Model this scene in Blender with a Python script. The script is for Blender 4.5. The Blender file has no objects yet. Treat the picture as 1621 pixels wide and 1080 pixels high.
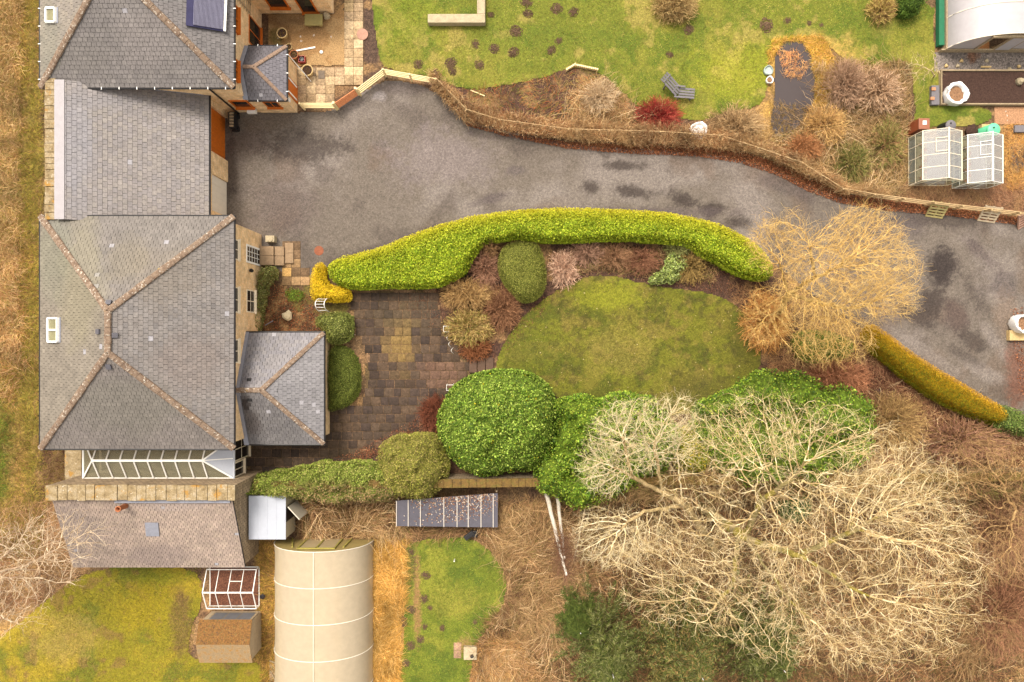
import bpy, math, random
import numpy as np
from mathutils import Vector

# ------------------------------------------------------------------ camera, world, light
SC = bpy.context.scene
COL = SC.collection
H = 43.2            # height of the drone above the drive, metres
S = 25.0            # photo pixels per metre at ground level
CX, CY = 810.5, 540.0
cd = bpy.data.cameras.new('camera'); cam = bpy.data.objects.new('camera', cd); COL.objects.link(cam)
cam.location = (0, 0, H); cam.rotation_euler = (0, 0, 0)
cd.sensor_width = 36; cd.lens = 18.0 / ((1621 / 2 / S) / H); cd.clip_end = 2000; cd.clip_start = .5
SC.camera = cam
SUN_EL, SUN_AZ = math.radians(60), math.radians(-25)      # azimuth measured from +Y towards +X
w = bpy.data.worlds.new('World'); SC.world = w; w.use_nodes = True
nt = w.node_tree; bg = nt.nodes['Background']
sky = nt.nodes.new('ShaderNodeTexSky'); sky.sky_type = 'NISHITA'; sky.sun_disc = False
sky.sun_elevation = SUN_EL; sky.sun_rotation = SUN_AZ; sky.dust_density = 4; sky.air_density = 1.2; sky.ozone_density = 1
hs = nt.nodes.new('ShaderNodeHueSaturation'); hs.inputs['Saturation'].default_value = .06
nt.links.new(sky.outputs[0], hs.inputs['Color']); wm = nt.nodes.new('ShaderNodeMix'); wm.data_type = 'RGBA'; wm.blend_type = 'MULTIPLY'; wm.inputs[0].default_value = 1; wm.inputs[7].default_value = (1, .94, .855, 1)
nt.links.new(hs.outputs[0], wm.inputs[6]); nt.links.new(wm.outputs[2], bg.inputs[0])   # flat warm-grey cloud light
bg.inputs[1].default_value = .15
sd = bpy.data.lights.new('sun', 'SUN'); sd.energy = 1.4; sd.angle = math.radians(18); sd.color = (1, .90, .76)
so = bpy.data.objects.new('sun', sd); COL.objects.link(so)
so.rotation_euler = (math.pi/2 - SUN_EL, 0, math.pi - SUN_AZ)
SC.view_settings.view_transform = 'Standard'; SC.view_settings.look = 'None'
SC.view_settings.exposure = 1.33; SC.view_settings.gamma = 1
SC.cycles.max_bounces = 6; SC.cycles.transparent_max_bounces = 12
SC.cycles.use_denoising = True

rng = np.random.default_rng(7); random.seed(7)
K = .6                                            # photo tone -> surface albedo
def c(r, g, b, k=K):
    f = lambda v: ((v/255+.055)/1.055)**2.4 if v > 10 else v/255/12.92
    return (f(r)*k, f(g)*k, f(b)*k)
def W(px, py, z=0.0):
    f = (1 - z/H) / S
    return ((px-CX)*f, (CY-py)*f, z)
def WP(pts, z=0.0): return np.array([W(p[0], p[1], z)[:2] for p in pts])

# ------------------------------------------------------------------ numpy noise / polygons
_perm = np.random.default_rng(3).random((256, 256))
def vn(x, y, s=1.0, seed=0):
    x = np.asarray(x)/s + seed*17.3; y = np.asarray(y)/s + seed*9.1
    xi = np.floor(x).astype(int); yi = np.floor(y).astype(int); fx = x-xi; fy = y-yi
    fx = fx*fx*(3-2*fx); fy = fy*fy*(3-2*fy)
    g = lambda a, b: _perm[a % 256, b % 256]
    return (g(xi, yi)*(1-fx)+g(xi+1, yi)*fx)*(1-fy)+(g(xi, yi+1)*(1-fx)+g(xi+1, yi+1)*fx)*fy
def fbm(x, y, s=1.0, seed=0, n=4):
    r = 0; a = .5; t = 0
    for i in range(n): r = r + a*vn(x, y, s/(2**i), seed+i*3); t += a; a *= .55
    return r/t
def sdist(P, poly):
    """signed distance, positive inside"""
    x, y = P[:, 0], P[:, 1]; n = len(poly); d = np.full(len(P), 1e9); ins = np.zeros(len(P), bool)
    for i in range(n):
        a = poly[i]; b = poly[(i+1) % n]; e = b-a; L = max(1e-9, e@e)
        t = np.clip(((x-a[0])*e[0]+(y-a[1])*e[1])/L, 0, 1)
        d = np.minimum(d, np.hypot(x-a[0]-t*e[0], y-a[1]-t*e[1]))
        if abs(b[1]-a[1]) > 1e-12:
            cnd = ((a[1] > y) != (b[1] > y)) & (x < (b[0]-a[0])*(y-a[1])/(b[1]-a[1])+a[0])
            ins ^= cnd
    return np.where(ins, d, -d)
def smooth_poly(poly, it=2):
    p = np.array(poly, float)
    for _ in range(it):
        q = np.roll(p, -1, 0); p = np.stack([.75*p+.25*q, .25*p+.75*q], 1).reshape(-1, 2)
    return p
def sample_in(poly, n, pad=0.0, keep=None):
    lo = poly.min(0)-max(0, -pad); hi = poly.max(0)+max(0, -pad); out = []; cnt = 0
    while cnt < n:
        P = lo+(hi-lo)*rng.random((max(n, 200), 2)); d = sdist(P, poly); m = d > pad
        P = P[m]; out.append(P); cnt += len(P)
        if len(out) > 60: break
    return np.concatenate(out)[:n]

# ------------------------------------------------------------------ materials
MATS = {}
def newmat(name):
    m = bpy.data.materials.new(name); m.use_nodes = True; MATS[name] = m
    return m, m.node_tree, m.node_tree.nodes['Principled BSDF']
def N(nt, typ, **kw):
    n = nt.nodes.new(typ)
    for k, v in kw.items():
        if k in n.inputs.keys() if isinstance(k, str) else False: n.inputs[k].default_value = v
        else: setattr(n, k, v)
    return n
def mul(nt, a, b, typ='MULTIPLY', fac=1.0):
    m = nt.nodes.new('ShaderNodeMix'); m.data_type = 'RGBA'; m.blend_type = typ
    m.inputs[0].default_value = fac
    for i, v in ((6, a), (7, b)):
        if isinstance(v, tuple): m.inputs[i].default_value = (*v, 1) if len(v) == 3 else v
        else: nt.links.new(v, m.inputs[i])
    return m.outputs[2]
def ramp(nt, src, stops):
    r = nt.nodes.new('ShaderNodeValToRGB'); e = r.color_ramp.elements
    while len(e) < len(stops): e.new(.5)
    for i, (p, cc) in enumerate(stops):
        e[i].position = p; e[i].color = (*cc, 1) if len(cc) == 3 else cc
    nt.links.new(src, r.inputs[0]); return r.outputs[0]
def noise(nt, scale, detail=4, rough=.6, vec=None):
    n = nt.nodes.new('ShaderNodeTexNoise'); n.inputs['Scale'].default_value = scale
    n.inputs['Detail'].default_value = detail; n.inputs['Roughness'].default_value = rough
    if vec is None:
        t = nt.nodes.new('ShaderNodeTexCoord'); vec = t.outputs['Object']
    nt.links.new(vec, n.inputs['Vector']); return n.outputs[0]
def bump(nt, b, src, strength=.4, dist=.02):
    n = nt.nodes.new('ShaderNodeBump'); n.inputs['Strength'].default_value = strength; n.inputs['Distance'].default_value = dist
    nt.links.new(src, n.inputs['Height']); nt.links.new(n.outputs[0], b.inputs['Normal'])
g = lambda v: (v, v, v)
def plain(name, col, var=.25, scale=6, rough=.7, bmp=.2, metal=0, spec=.3, fine=14):
    m, nt, b = newmat(name)
    n1 = noise(nt, scale, 5); n2 = noise(nt, fine, 3)
    v = ramp(nt, n1, [(.25, g(1-var)), (.75, g(1+var))]); v2 = ramp(nt, n2, [(.25, g(1-var*.7)), (.75, g(1+var*.7))])
    nt.links.new(mul(nt, mul(nt, col, v), v2), b.inputs['Base Color'])
    b.inputs['Roughness'].default_value = rough; b.inputs['Metallic'].default_value = metal
    b.inputs['Specular IOR Level'].default_value = spec
    bump(nt, b, n2, bmp, .01); return m
def patchy(name, cols, scale=3, rough=.9, var=.25, fine=13, bmp=.5, spots=None):
    """cols: stops of a noise ramp; spots: (colour, scale, threshold)"""
    m, nt, b = newmat(name)
    n1 = noise(nt, scale, 7, .65)
    k = len(cols); base = ramp(nt, n1, [(.3+.4*i/max(1, k-1), cc) for i, cc in enumerate(cols)])
    n2 = noise(nt, fine, 4, .7); v = ramp(nt, n2, [(.3, g(1-var)), (.7, g(1+var))])
    o = mul(nt, base, v)
    for (sc, ss, th) in (spots or []):
        f = ramp(nt, noise(nt, ss, 5, .7), [(th, g(0)), (th+.05, g(1))])
        mx = nt.nodes.new('ShaderNodeMix'); mx.data_type = 'RGBA'; nt.links.new(f, mx.inputs[0])
        nt.links.new(o, mx.inputs[6]); mx.inputs[7].default_value = (*sc, 1); o = mx.outputs[2]
    nt.links.new(o, b.inputs['Base Color']); b.inputs['Roughness'].default_value = rough
    b.inputs['Specular IOR Level'].default_value = .2
    bump(nt, b, n2, bmp, .02); return m
def attr_mat(name, rough=.85, var=.3, fine=12, spec=.2, bmp=.4, fine2=None, transl=0.0, specks=None, grain=0, gs=13):
    """colour comes from the 'Col' attribute (tone of each leaf / patch of ground, painted light included) with fine noise"""
    m, nt, b = newmat(name)
    a = nt.nodes.new('ShaderNodeAttribute'); a.attribute_name = 'Col'
    o = a.outputs['Color']
    if fine:
        n2 = noise(nt, fine, 5, .85); o = mul(nt, o, ramp(nt, n2, [(.36, g(1-var)), (.64, g(1+var))]))
    if fine2:
        n3 = noise(nt, fine2, 3, .8); o = mul(nt, o, ramp(nt, n3, [(.36, g(1-var)), (.64, g(1+var))]))
    if grain:
        for sc_, am in ((gs, grain), (gs*.45, grain*.25)):
            vo = nt.nodes.new('ShaderNodeTexVoronoi'); vo.inputs['Scale'].default_value = sc_
            t = nt.nodes.new('ShaderNodeTexCoord'); nt.links.new(t.outputs['Object'], vo.inputs['Vector'])
            sx = nt.nodes.new('ShaderNodeSeparateXYZ'); nt.links.new(vo.outputs['Color'], sx.inputs[0])
            o = mul(nt, o, ramp(nt, sx.outputs[0], [(0, g(1-am)), (1, g(1+am))]))
    for (sc, ss, th) in (specks or []):
        vo = nt.nodes.new('ShaderNodeTexVoronoi'); vo.inputs['Scale'].default_value = ss
        t = nt.nodes.new('ShaderNodeTexCoord'); nt.links.new(t.outputs['Object'], vo.inputs['Vector'])
        f = ramp(nt, vo.outputs['Color'], [(th, g(0)), (th+.01, g(1))])
        mx = nt.nodes.new('ShaderNodeMix'); mx.data_type = 'RGBA'; nt.links.new(f, mx.inputs[0])
        nt.links.new(o, mx.inputs[6]); mx.inputs[7].default_value = (*sc, 1); o = mx.outputs[2]
    nt.links.new(o, b.inputs['Base Color']); b.inputs['Roughness'].default_value = rough
    b.inputs['Specular IOR Level'].default_value = spec
    if fine and bmp: bump(nt, b, n2, bmp, .03)
    if transl:
        tr = nt.nodes.new('ShaderNodeBsdfTranslucent'); nt.links.new(o, tr.inputs[0])
        ms = nt.nodes.new('ShaderNodeMixShader'); ms.inputs[0].default_value = transl
        nt.links.new(b.outputs[0], ms.inputs[1]); nt.links.new(tr.outputs[0], ms.inputs[2])
        nt.links.new(ms.outputs[0], nt.nodes['Material Output'].inputs[0])
    return m
def wallmat(name, c1, c2, mortar, bw=.55, rh=.28, ms=.012):
    m, nt, b = newmat(name)
    t = nt.nodes.new('ShaderNodeTexCoord'); sp = nt.nodes.new('ShaderNodeSeparateXYZ'); nt.links.new(t.outputs['Object'], sp.inputs[0])
    ad = nt.nodes.new('ShaderNodeMath'); nt.links.new(sp.outputs[0], ad.inputs[0]); nt.links.new(sp.outputs[1], ad.inputs[1])
    cb = nt.nodes.new('ShaderNodeCombineXYZ'); nt.links.new(ad.outputs[0], cb.inputs[0]); nt.links.new(sp.outputs[2], cb.inputs[1])
    br = nt.nodes.new('ShaderNodeTexBrick'); nt.links.new(cb.outputs[0], br.inputs['Vector'])
    br.inputs['Scale'].default_value = 1; br.inputs['Brick Width'].default_value = bw; br.inputs['Row Height'].default_value = rh
    br.inputs['Mortar Size'].default_value = ms; br.inputs['Color1'].default_value = (*c1, 1); br.inputs['Color2'].default_value = (*c2, 1)
    br.inputs['Mortar'].default_value = (*mortar, 1)
    o = mul(nt, br.outputs[0], ramp(nt, noise(nt, 2.5, 6), [(.3, g(.72)), (.7, g(1.2))]))
    o = mul(nt, o, ramp(nt, noise(nt, 12, 4), [(.3, g(.8)), (.7, g(1.15))]))
    nt.links.new(o, b.inputs['Base Color']); b.inputs['Roughness'].default_value = .9
    bump(nt, b, br.outputs['Fac'], -.5, .01); return m
def glassmat(name, tint, alpha, rough=.08, v=.25):
    m, nt, b = newmat(name)
    b.inputs['Base Color'].default_value = (*tint, 1); b.inputs['Roughness'].default_value = rough
    tr = nt.nodes.new('ShaderNodeBsdfTransparent'); ms = nt.nodes.new('ShaderNodeMixShader'); tr.inputs[0].default_value = (.92, .95, .93, 1)
    f = ramp(nt, noise(nt, 3, 5), [(.3, g(alpha*(1-v))), (.7, g(min(1, alpha*(1+v))))])
    nt.links.new(f, ms.inputs[0]); nt.links.new(tr.outputs[0], ms.inputs[1]); nt.links.new(b.outputs[0], ms.inputs[2])
    nt.links.new(ms.outputs[0], nt.nodes['Material Output'].inputs[0]); return m

M_ground = attr_mat('ground_earth', fine=5, fine2=14, var=.4, bmp=.9, grain=.3)
M_lawn = attr_mat('lawn_turf', fine=6, fine2=15, var=.24, bmp=.8, grain=.17)
M_gravel = attr_mat('driveway_gravel', fine=7, fine2=16, var=.17, bmp=.7, grain=.2, gs=12)
M_yardgravel = attr_mat('pea_gravel', fine=10, fine2=20, var=.26, bmp=.8, specks=[(c(220, 205, 190), 11, .93)])
M_slate = attr_mat('slate', fine=2.5, fine2=12, var=.15, rough=.65, spec=.35, bmp=.15)
M_leaf = attr_mat('leaf', fine=None, rough=.55, spec=.16, transl=.25)
M_leafmatt = attr_mat('small_leaf', fine=None, rough=.7, spec=.1, transl=.2)
M_blade = attr_mat('dry_blade', fine=None, rough=.8, spec=.15, transl=.25)
M_twig = attr_mat('twig_bark', fine=None, rough=.85, spec=.15)
M_bark = attr_mat('limb_bark', fine=4, fine2=12, var=.25, rough=.9, spec=.1)
M_stone = attr_mat('paving_stone', fine=5, fine2=13, var=.32, rough=.85, bmp=.3)
M_clod = attr_mat('clod', fine=15, var=.3, rough=.95)
M_sand = wallmat('sandstone_wall', c(238, 204, 158, .85), c(226, 188, 140, .85), c(236, 210, 175, .85))
M_rubble = wallmat('rubble_wall', c(195, 170, 135), c(160, 138, 108), c(120, 100, 80), .32, .2, .02)
M_lichen = patchy('lichen_coping', [c(120, 100, 70), c(165, 145, 110), c(185, 170, 145)], 2.5, var=.3, spots=[(c(178, 136, 70), 1.3, .58), (c(225, 215, 195), 7, .62)])
M_ridge = patchy('ridge_stone', [c(115, 95, 82), c(140, 118, 100), c(160, 140, 122)], 5, var=.25, spots=[(c(225, 215, 200), 8, .58), (c(185, 155, 70), 3, .66)])
M_ridge2 = patchy('ridge_tile_clay', [c(150, 125, 110), c(165, 140, 120)], 5, var=.15)
M_lead = plain('lead', c(150, 152, 165), .12, 4, .5, .1)
M_black = plain('black_plastic', c(38, 36, 38), .1, 4, .4, .05)
M_dark = plain('dark_slate_under', c(62, 58, 58), .1, 4, .8, .05)
M_white = plain('white_paint', (.72, .71, .68), .05, 3, .45, .03)
M_cream = plain('cream_frame', c(240, 225, 200, .8), .06, 3, .5, .03)
M_orange = plain('oak_stain', c(205, 108, 30, .75), .12, 5, .5, .08)
M_orangewood = plain('cedar_gate', c(196, 125, 80, .75), .18, 7, .7, .1)
M_fence = plain('weathered_fence', c(205, 175, 130), .2, 7, .85, .1)
M_fencenew = plain('pale_softwood', c(245, 222, 170, .8), .1, 6, .8, .1)
M_oldwood = plain('old_grey_wood', c(175, 155, 125), .25, 7, .9, .15)
M_darkglass = plain('dark_window_glass', c(45, 42, 42), .2, 2, .08, 0, spec=.5)
M_paleglass = plain('window_glass', c(150, 145, 110), .2, 2, .08, 0, spec=.5)
M_glass = glassmat('greenhouse_glass', (.42, .40, .42), .26, .3, .04)  # pale lavender-grey base paints the sky's reflection on the panes
M_glassside = glassmat('side_glass', (.32, .32, .26), .2)
M_conserv = glassmat('conservatory_glass', (.34, .31, .22), .38)
M_poly = glassmat('tunnel_film', c(220, 202, 172, .74), .58, .4, .06)
M_polyw = glassmat('tunnel_film_clear', c(205, 200, 205, .62), .84, .4, .05)
M_polybar = plain('film_over_hoop', c(235, 225, 208, .72), .03, 3, .5, 0)
M_alu = plain('white_aluminium', (.68, .66, .62), .06, 4, .4, .02)
M_metal = plain('pale_blue_steel', c(190, 195, 208, .62), .05, 2, .6, .03)
M_metalside = plain('steel_side', c(200, 190, 165), .12, 3, .5, .05)
M_moss = patchy('mossy_felt', [c(88, 72, 56), c(140, 98, 52), c(108, 96, 60)], 7, var=.45, fine=11)
M_felt = patchy('worn_felt', [c(150, 130, 100), c(165, 140, 105), c(170, 120, 55)], 5, var=.2)
M_terra = plain('terracotta', c(185, 115, 75), .15, 6, .8, .1)
M_sandpot = plain('sand_pot', c(215, 185, 130), .15, 6, .8, .1)
M_red = plain('red_plastic', c(190, 50, 45), .08, 5, .4, .02)
M_soil = patchy('potting_soil', [c(60, 42, 36), c(85, 62, 52)], 12, var=.4)
M_bag = plain('white_bag', (.7, .69, .68), .12, 9, .7, .4)
M_leaflit = patchy('rubbish_in_bag', [c(110, 80, 62), c(165, 125, 92), c(78, 62, 54)], 9, var=.4)
M_green = plain('green_plastic', c(110, 215, 165, .65), .08, 5, .45, .03)
M_greendark = plain('green_netting', c(40, 120, 85), .12, 5, .7, .1)
M_grey = plain('grey_timber', c(125, 120, 125), .15, 8, .75, .1)
M_brownbin = plain('brown_plastic', c(165, 105, 80), .08, 5, .5, .03)
M_tubes = plain('solar_tube', c(60, 58, 95, .6), .15, 3, .5, 0, spec=.2)
M_tubes2 = plain('solar_reflector', c(122, 120, 145, .6), .1, 3, .5, 0, spec=.2)
M_blacksheet = plain('grey_roof_sheet', c(98, 95, 105), .12, 3, .5, .1)
M_water, _nt, _b = newmat('pond_water')
_b.inputs['Base Color'].default_value = (*c(88, 78, 78, .5), 1); _b.inputs['Roughness'].default_value = .12; _b.inputs['Specular IOR Level'].default_value = .3
bump(_nt, _b, noise(_nt, 8, 3), .08, .01)
M_birch = patchy('birch_bark', [c(232, 222, 210, .7), c(205, 192, 172, .7)], 4, var=.15, spots=[(c(90, 75, 60), 6, .62)])
M_rust = plain('rusty_iron', c(150, 85, 55), .2, 9, .7, .1)
M_brick = plain('loose_brick', c(215, 150, 110), .15, 9, .9, .1)
M_palestone = plain('pale_stone', c(192, 176, 145), .25, 4, .9, .2)

# ------------------------------------------------------------------ mesh helpers
ROOTS = {}
def finish(o, parent, label=None, cat=None, group=None, kind=None):
    COL.objects.link(o)
    if parent is not None:
        o.parent = parent
        if parent.name in ROOTS: o.location = -Vector(ROOTS[parent.name])
    if label: o['label'] = label
    if cat: o['category'] = cat
    if group: o['group'] = group
    if kind: o['kind'] = kind
    return o
def thing(name, label, cat, loc=(0, 0, 0), group=None):
    o = bpy.data.objects.new(name, None); o.empty_display_size = .3; COL.objects.link(o); o.location = loc
    o['label'] = label; o['category'] = cat
    if group: o['group'] = group
    ROOTS[o.name] = tuple(loc); return o
def mesh_np(name, V, F, mat, parent=None, C=None, smooth=False, **kw):
    V = np.asarray(V, np.float32); F = np.asarray(F, np.int32); k = F.shape[1]
    me = bpy.data.meshes.new(name); me.vertices.add(len(V)); me.vertices.foreach_set('co', V.ravel())
    me.loops.add(F.size); me.loops.foreach_set('vertex_index', F.ravel())
    me.polygons.add(len(F)); me.polygons.foreach_set('loop_start', np.arange(0, F.size, k, dtype=np.int32))
    me.polygons.foreach_set('loop_total', np.full(len(F), k, np.int32))
    if smooth: me.polygons.foreach_set('use_smooth', np.ones(len(F), bool))
    if C is not None:
        a = me.color_attributes.new('Col', 'FLOAT_COLOR', 'POINT')
        C4 = np.ones((len(V), 4), np.float32); C4[:, :3] = C; a.data.foreach_set('color', C4.ravel())
    me.update(calc_edges=True); me.materials.append(mat)
    o = bpy.data.objects.new(name, me); return finish(o, parent, **kw)
class MB:
    def __init__(s): s.v = []; s.f = []; s.c = []; s.col = (.5, .5, .5)
    def add(s, vs, fs):
        n = len(s.v); s.v += [tuple(p) for p in vs]; s.f += [tuple(i+n for i in f) for f in fs]; s.c += [s.col]*len(vs); return s
    def box(s, x0, x1, y0, y1, z0, z1):
        v = [(x, y, z) for z in (z0, z1) for x, y in ((x0, y0), (x1, y0), (x1, y1), (x0, y1))]
        return s.add(v, [(3, 2, 1, 0), (4, 5, 6, 7), (0, 1, 5, 4), (1, 2, 6, 5), (2, 3, 7, 6), (3, 0, 4, 7)])
    def beam(s, p, q, wd, ht, up=(0, 0, 1)):
        p, q = Vector(p), Vector(q); d = (q-p); d.normalize(); u = Vector(up)
        if abs(d.dot(u)) > .99: u = Vector((1, 0, 0))
        r = d.cross(u).normalized()*wd/2; t = r.cross(d).normalized()*ht/2
        v = [a+b for a in (p, q) for b in (-r-t, r-t, r+t, -r+t)]
        return s.add(v, [(3, 2, 1, 0), (4, 5, 6, 7), (0, 1, 5, 4), (1, 2, 6, 5), (2, 3, 7, 6), (3, 0, 4, 7)])
    def prism(s, poly, z0, z1):
        n = len(poly); a = sum(poly[i][0]*poly[(i+1) % n][1]-poly[(i+1) % n][0]*poly[i][1] for i in range(n))
        if a < 0: poly = poly[::-1]
        v = [(p[0], p[1], z0) for p in poly]+[(p[0], p[1], z1) for p in poly]
        return s.add(v, [tuple(range(n))[::-1], tuple(range(n, 2*n))]+[(i, (i+1) % n, n+(i+1) % n, n+i) for i in range(n)])
    def slab(s, pts, th):
        """flat polygon in 3D given thickness downwards along its normal"""
        p = [Vector(q) for q in pts]; n = (p[1]-p[0]).cross(p[2]-p[0]).normalized()
        if n.z < 0: p = p[::-1]; n = -n
        k = len(p); v = [q-n*th for q in p]+p
        return s.add(v, [tuple(range(k))[::-1], tuple(range(k, 2*k))]+[(i, (i+1) % k, k+(i+1) % k, k+i) for i in range(k)])
    def tube(s, pts, r, sides=6, close=True):
        pts = [Vector(p) for p in pts]; n = len(pts); vs = []
        rr = r if hasattr(r, '__len__') else [r]*n
        for i, p in enumerate(pts):
            d = (pts[min(i+1, n-1)]-pts[max(i-1, 0)]).normalized()
            u = Vector((0, 0, 1)) if abs(d.z) < .9 else Vector((1, 0, 0))
            a = d.cross(u).normalized(); b = d.cross(a)
            for k in range(sides):
                t = 2*math.pi*k/sides; vs.append(p+(a*math.cos(t)+b*math.sin(t))*rr[i])
        fs = [(i*sides+k, i*sides+(k+1) % sides, (i+1)*sides+(k+1) % sides, (i+1)*sides+k) for i in range(n-1) for k in range(sides)]
        if close: fs += [tuple(range(sides))[::-1], tuple(range((n-1)*sides, n*sides))]
        return s.add(vs, fs)
    def lathe(s, cx, cy, prof, sides=20, wob=0):
        vs = []
        for (r, z) in prof:
            for k in range(sides):
                t = 2*math.pi*k/sides; q = r*(1+wob*math.sin(3*t+cx)+wob*.6*math.sin(5*t+z*3)); vs.append((cx+q*math.cos(t), cy+q*math.sin(t), z))
        n = len(prof)
        fs = [(i*sides+k, i*sides+(k+1) % sides, (i+1)*sides+(k+1) % sides, (i+1)*sides+k) for i in range(n-1) for k in range(sides)]
        return s.add(vs, fs)
    def build(s, name, mat, parent=None, smooth=False, col=False, bevel=0, origin=None, **kw):
        if origin is None and parent is None and s.v:
            a = np.array(s.v); origin = tuple((a.min(0)+a.max(0))/2*np.array([1, 1, 0])+np.array([0, 0, a[:, 2].min()]))
        if origin is not None and parent is None:
            s.v = [(p[0]-origin[0], p[1]-origin[1], p[2]-origin[2]) for p in s.v]
        me = bpy.data.meshes.new(name); me.from_pydata(s.v, [], s.f); me.materials.append(mat)
        if col:
            a = me.color_attributes.new('Col', 'FLOAT_COLOR', 'POINT')
            for i, cc in enumerate(s.c): a.data[i].color = (*cc, 1)
        if smooth: me.polygons.foreach_set('use_smooth', [True]*len(me.polygons))
        me.update()
        o = bpy.data.objects.new(name, me); finish(o, parent, **kw)
        if origin is not None and parent is None: o.location = origin
        if bevel:
            b = o.modifiers.new('bevel', 'BEVEL'); b.width = bevel; b.segments = 2; b.limit_method = 'ANGLE'
        return o

# ---- vectorised generators
def tubes_np(P, R, sides=3):
    P = np.asarray(P, float); n, k, _ = P.shape
    T = np.empty_like(P); T[:, 1:-1] = P[:, 2:]-P[:, :-2]; T[:, 0] = P[:, 1]-P[:, 0]; T[:, -1] = P[:, -1]-P[:, -2]
    T /= np.linalg.norm(T, axis=2, keepdims=True)+1e-9
    ref = np.array([.31, .52, .79]); A = np.cross(T, ref); A /= np.linalg.norm(A, axis=2, keepdims=True)+1e-9; B = np.cross(T, A)
    R = np.broadcast_to(R, (n, k))
    V = []
    for s in range(sides):
        t = 2*math.pi*s/sides; V.append(P+(A*math.cos(t)+B*math.sin(t))*R[..., None])
    V = np.stack(V, 2).reshape(-1, 3)
    i = (np.arange(n)[:, None, None]*k+np.arange(k-1)[None, :, None])*sides+np.arange(sides)[None, None, :]
    j = (np.arange(n)[:, None, None]*k+np.arange(k-1)[None, :, None])*sides+((np.arange(sides)+1) % sides)[None, None, :]
    F = np.stack([i, j, j+sides, i+sides], -1).reshape(-1, 4)
    return V, F
def pick(pal, n, jit=.18, weights=None):
    pal = np.array(pal); idx = rng.choice(len(pal), n, p=weights); C = pal[idx]
    return C*(1+jit*rng.standard_normal((n, 1))).clip(.5, 1.6)
def ribbons(P, width):
    """P (n,k,3) -> flat tapered blades"""
    n, k, _ = P.shape; D = P[:, -1]-P[:, 0]; a = rng.random(n)*math.pi*2
    side = np.stack([np.cos(a), np.sin(a), .3*rng.standard_normal(n)], 1)
    side -= D*((side*D).sum(1)/((D*D).sum(1)+1e-9))[:, None]; side /= np.linalg.norm(side, axis=1, keepdims=True)+1e-9
    tp = np.linspace(1, .15, k)[None, :, None]*np.reshape(width, (-1, 1, 1))/2
    V = np.stack([P-side[:, None]*tp, P+side[:, None]*tp], 2).reshape(-1, 3)
    b = (np.arange(n)[:, None]*k+np.arange(k-1)[None])*2
    F = np.stack([b, b+1, b+3, b+2], -1).reshape(-1, 4); return V, F
def leaf_quads(P, Nn, size, aspect=.5, fold=.25):
    n = len(P); r = rng.standard_normal((n, 3)); Nn = Nn/np.linalg.norm(Nn, axis=1, keepdims=True)
    u = r-Nn*(r*Nn).sum(1)[:, None]; u /= np.linalg.norm(u, axis=1, keepdims=True); v = np.cross(Nn, u)
    s = np.reshape(size, (-1, 1))*np.ones((n, 1))
    a = P-u*s*.5; b = P+v*s*aspect*.5+Nn*s*fold*.3; cc = P+u*s*.5-Nn*s*.12; d = P-v*s*aspect*.5+Nn*s*fold*.3
    V = np.stack([a, b, cc, d], 1).reshape(-1, 3); F = np.arange(4*n).reshape(-1, 4); return V, F
def curve_stems(P0, dirs, L, rise, droop, k=4, wig=.08):
    t = np.linspace(0, 1, k)[None, :, None]; L = np.reshape(L, (-1, 1, 1)); n = len(P0)
    P = P0[:, None]+dirs[:, None]*L*t
    P[..., 2] += (np.reshape(rise, (-1, 1))*t[..., 0]-np.reshape(droop, (-1, 1))*t[..., 0]**2)
    P[:, 1:] += rng.standard_normal((n, k-1, 3))*wig*L
    return P

# ------------------------------------------------------------------ ground sheets
def paint(C, X, Y, ops):
    for op in ops:
        kind = op[0]
        if kind == 'blob':
            _, px, py, rx, ry, col, st = op[:7]; rot = math.radians(op[7]) if len(op) > 7 else 0
            cx, cy, _ = W(px, py); dx, dy = X-cx, -(Y-cy)
            u = (dx*math.cos(rot)+dy*math.sin(rot))/(rx/S); v = (-dx*math.sin(rot)+dy*math.cos(rot))/(ry/S)
            d = np.sqrt(u*u+v*v)+(fbm(X, Y, 1.0, 5)-.5)*.9+(vn(X, Y, .22, 8)-.5)*.35+(np.random.default_rng(5).random(X.shape)-.5)*.35
            a = np.clip((1.15-d)/.6, 0, 1)*st
        elif kind == 'poly':
            _, pts, col, st, soft = op; d = sdist(np.stack([X.ravel(), Y.ravel()], 1), WP(pts)).reshape(X.shape)
            d = d+(fbm(X, Y, .8, 2)-.5)*soft*2.2
            a = np.clip(d/soft+.5, 0, 1)*st
        elif kind == 'noise':
            _, sc, seed, th, soft, col, st = op; a = np.clip((fbm(X, Y, sc, seed)-th)/soft, 0, 1)*st
        C = C*(1-a[..., None])+np.array(col)*a[..., None]
    return C
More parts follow.
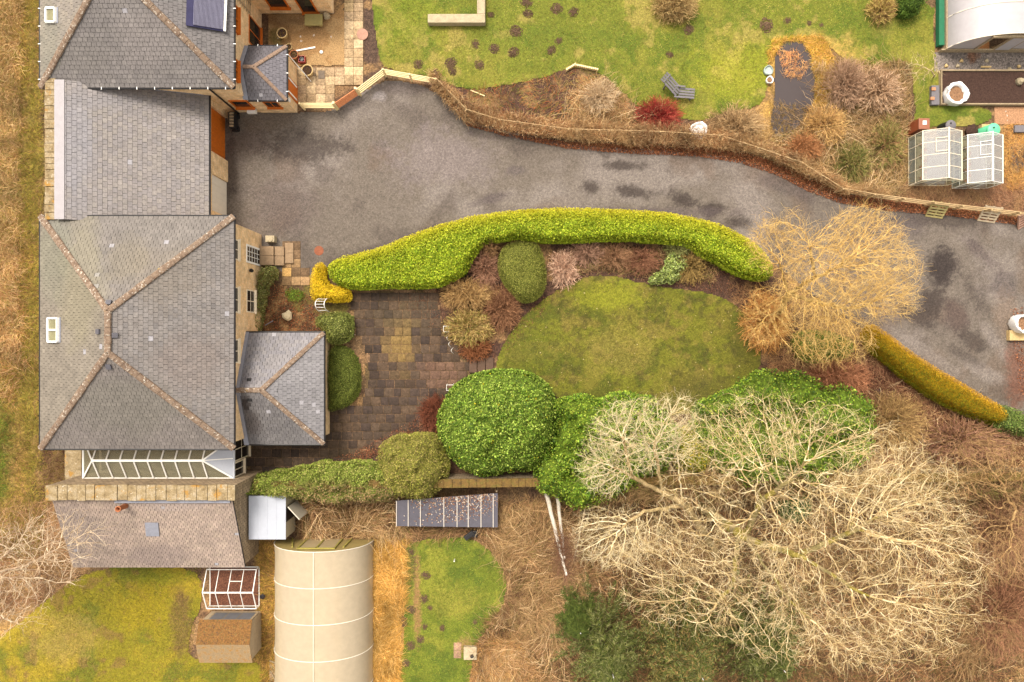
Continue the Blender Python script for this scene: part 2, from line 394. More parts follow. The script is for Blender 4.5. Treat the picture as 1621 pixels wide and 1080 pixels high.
def sheet(name, pts, z, mat, base, ops, cell=.08, ragged=.12, relief=.0, smooth_it=2, **kw):
    poly = smooth_poly(WP(pts), smooth_it) if smooth_it else WP(pts)
    lo, hi = poly.min(0)-.2, poly.max(0)+.2
    xs = np.arange(lo[0], hi[0], cell); ys = np.arange(lo[1], hi[1], cell)
    X, Y = np.meshgrid(xs, ys); P = np.stack([X.ravel(), Y.ravel()], 1)
    D = sdist(P, poly)+((fbm(P[:, 0], P[:, 1], .5, 4)-.5)*2*ragged if ragged else 0); D = D.reshape(X.shape)
    C = np.ones(X.shape+(3,))*np.array(base); C = paint(C, X, Y, ops)
    Z = np.full(X.shape, z)+relief*(fbm(X, Y, .6, 3)-.5)*np.clip(D/.5, 0, 1)
    idx = np.arange(X.size).reshape(X.shape)
    keep = (D[:-1, :-1] > 0) & (D[1:, :-1] > 0) & (D[:-1, 1:] > 0) & (D[1:, 1:] > 0)
    F = np.stack([idx[:-1, :-1][keep], idx[:-1, 1:][keep], idx[1:, 1:][keep], idx[1:, :-1][keep]], 1)
    used = np.unique(F); mp = np.zeros(X.size, int); mp[used] = np.arange(len(used))
    V = np.stack([X.ravel(), Y.ravel(), Z.ravel()], 1)[used]
    return mesh_np(name, V, mp[F], mat, C=C.reshape(-1, 3)[used], smooth=True, kind='structure', **kw)

BR = c(116, 92, 66); DBR = c(82, 58, 48); STR = c(196, 152, 84); STR2 = c(176, 138, 82); GRN = c(112, 116, 36)
xs = np.concatenate([[-400, -150, -70], np.arange(-40, 40, .13), [70, 150, 400]])
ys = np.concatenate([[-400, -150, -60], np.arange(-28, 28, .13), [60, 150, 400]])
X, Y = np.meshgrid(xs, ys); C = np.ones(X.shape+(3,))*np.array(BR)
C = paint(C, X, Y, [
    ('noise', 2.5, 11, .5, .12, c(150, 116, 82), .7), ('noise', 1.2, 13, .56, .08, DBR, .6),
    ('poly', [(-200, -200), (63, -200), (63, 780), (40, 1200), (-200, 1200)], STR2, 1, .3),
    ('poly', [(36, -60), (63, -60), (66, 800), (50, 860), (20, 600), (30, 300)], c(125, 115, 44), .85, .6),
    ('blob', 10, 60, 40, 90, c(150, 115, 50), .6), ('blob', 5, 190, 40, 50, c(175, 140, 100), .6), ('blob', 8, 300, 30, 40, c(120, 118, 74), .7),
    ('blob', 8, 440, 45, 90, c(150, 105, 60), .7), ('blob', -5, 720, 32, 120, c(82, 112, 26), .9), ('blob', 85, 735, 28, 40, DBR, .8), ('blob', 70, 790, 30, 40, c(105, 80, 50), .8),
    ('poly', [(-100, 780), (80, 800), (140, 900), (60, 980), (-100, 1010)], c(150, 118, 78), .7, .5),
    ('poly', [(405, 855), (445, 855), (445, 1140), (400, 1140)], c(165, 130, 62), .9, .3),
    ('poly', [(590, 840), (650, 840), (640, 1140), (585, 1140)], STR, .95, .3),
    ('poly', [(475, 790), (630, 790), (640, 850), (480, 850)], c(115, 82, 55), .8, .3),
    ('poly', [(620, 400), (760, 380), (1180, 390), (1260, 480), (1270, 620), (1120, 660), (780, 620), (700, 560)], DBR, .9, .4),
    ('poly', [(1260, 540), (1380, 540), (1480, 600), (1600, 680), (1640, 760), (1400, 700), (1280, 620)], c(105, 70, 52), .85, .5),
    ('poly', [(405, 420), (500, 480), (515, 560), (575, 640), (515, 650), (400, 540)], c(90, 66, 45), .95, .2),
    ('poly', [(430, 640), (720, 620), (720, 760), (400, 800)], DBR, .8, .3),
    ('poly', [(1280, 90), (1440, 90), (1440, 320), (1330, 300), (1190, 240), (1210, 180)], c(135, 110, 66), .9, .5),
    ('poly', [(1420, 285), (1700, 285), (1700, 350), (1420, 320)], c(140, 100, 75), .9, .3),
    ('poly', [(1590, 200), (1700, 190), (1700, 300), (1590, 300)], c(190, 145, 80), .8, .3),
    ('blob', 1612, 252, 14, 22, c(95, 85, 80), 1), ('blob', 1222, 190, 40, 40, c(190, 150, 85), .8), ('blob', 1220, 110, 20, 60, c(190, 150, 70), .7),
    ('poly', [(720, 130), (910, 108), (940, 160), (1100, 200), (1100, 240), (800, 215), (740, 190)], c(88, 62, 52), .95, .3),
    ('poly', [(920, 118), (990, 140), (1010, 200), (900, 190)], c(170, 135, 90), .7, .4),
    ('poly', [(575, -60), (604, -60), (600, 100), (604, 120), (575, 130)], c(92, 72, 60), 1, .12),
    ('poly', [(740, 800), (940, 800), (900, 1000), (800, 1000)], c(160, 124, 84), .6, .8), ('noise', 1.0, 17, .58, .08, c(168, 132, 88), .6),
    ('poly', [(900, 920), (1290, 930), (1290, 1200), (850, 1200)], c(80, 82, 42), .7, 1),
    ('poly', [(1440, 740), (1700, 735), (1700, 775), (1440, 770)], c(150, 125, 52), .7, .3),
])
Z = -.03+.04*(fbm(X, Y, 1.5, 3)-.5)
idx = np.arange(X.size).reshape(X.shape)
F = np.stack([idx[:-1, :-1], idx[:-1, 1:], idx[1:, 1:], idx[1:, :-1]], -1).reshape(-1, 4)
mesh_np('ground', np.stack([X.ravel(), Y.ravel(), Z.ravel()], 1), F, M_ground, C=C.reshape(-1, 3), smooth=True, kind='structure')

L1, L2, L3, L4 = c(118, 124, 42), c(140, 136, 54), c(96, 112, 34), c(168, 150, 80)
lawn_ops = [('noise', 3.0, 21, .48, .15, L2, .9), ('noise', 1.6, 22, .54, .1, L3, .8), ('noise', 1.1, 24, .6, .08, L4, .7), ('noise', .5, 29, .58, .1, c(88, 105, 30), .5)]
sheet('lawn', [(581, -80), (590, 40), (600, 95), (612, 112), (690, 124), (738, 146), (850, 128), (908, 106), (945, 112), (990, 150), (1010, 172), (1110, 196), (1150, 176), (1215, 170), (1215, 90), (1245, 62), (1300, 60), (1345, 108), (1400, 105), (1440, 90), (1450, 190), (1440, 205), (1570, 200), (1572, 166), (1480, 166), (1478, -80)],
      .012, M_lawn, L1, lawn_ops+[('blob', 1180, 110, 90, 50, c(165, 165, 45), .5), ('blob', 650, 30, 60, 40, c(120, 135, 35), .5), ('blob', 900, 60, 140, 20, L3, .4), ('blob', 1300, 85, 60, 30, c(195, 160, 85), .8), ('blob', 1395, 30, 30, 30, L4, .4), ('blob', 640, 110, 40, 10, L4, .5)], relief=.03)
sheet('lawn', [(945, 432), (990, 440), (1050, 455), (1120, 460), (1165, 478), (1200, 520), (1210, 565), (1190, 610), (1130, 655), (1040, 660), (960, 650), (880, 630), (785, 600), (785, 565), (812, 515), (850, 478), (900, 448)],
      .012, M_lawn, c(116, 116, 36), [('noise', 2.0, 31, .5, .12, c(124, 116, 46), .8), ('noise', 1.0, 33, .54, .1, c(84, 90, 28), .8), ('noise', .7, 34, .56, .1, c(140, 118, 62), .45), ('noise', .35, 36, .58, .08, c(76, 70, 34), .6), ('blob', 960, 470, 60, 25, c(140, 142, 38), .8), ('blob', 840, 560, 50, 40, c(92, 102, 28), .5), ('blob', 980, 550, 60, 40, c(152, 136, 66), .5), ('blob', 1120, 620, 60, 30, c(92, 84, 40), .6), ('blob', 1180, 560, 30, 60, c(92, 84, 35), .5)], relief=.03)
sheet('lawn', [(60, 960), (140, 895), (320, 893), (322, 960), (300, 1000), (300, 1050), (430, 1040), (436, 1150), (-80, 1150), (-80, 1040), (0, 1010)],
      .012, M_lawn, c(138, 128, 34), [('noise', 2.5, 41, .5, .12, c(166, 144, 42), .9), ('noise', 1.3, 42, .55, .1, c(105, 110, 34), .8), ('noise', .8, 43, .6, .08, c(130, 98, 62), .6), ('blob', 230, 960, 50, 50, c(152, 134, 26), .7), ('blob', 100, 1010, 60, 40, c(165, 140, 75), .6), ('blob', 285, 985, 18, 60, c(110, 85, 55), .7), ('blob', 260, 915, 50, 12, c(112, 118, 22), .5)], relief=.04)
sheet('lawn', [(640, 855), (740, 845), (785, 875), (806, 918), (795, 970), (760, 1010), (745, 1050), (740, 1150), (615, 1150), (640, 1040), (636, 900)],
      .012, M_lawn, c(112, 122, 40), [('noise', 1.5, 51, .5, .12, c(140, 140, 52), .9), ('noise', .8, 52, .55, .1, c(88, 104, 34), .8), ('blob', 660, 945, 7, 75, c(160, 122, 80), .95), ('blob', 648, 900, 10, 50, c(92, 84, 50), .7), ('blob', 735, 1020, 14, 16, c(165, 130, 85), .8), ('blob', 720, 950, 50, 30, c(150, 140, 60), .5)], relief=.04)
GV = c(117, 107, 98); GD = c(68, 59, 55); GL = c(140, 130, 124)
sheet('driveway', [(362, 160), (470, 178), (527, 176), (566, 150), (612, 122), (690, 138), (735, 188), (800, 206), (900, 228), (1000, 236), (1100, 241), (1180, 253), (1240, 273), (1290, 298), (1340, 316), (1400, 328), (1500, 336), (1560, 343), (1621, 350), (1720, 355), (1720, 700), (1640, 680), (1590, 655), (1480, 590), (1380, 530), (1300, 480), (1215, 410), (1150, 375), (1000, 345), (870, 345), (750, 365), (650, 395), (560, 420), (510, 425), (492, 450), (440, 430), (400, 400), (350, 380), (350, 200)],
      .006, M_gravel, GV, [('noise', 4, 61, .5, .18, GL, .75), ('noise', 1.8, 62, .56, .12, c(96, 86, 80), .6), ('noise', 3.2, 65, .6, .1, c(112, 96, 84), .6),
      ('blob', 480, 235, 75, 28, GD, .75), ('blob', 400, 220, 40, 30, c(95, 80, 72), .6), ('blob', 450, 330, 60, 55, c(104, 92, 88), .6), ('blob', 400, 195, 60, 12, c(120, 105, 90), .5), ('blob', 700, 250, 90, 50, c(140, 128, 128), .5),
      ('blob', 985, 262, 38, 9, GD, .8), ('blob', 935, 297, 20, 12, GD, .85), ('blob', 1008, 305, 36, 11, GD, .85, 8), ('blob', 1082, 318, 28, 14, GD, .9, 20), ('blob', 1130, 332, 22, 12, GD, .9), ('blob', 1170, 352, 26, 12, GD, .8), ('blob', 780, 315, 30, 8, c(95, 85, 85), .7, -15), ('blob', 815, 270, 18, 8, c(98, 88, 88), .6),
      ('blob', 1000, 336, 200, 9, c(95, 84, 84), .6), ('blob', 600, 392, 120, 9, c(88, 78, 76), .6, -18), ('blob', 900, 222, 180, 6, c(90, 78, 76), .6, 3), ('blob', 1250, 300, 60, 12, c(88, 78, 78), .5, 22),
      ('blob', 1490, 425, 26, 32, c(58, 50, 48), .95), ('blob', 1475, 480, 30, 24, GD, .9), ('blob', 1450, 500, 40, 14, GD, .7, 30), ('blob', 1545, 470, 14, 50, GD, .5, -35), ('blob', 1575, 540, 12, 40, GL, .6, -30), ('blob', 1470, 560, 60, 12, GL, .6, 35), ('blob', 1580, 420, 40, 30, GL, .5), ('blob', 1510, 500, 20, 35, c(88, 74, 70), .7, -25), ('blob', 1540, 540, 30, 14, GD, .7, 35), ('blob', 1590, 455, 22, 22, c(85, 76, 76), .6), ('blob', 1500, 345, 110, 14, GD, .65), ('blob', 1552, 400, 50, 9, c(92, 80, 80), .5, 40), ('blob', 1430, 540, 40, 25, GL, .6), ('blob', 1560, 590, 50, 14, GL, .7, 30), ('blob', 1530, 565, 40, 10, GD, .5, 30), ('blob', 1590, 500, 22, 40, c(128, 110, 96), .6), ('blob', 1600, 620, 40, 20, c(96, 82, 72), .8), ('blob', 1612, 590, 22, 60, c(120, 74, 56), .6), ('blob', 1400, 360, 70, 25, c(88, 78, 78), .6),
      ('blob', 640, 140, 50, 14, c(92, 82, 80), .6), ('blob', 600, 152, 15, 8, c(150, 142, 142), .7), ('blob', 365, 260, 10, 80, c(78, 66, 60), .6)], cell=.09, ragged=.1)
# patio and paths made of real slabs
def slabs(name, pts, z, su, sv, rot, pal, ops, gap=.018, seed=1, th=.05, jit=.012, brick=False, jointcol=None):
    r = np.random.default_rng(seed); poly = WP(pts); ctr = poly.mean(0); ca, sa = math.cos(rot), math.sin(rot)
    R = np.array([[ca, -sa], [sa, ca]]); q = (poly-ctr)@R; lo, hi = q.min(0), q.max(0)
    V = []; Fq = []; Cc = []
    v = lo[1]; row = 0; cells = []
    while v < hi[1]:
        u = lo[0]-r.random()*su*(1 if brick else 0)
        while u < hi[0]:
            ww = su*(1+(.35*(r.random()-.3) if brick else 0)); cells.append((u, v, ww, sv)); u += ww
        v += sv; row += 1
    A = np.array(cells); cen = (A[:, :2]+A[:, 2:]/2)@R.T+ctr; keep = sdist(cen, poly) > .0
    A = A[keep]; cen = cen[keep]; col = pick(pal, len(A), .12)
    col = paint(col[None], cen[None, :, 0], cen[None, :, 1], ops)[0]
    for (u, v, ww, hh), cc in zip(A, col):
        dz = z+jit*(r.random()-.5); g_ = gap/2; i0 = len(V); tx, ty = (r.random(2)-.5)*.006
        for zz, e in ((dz-th, 0), (dz, 0), (dz+.006, .012)):
            for (a, b) in ((u+g_+e, v+g_+e), (u+ww-g_-e, v+g_+e), (u+ww-g_-e, v+hh-g_-e), (u+g_+e, v+hh-g_-e)):
                p = np.array([a, b])@R.T+ctr; V.append((p[0], p[1], zz+tx*(a-u)+ty*(b-v))); Cc.append(cc)
        for k in (0, 4): Fq += [(i0+k+j, i0+k+(j+1) % 4, i0+k+4+(j+1) % 4, i0+k+4+j) for j in range(4)]
        Fq.append((i0+8, i0+9, i0+10, i0+11))
    return mesh_np(name, np.array(V), np.array(Fq), M_stone, C=np.array(Cc), kind='structure')
PD = [c(82, 67, 56), c(77, 62, 53), c(87, 71, 58), c(72, 59, 52), c(92, 74, 59)]
patio_pts = [(556, 462), (690, 456), (700, 500), (708, 540), (742, 572), (745, 600), (710, 640), (690, 665), (610, 700), (560, 724), (530, 750), (395, 752), (395, 690), (516, 695), (516, 650), (578, 640), (578, 560), (560, 500)]
sheet('patio_bed', patio_pts, .008, M_ground, c(138, 108, 80), [('noise', .8, 71, .5, .1, c(88, 74, 46), .8)], smooth_it=0, ragged=.05)
slabs('patio', patio_pts, .03, .56, .55, 0, PD, [('blob', 633, 545, 26, 48, c(150, 122, 70), .7), ('blob', 640, 500, 60, 30, c(92, 80, 62), .4), ('blob', 700, 590, 40, 25, c(140, 105, 85), .5), ('blob', 720, 545, 8, 6, c(225, 170, 90), .9), ('blob', 560, 720, 60, 15, c(80, 66, 48), .6)], brick=True, seed=4, gap=.028)
slabs('path', [(447, 384), (478, 384), (478, 414), (492, 430), (492, 452), (447, 452)], .035, .58, .56, 0, [c(170, 138, 100), c(140, 112, 82), c(120, 96, 72)], [('blob', 452, 435, 12, 10, c(225, 180, 110), .8)], seed=6)
sheet('path', [(455, 440), (500, 450), (498, 480), (562, 478), (562, 496), (470, 500), (450, 470)], .001, M_ground, c(105, 82, 58), [('noise', .6, 75, .5, .1, c(120, 112, 50), .6)], ragged=.1)
PL = [c(205, 178, 140), c(190, 162, 125), c(215, 188, 150), c(178, 152, 120)]
slabs('path', [(545, -60), (575, -60), (575, 135), (545, 135)], .03, .6, .58, 0, PL, [('blob', 548, 0, 8, 30, c(135, 120, 80), .4)], seed=8)
slabs('path', [(470, 104), (545, 104), (545, 135), (530, 135), (530, 163), (470, 163)], .032, .6, .56, 0, PL, [('blob', 498, 118, 10, 9, c(120, 100, 85), .7)], seed=9)
sheet('yard_gravel', [(424, 22), (528, 22), (545, 0), (547, 104), (470, 106), (424, 78)], .008, M_yardgravel, c(168, 130, 86), [('noise', 1, 81, .5, .1, c(190, 155, 108), .8), ('blob', 445, 30, 40, 12, c(120, 95, 68), .6), ('blob', 437, 60, 12, 14, c(105, 100, 52), .7)], smooth_it=0, ragged=.06)
sheet('yard_gravel', [(1573, 168), (1700, 170), (1700, 200), (1573, 198)], .008, M_yardgravel, c(185, 140, 105), [], smooth_it=0, ragged=.05)
pond_pts = [(1240, 66), (1270, 66), (1284, 80), (1290, 105), (1292, 150), (1284, 172), (1262, 205), (1240, 218), (1224, 214), (1218, 190), (1226, 160), (1224, 100), (1230, 76)]
sheet('pond_water', pond_pts, .02, M_water, (0, 0, 0), [], ragged=.04)
sheet('gravel_strip', [(1478, 82), (1700, 82), (1700, 114), (1478, 114)], .012, M_ground, c(128, 118, 112), [('noise', 1, 91, .5, .1, c(150, 138, 130), .7), ('blob', 1540, 90, 12, 12, c(130, 90, 65), .8)], smooth_it=0, ragged=.03)

# ------------------------------------------------------------------ buildings
def clip_poly(poly, half):
    """clip convex/any polygon by half plane list (a,b,c): a*x+b*y<=c"""
    for (a, b, cc) in half:
        out = []
        for i in range(len(poly)):
            p, q = poly[i], poly[(i+1) % len(poly)]; dp = a*p[0]+b*p[1]-cc; dq = a*q[0]+b*q[1]-cc
            if dp <= 0: out.append(p)
            if (dp < 0 < dq) or (dq < 0 < dp):
                t = dp/(dp-dq); out.append((p[0]+t*(q[0]-p[0]), p[1]+t*(q[1]-p[1])))
        poly = out
        if len(poly) < 3: return []
    return poly
def slate_face(V, F, C, pts, pal, seed, sw=.28, sh=.235, stains=(), rag=.0):
    """pts: 3D convex polygon, first edge = eave (left to right seen from outside); real overlapping slates"""
    r = np.random.default_rng(seed); p = [np.array(q, float) for q in pts]
    u = p[1]-p[0]; u /= np.linalg.norm(u); n = np.cross(u, p[2]-p[0]); n /= np.linalg.norm(n)
    if n[2] < 0: n = -n
    v = np.cross(n, u); v = v if v[2] > 0 else -v
    q2 = [((x-p[0])@u, (x-p[0])@v) for x in p]
    area = sum(q2[i][0]*q2[(i+1) % len(q2)][1]-q2[(i+1) % len(q2)][0]*q2[i][1] for i in range(len(q2)))
    if area < 0: q2 = q2[::-1]
    half = []
    for i in range(len(q2)):
        a, b = q2[i], q2[(i+1) % len(q2)]; dx, dy = b[0]-a[0], b[1]-a[1]; half.append((dy, -dx, dy*a[0]-dx*a[1]))
    lo = np.min(q2, 0); hi = np.max(q2, 0); row = 0; vv = lo[1]
    while vv < hi[1]:
        uu = lo[0]-sw*((row % 2)*.5)-.02*r.random()
        while uu < hi[0]:
            g_ = .006+.006*r.random()
            rect = [(uu+g_, vv+.003*r.standard_normal()), (uu+sw-g_, vv+.003*r.standard_normal()), (uu+sw-g_, vv+sh+.01), (uu+g_, vv+sh+.01)]
            cp = clip_poly(rect, half)
            if len(cp) >= 3:
                cc = np.array(pal[r.integers(len(pal))])*.5+np.mean(pal, 0)*.5; cc = cc*(1+.05*r.standard_normal()); wx_ = p[0]+u*uu+v*vv; cc = cc*(.84+.32*float(fbm(wx_[0]+wx_[2], wx_[1], 1.6, 13, 3)))
                if r.random() < .006: cc = np.array(c(165, 162, 168))
                cx = np.mean([a for a, b in cp]); cy = np.mean([b for a, b in cp]); P3 = p[0]+u*cx+v*cy
                for (px, py, rx, ry, sc, st) in stains:
                    f = 1-P3[2]/H; ex = (P3[0]*S/f+CX-px)/rx; ey = (CY-P3[1]*S/f-py)/ry; d = math.hypot(ex, ey)+.5*(float(fbm(P3[0], P3[1], 1.0, 7))-.5)*1.6
                    a = min(1, max(0, (1.1-d)/.5))*st; cc = cc*(1-a)+np.array(sc)*a
                t0 = .014+.01*r.random()
                i0 = len(V)
                for (a, b) in cp:
                    hgt = t0*(1-(b-vv)/sh)+.006; V.append(p[0]+u*a+v*b+n*hgt); C.append(cc)
                k = len(cp)
                base = len(V)
                for (a, b) in cp: V.append(p[0]+u*a+v*b-n*.01); C.append(cc*.8)
                F.append(tuple(range(i0, i0+k)))
                for j in range(k): F.append((base+j, base+(j+1) % k, i0+(j+1) % k, i0+j))
            uu += sw
        vv += sh; row += 1
def slate_roof(name, faces, pal, parent, seed, under=True, **kw):
    V = []; F = []; C = []
    for i, f in enumerate(faces): slate_face(V, F, C, f, pal[i] if isinstance(pal[0], list) else pal, seed+i, **kw)
    me = bpy.data.meshes.new(name); me.from_pydata([tuple(x) for x in V], [], F)
    a = me.color_attributes.new('Col', 'FLOAT_COLOR', 'POINT'); C4 = np.ones((len(V), 4), np.float32); C4[:, :3] = np.array(C); a.data.foreach_set('color', C4.ravel())
    me.materials.append(M_slate); me.update(); o = bpy.data.objects.new(name, me); finish(o, parent)
    m = MB()
    for f in faces: m.slab([(q[0], q[1], q[2]-.012) for q in f], .12)
    m.build('roof_deck', M_dark, o)      # boards seen between the slates
    o2 = COL.objects.get('roof_deck'); return o
def ridge_line(m, p, q, r=.13, seg=.45, flat=.55):
    p, q = Vector(p), Vector(q); L = (q-p).length; n = max(1, round(L/seg)); d = (q-p)/n
    for i in range(n):
        a = p+d*i; b = p+d*(i+.96); rr = r*(1+.06*random.uniform(-1, 1)); off = Vector((0, 0, random.uniform(-.008, .008)))
        dd = d.normalized(); sd_ = dd.cross(Vector((0, 0, 1))).normalized(); up = sd_.cross(dd)
        vs = []
        for e in (a, b):
            for k in range(7):
                t = math.pi*k/6; vs.append(e+off+sd_*math.cos(t)*rr*1.25+up*(math.sin(t)*rr*flat+.02)-up*.03*(k in (0, 6)))
        m.add(vs, [(k, k+1, 8+k, 7+k) for k in range(6)]+[tuple(range(7))[::-1], tuple(range(7, 14))])
def gutter(m, p, q, r=.06, br=None):
    m.tube([p, q], r, 8)
def eave_gutter(parent, pts, brackets=True):
    m = MB(); b = MB()
    for p, q in zip(pts[:-1], pts[1:]):
        m.tube([p, q], .055, 8); L = (Vector(q)-Vector(p)).length; n = int(L/.95); d = (Vector(q)-Vector(p))/max(n, 1)
        for i in range(n):
            cpt = Vector(p)+d*(i+.5); b.box(cpt.x-.02-.05*(abs(d.y) > abs(d.x)), cpt.x+.02+.05*(abs(d.y) > abs(d.x)), cpt.y-.02-.05*(abs(d.x) > abs(d.y)), cpt.y+.02+.05*(abs(d.x) > abs(d.y)), cpt.z+.02, cpt.z+.064)
    g_ = m.build('gutter', M_black, parent)
    if brackets and b.v: b.build('gutter_bracket', M_white, g_)
    return g_
def window(parent, side, wall, a0, a1, z0, z1, frame=M_white, glass=M_darkglass, bars=(1, 1), name='window', proud=.03, rec=.06):
    """window in a wall facing +x ('E') or -y ('S') or +y ('N'); frame proud of the wall"""
    f = MB(); p = MB(); t = .07
    def bx(mb, a, b, za, zb, d0, d1):
        if side == 'E': mb.box(wall+d0, wall+d1, a, b, za, zb)
        elif side == 'S': mb.box(a, b, wall-d1, wall-d0, za, zb)
        else: mb.box(a, b, wall+d0, wall+d1, za, zb)
    bx(f, a0, a0+t, z0, z1, -.04, proud); bx(f, a1-t, a1, z0, z1, -.04, proud)
    bx(f, a0+t, a1-t, z0, z0+t, -.04, proud); bx(f, a0+t, a1-t, z1-t, z1, -.04, proud)
    nx, nz = bars
    for i in range(1, nx): q = a0+(a1-a0)*i/nx; bx(f, q-.025, q+.025, z0+t, z1-t, -.03, proud-.004)
    for i in range(1, nz): q = z0+(z1-z0)*i/nz; bx(f, a0+t, a1-t, q-.02, q+.02, -.03, proud-.008)
    bx(f, a0-.05, a1+.05, z0-.06, z0, 0, proud+.1)
    o = f.build(name, frame, parent); bx(p, a0+t, a1-t, z0+t, z1-t, -.02, .008); p.build('pane', glass, o); return o
SG = [c(134, 128, 126), c(126, 121, 121), c(140, 133, 129), c(130, 122, 118)]
SB = [c(138, 130, 120), c(146, 136, 124), c(130, 122, 116)]
SD = [c(114, 109, 110), c(120, 115, 115), c(110, 105, 106), c(124, 119, 119)]
X0, X1 = -26.4, -15.58; XM = (X0+X1)/2; EV = 5.0; RZ = 7.77
# ---- main house
ho = thing('stone_house', 'large sandstone house with four-sided mossy slate roof, in the middle of the row', 'house', (XM, .4, 0))
ya, yb = -6.02, 6.98; hl = (X1-X0)/2; r1 = (XM, yb-hl, RZ); r2 = (XM, ya+hl, RZ)
A, B, D, E = (X0, ya, EV), (X1, ya, EV), (X1, yb, EV), (X0, yb, EV)
slate_roof('roof', [[B, D, r1, r2], [D, E, r1], [E, A, r2, r1], [A, B, r2]], [SG, [c(118, 111, 107), c(124, 117, 112)], [c(136, 127, 115), c(130, 121, 110)], [c(124, 116, 113), c(130, 122, 117)]], ho, 11,  # north slope slates coloured darker to offset the brighter sun on them
           stains=[(260, 440, 70, 60, c(128, 116, 100), .4), (130, 440, 40, 120, c(142, 134, 108), .5), (300, 580, 60, 60, c(132, 118, 112), .5), (90, 400, 30, 80, c(126, 126, 108), .5), (200, 640, 100, 50, c(118, 114, 104), .5), (200, 410, 40, 40, c(126, 116, 98), .5)])
m = MB()
for p, q in ((A, r2), (B, r2), (D, r1), (E, r1), (r1, r2)): ridge_line(m, p, q, .15)
m.build('ridge_stone', M_ridge, ho, smooth=False)
m = MB(); m.box(X0+.25, X1-.28, ya+.25, yb-.25, -.05, EV-.08); m.build('wall', M_sand, ho)
eave_gutter(ho, [(X1+.05, ya, EV-.03), (X1+.05, yb+.04, EV-.03), (X0-.05, yb+.04, EV-.03)], False)
eave_gutter(ho, [(X0-.05, yb, EV-.03), (X0-.05, ya-.05, EV-.03), (X1+.05, ya-.05, EV-.03)], False)
WX = X1-.28
for (q0, q1) in ((378, 411), (454, 495), (537, 575)):
    f = (1-4.2/H)/S; window(ho, 'E', WX, (CY-q1)*f, (CY-q0)*f, 3.7, 4.6, M_cream, M_darkglass, (2, 1))
window(ho, 'E', WX, 1.72, 3.1, 1.2, 2.45, M_cream, M_darkglass, (2, 2))
m = MB(); m.box(WX-.05, WX+.012, 4.82, 5.68, .35, 2.4); dr = m.build('front_door', M_darkglass, ho)
m = MB(); m.box(WX, WX+.04, 4.7, 4.81, .3, 2.5); m.box(WX, WX+.04, 5.69, 5.8, .3, 2.5); m.box(WX, WX+.04, 4.81, 5.69, 2.41, 2.5)
for k in range(1, 3): m.box(WX+.013, WX+.028, 4.82+k*.287-.015, 4.82+k*.287+.015, .36, 2.4)
for k in range(1, 5): m.box(WX+.013, WX+.026, 4.83, 5.67, .35+k*.42-.015, .35+k*.42+.015)
m.build('door_frame', M_white, dr)
m = MB(); m.tube([(WX+.06, .3, 5), (WX+.06, 3.5, 5)], .001) if False else m.lathe(WX+.14, 4.25, [(0, 1.9), (.1, 1.92), (.12, 2.1), (.05, 2.2), (0, 2.2)], 10); m.build('wall_lamp', M_black, ho)
def roof_hit(px, py, p0, n):
    d = Vector(((px-CX)/S/H, (CY-py)/S/H, -1)); o = Vector((0, 0, H)); n = Vector(n)
    t = (Vector(p0)-o).dot(n)/d.dot(n); return o+d*t
sl = (RZ-EV)/hl; nW = Vector((-sl, 0, 1)).normalized(); nE = Vector((sl, 0, 1)).normalized()
def skylight(parent, px0, py0, px1, py1, p0, n, panes=2):
    a, b, cc, d = [roof_hit(x, y, p0, n)+Vector(n)*.09 for x, y in ((px0, py0), (px1, py0), (px1, py1), (px0, py1))]
    m = MB()
    def lerp(p, q, t): return p+(q-p)*t
    for p, q in ((a, b), (b, cc), (cc, d), (d, a)): m.beam(p, q, .1, .14, n)
    for i in range(1, panes): t = i/panes; m.beam(lerp(a, d, t), lerp(b, cc, t), .1, .14, n)
    o = m.build('roof_window', M_white, parent); g_ = MB(); g_.slab([x-Vector(n)*.02 for x in (a, b, cc, d)], .03); g_.build('pane', M_paleglass, o)
    f = MB(); e = Vector((.06, 0, 0)); f.beam(b+Vector((.12, .05, -.02)), cc+Vector((.12, -.05, -.02)), .14, .05, n); f.build('flashing', M_lead, o)
skylight(ho, 79, 504, 94, 541, (X0, 0, EV), nW)
# dark vent slates near the ridge
M_vent = plain('vent_slate', c(98, 96, 104), .1, 3, .5, .02)
for (px, py, p0, n) in ((173, 480, (0, yb, EV), Vector((0, sl, 1)).normalized()), (157, 525, (X0, 0, EV), nW), (182, 531, (X1, 0, EV), nE), (173, 580, (0, ya, EV), Vector((0, -sl, 1)).normalized())):
    q = roof_hit(px, py, p0, n); e1 = Vector((1, 0, 0))-n*n.x; e1.normalize(); e2 = n.cross(e1)
    m = MB(); m.slab([q+n*.12+e1*a+e2*b for a, b in ((-.14, -.13), (.14, -.13), (.14, .13), (-.14, .13))], .13); m.build('roof_vent', M_vent, ho)
# ---- hipped annex against the house
ax = thing('stone_annex', 'single-storey annex with grey hipped slate roof, joined to the east side of the middle house', 'building', (-13.8, -2.8, 0))
ex0, ex1, ey0, ey1, ez = -16.0, -11.23, -6.14, .49, 2.5; ap = (-14.42, (ey0+ey1)/2, 4.0); rw = (-15.86, (ey0+ey1)/2, 4.0)
ew = -15.86
A, B, D, E = (ew, ey0, ez), (ex1, ey0, ez), (ex1, ey1, ez), (ew, ey1, ez)
slate_roof('roof', [[B, D, ap], [D, E, rw, ap], [A, B, ap, rw]], [[c(140, 137, 140), c(134, 131, 135)], [c(126, 123, 130), c(136, 131, 132)], [c(122, 118, 118), c(112, 108, 110)]], ax, 31, stains=[(388, 640, 9, 14, c(58, 48, 46), .9), (398, 668, 16, 22, c(90, 82, 80), .7), (395, 600, 14, 12, c(110, 106, 112), .7)])
m = MB()
for p, q in ((B, ap), (D, ap), (ap, rw)): ridge_line(m, p, q, .12)
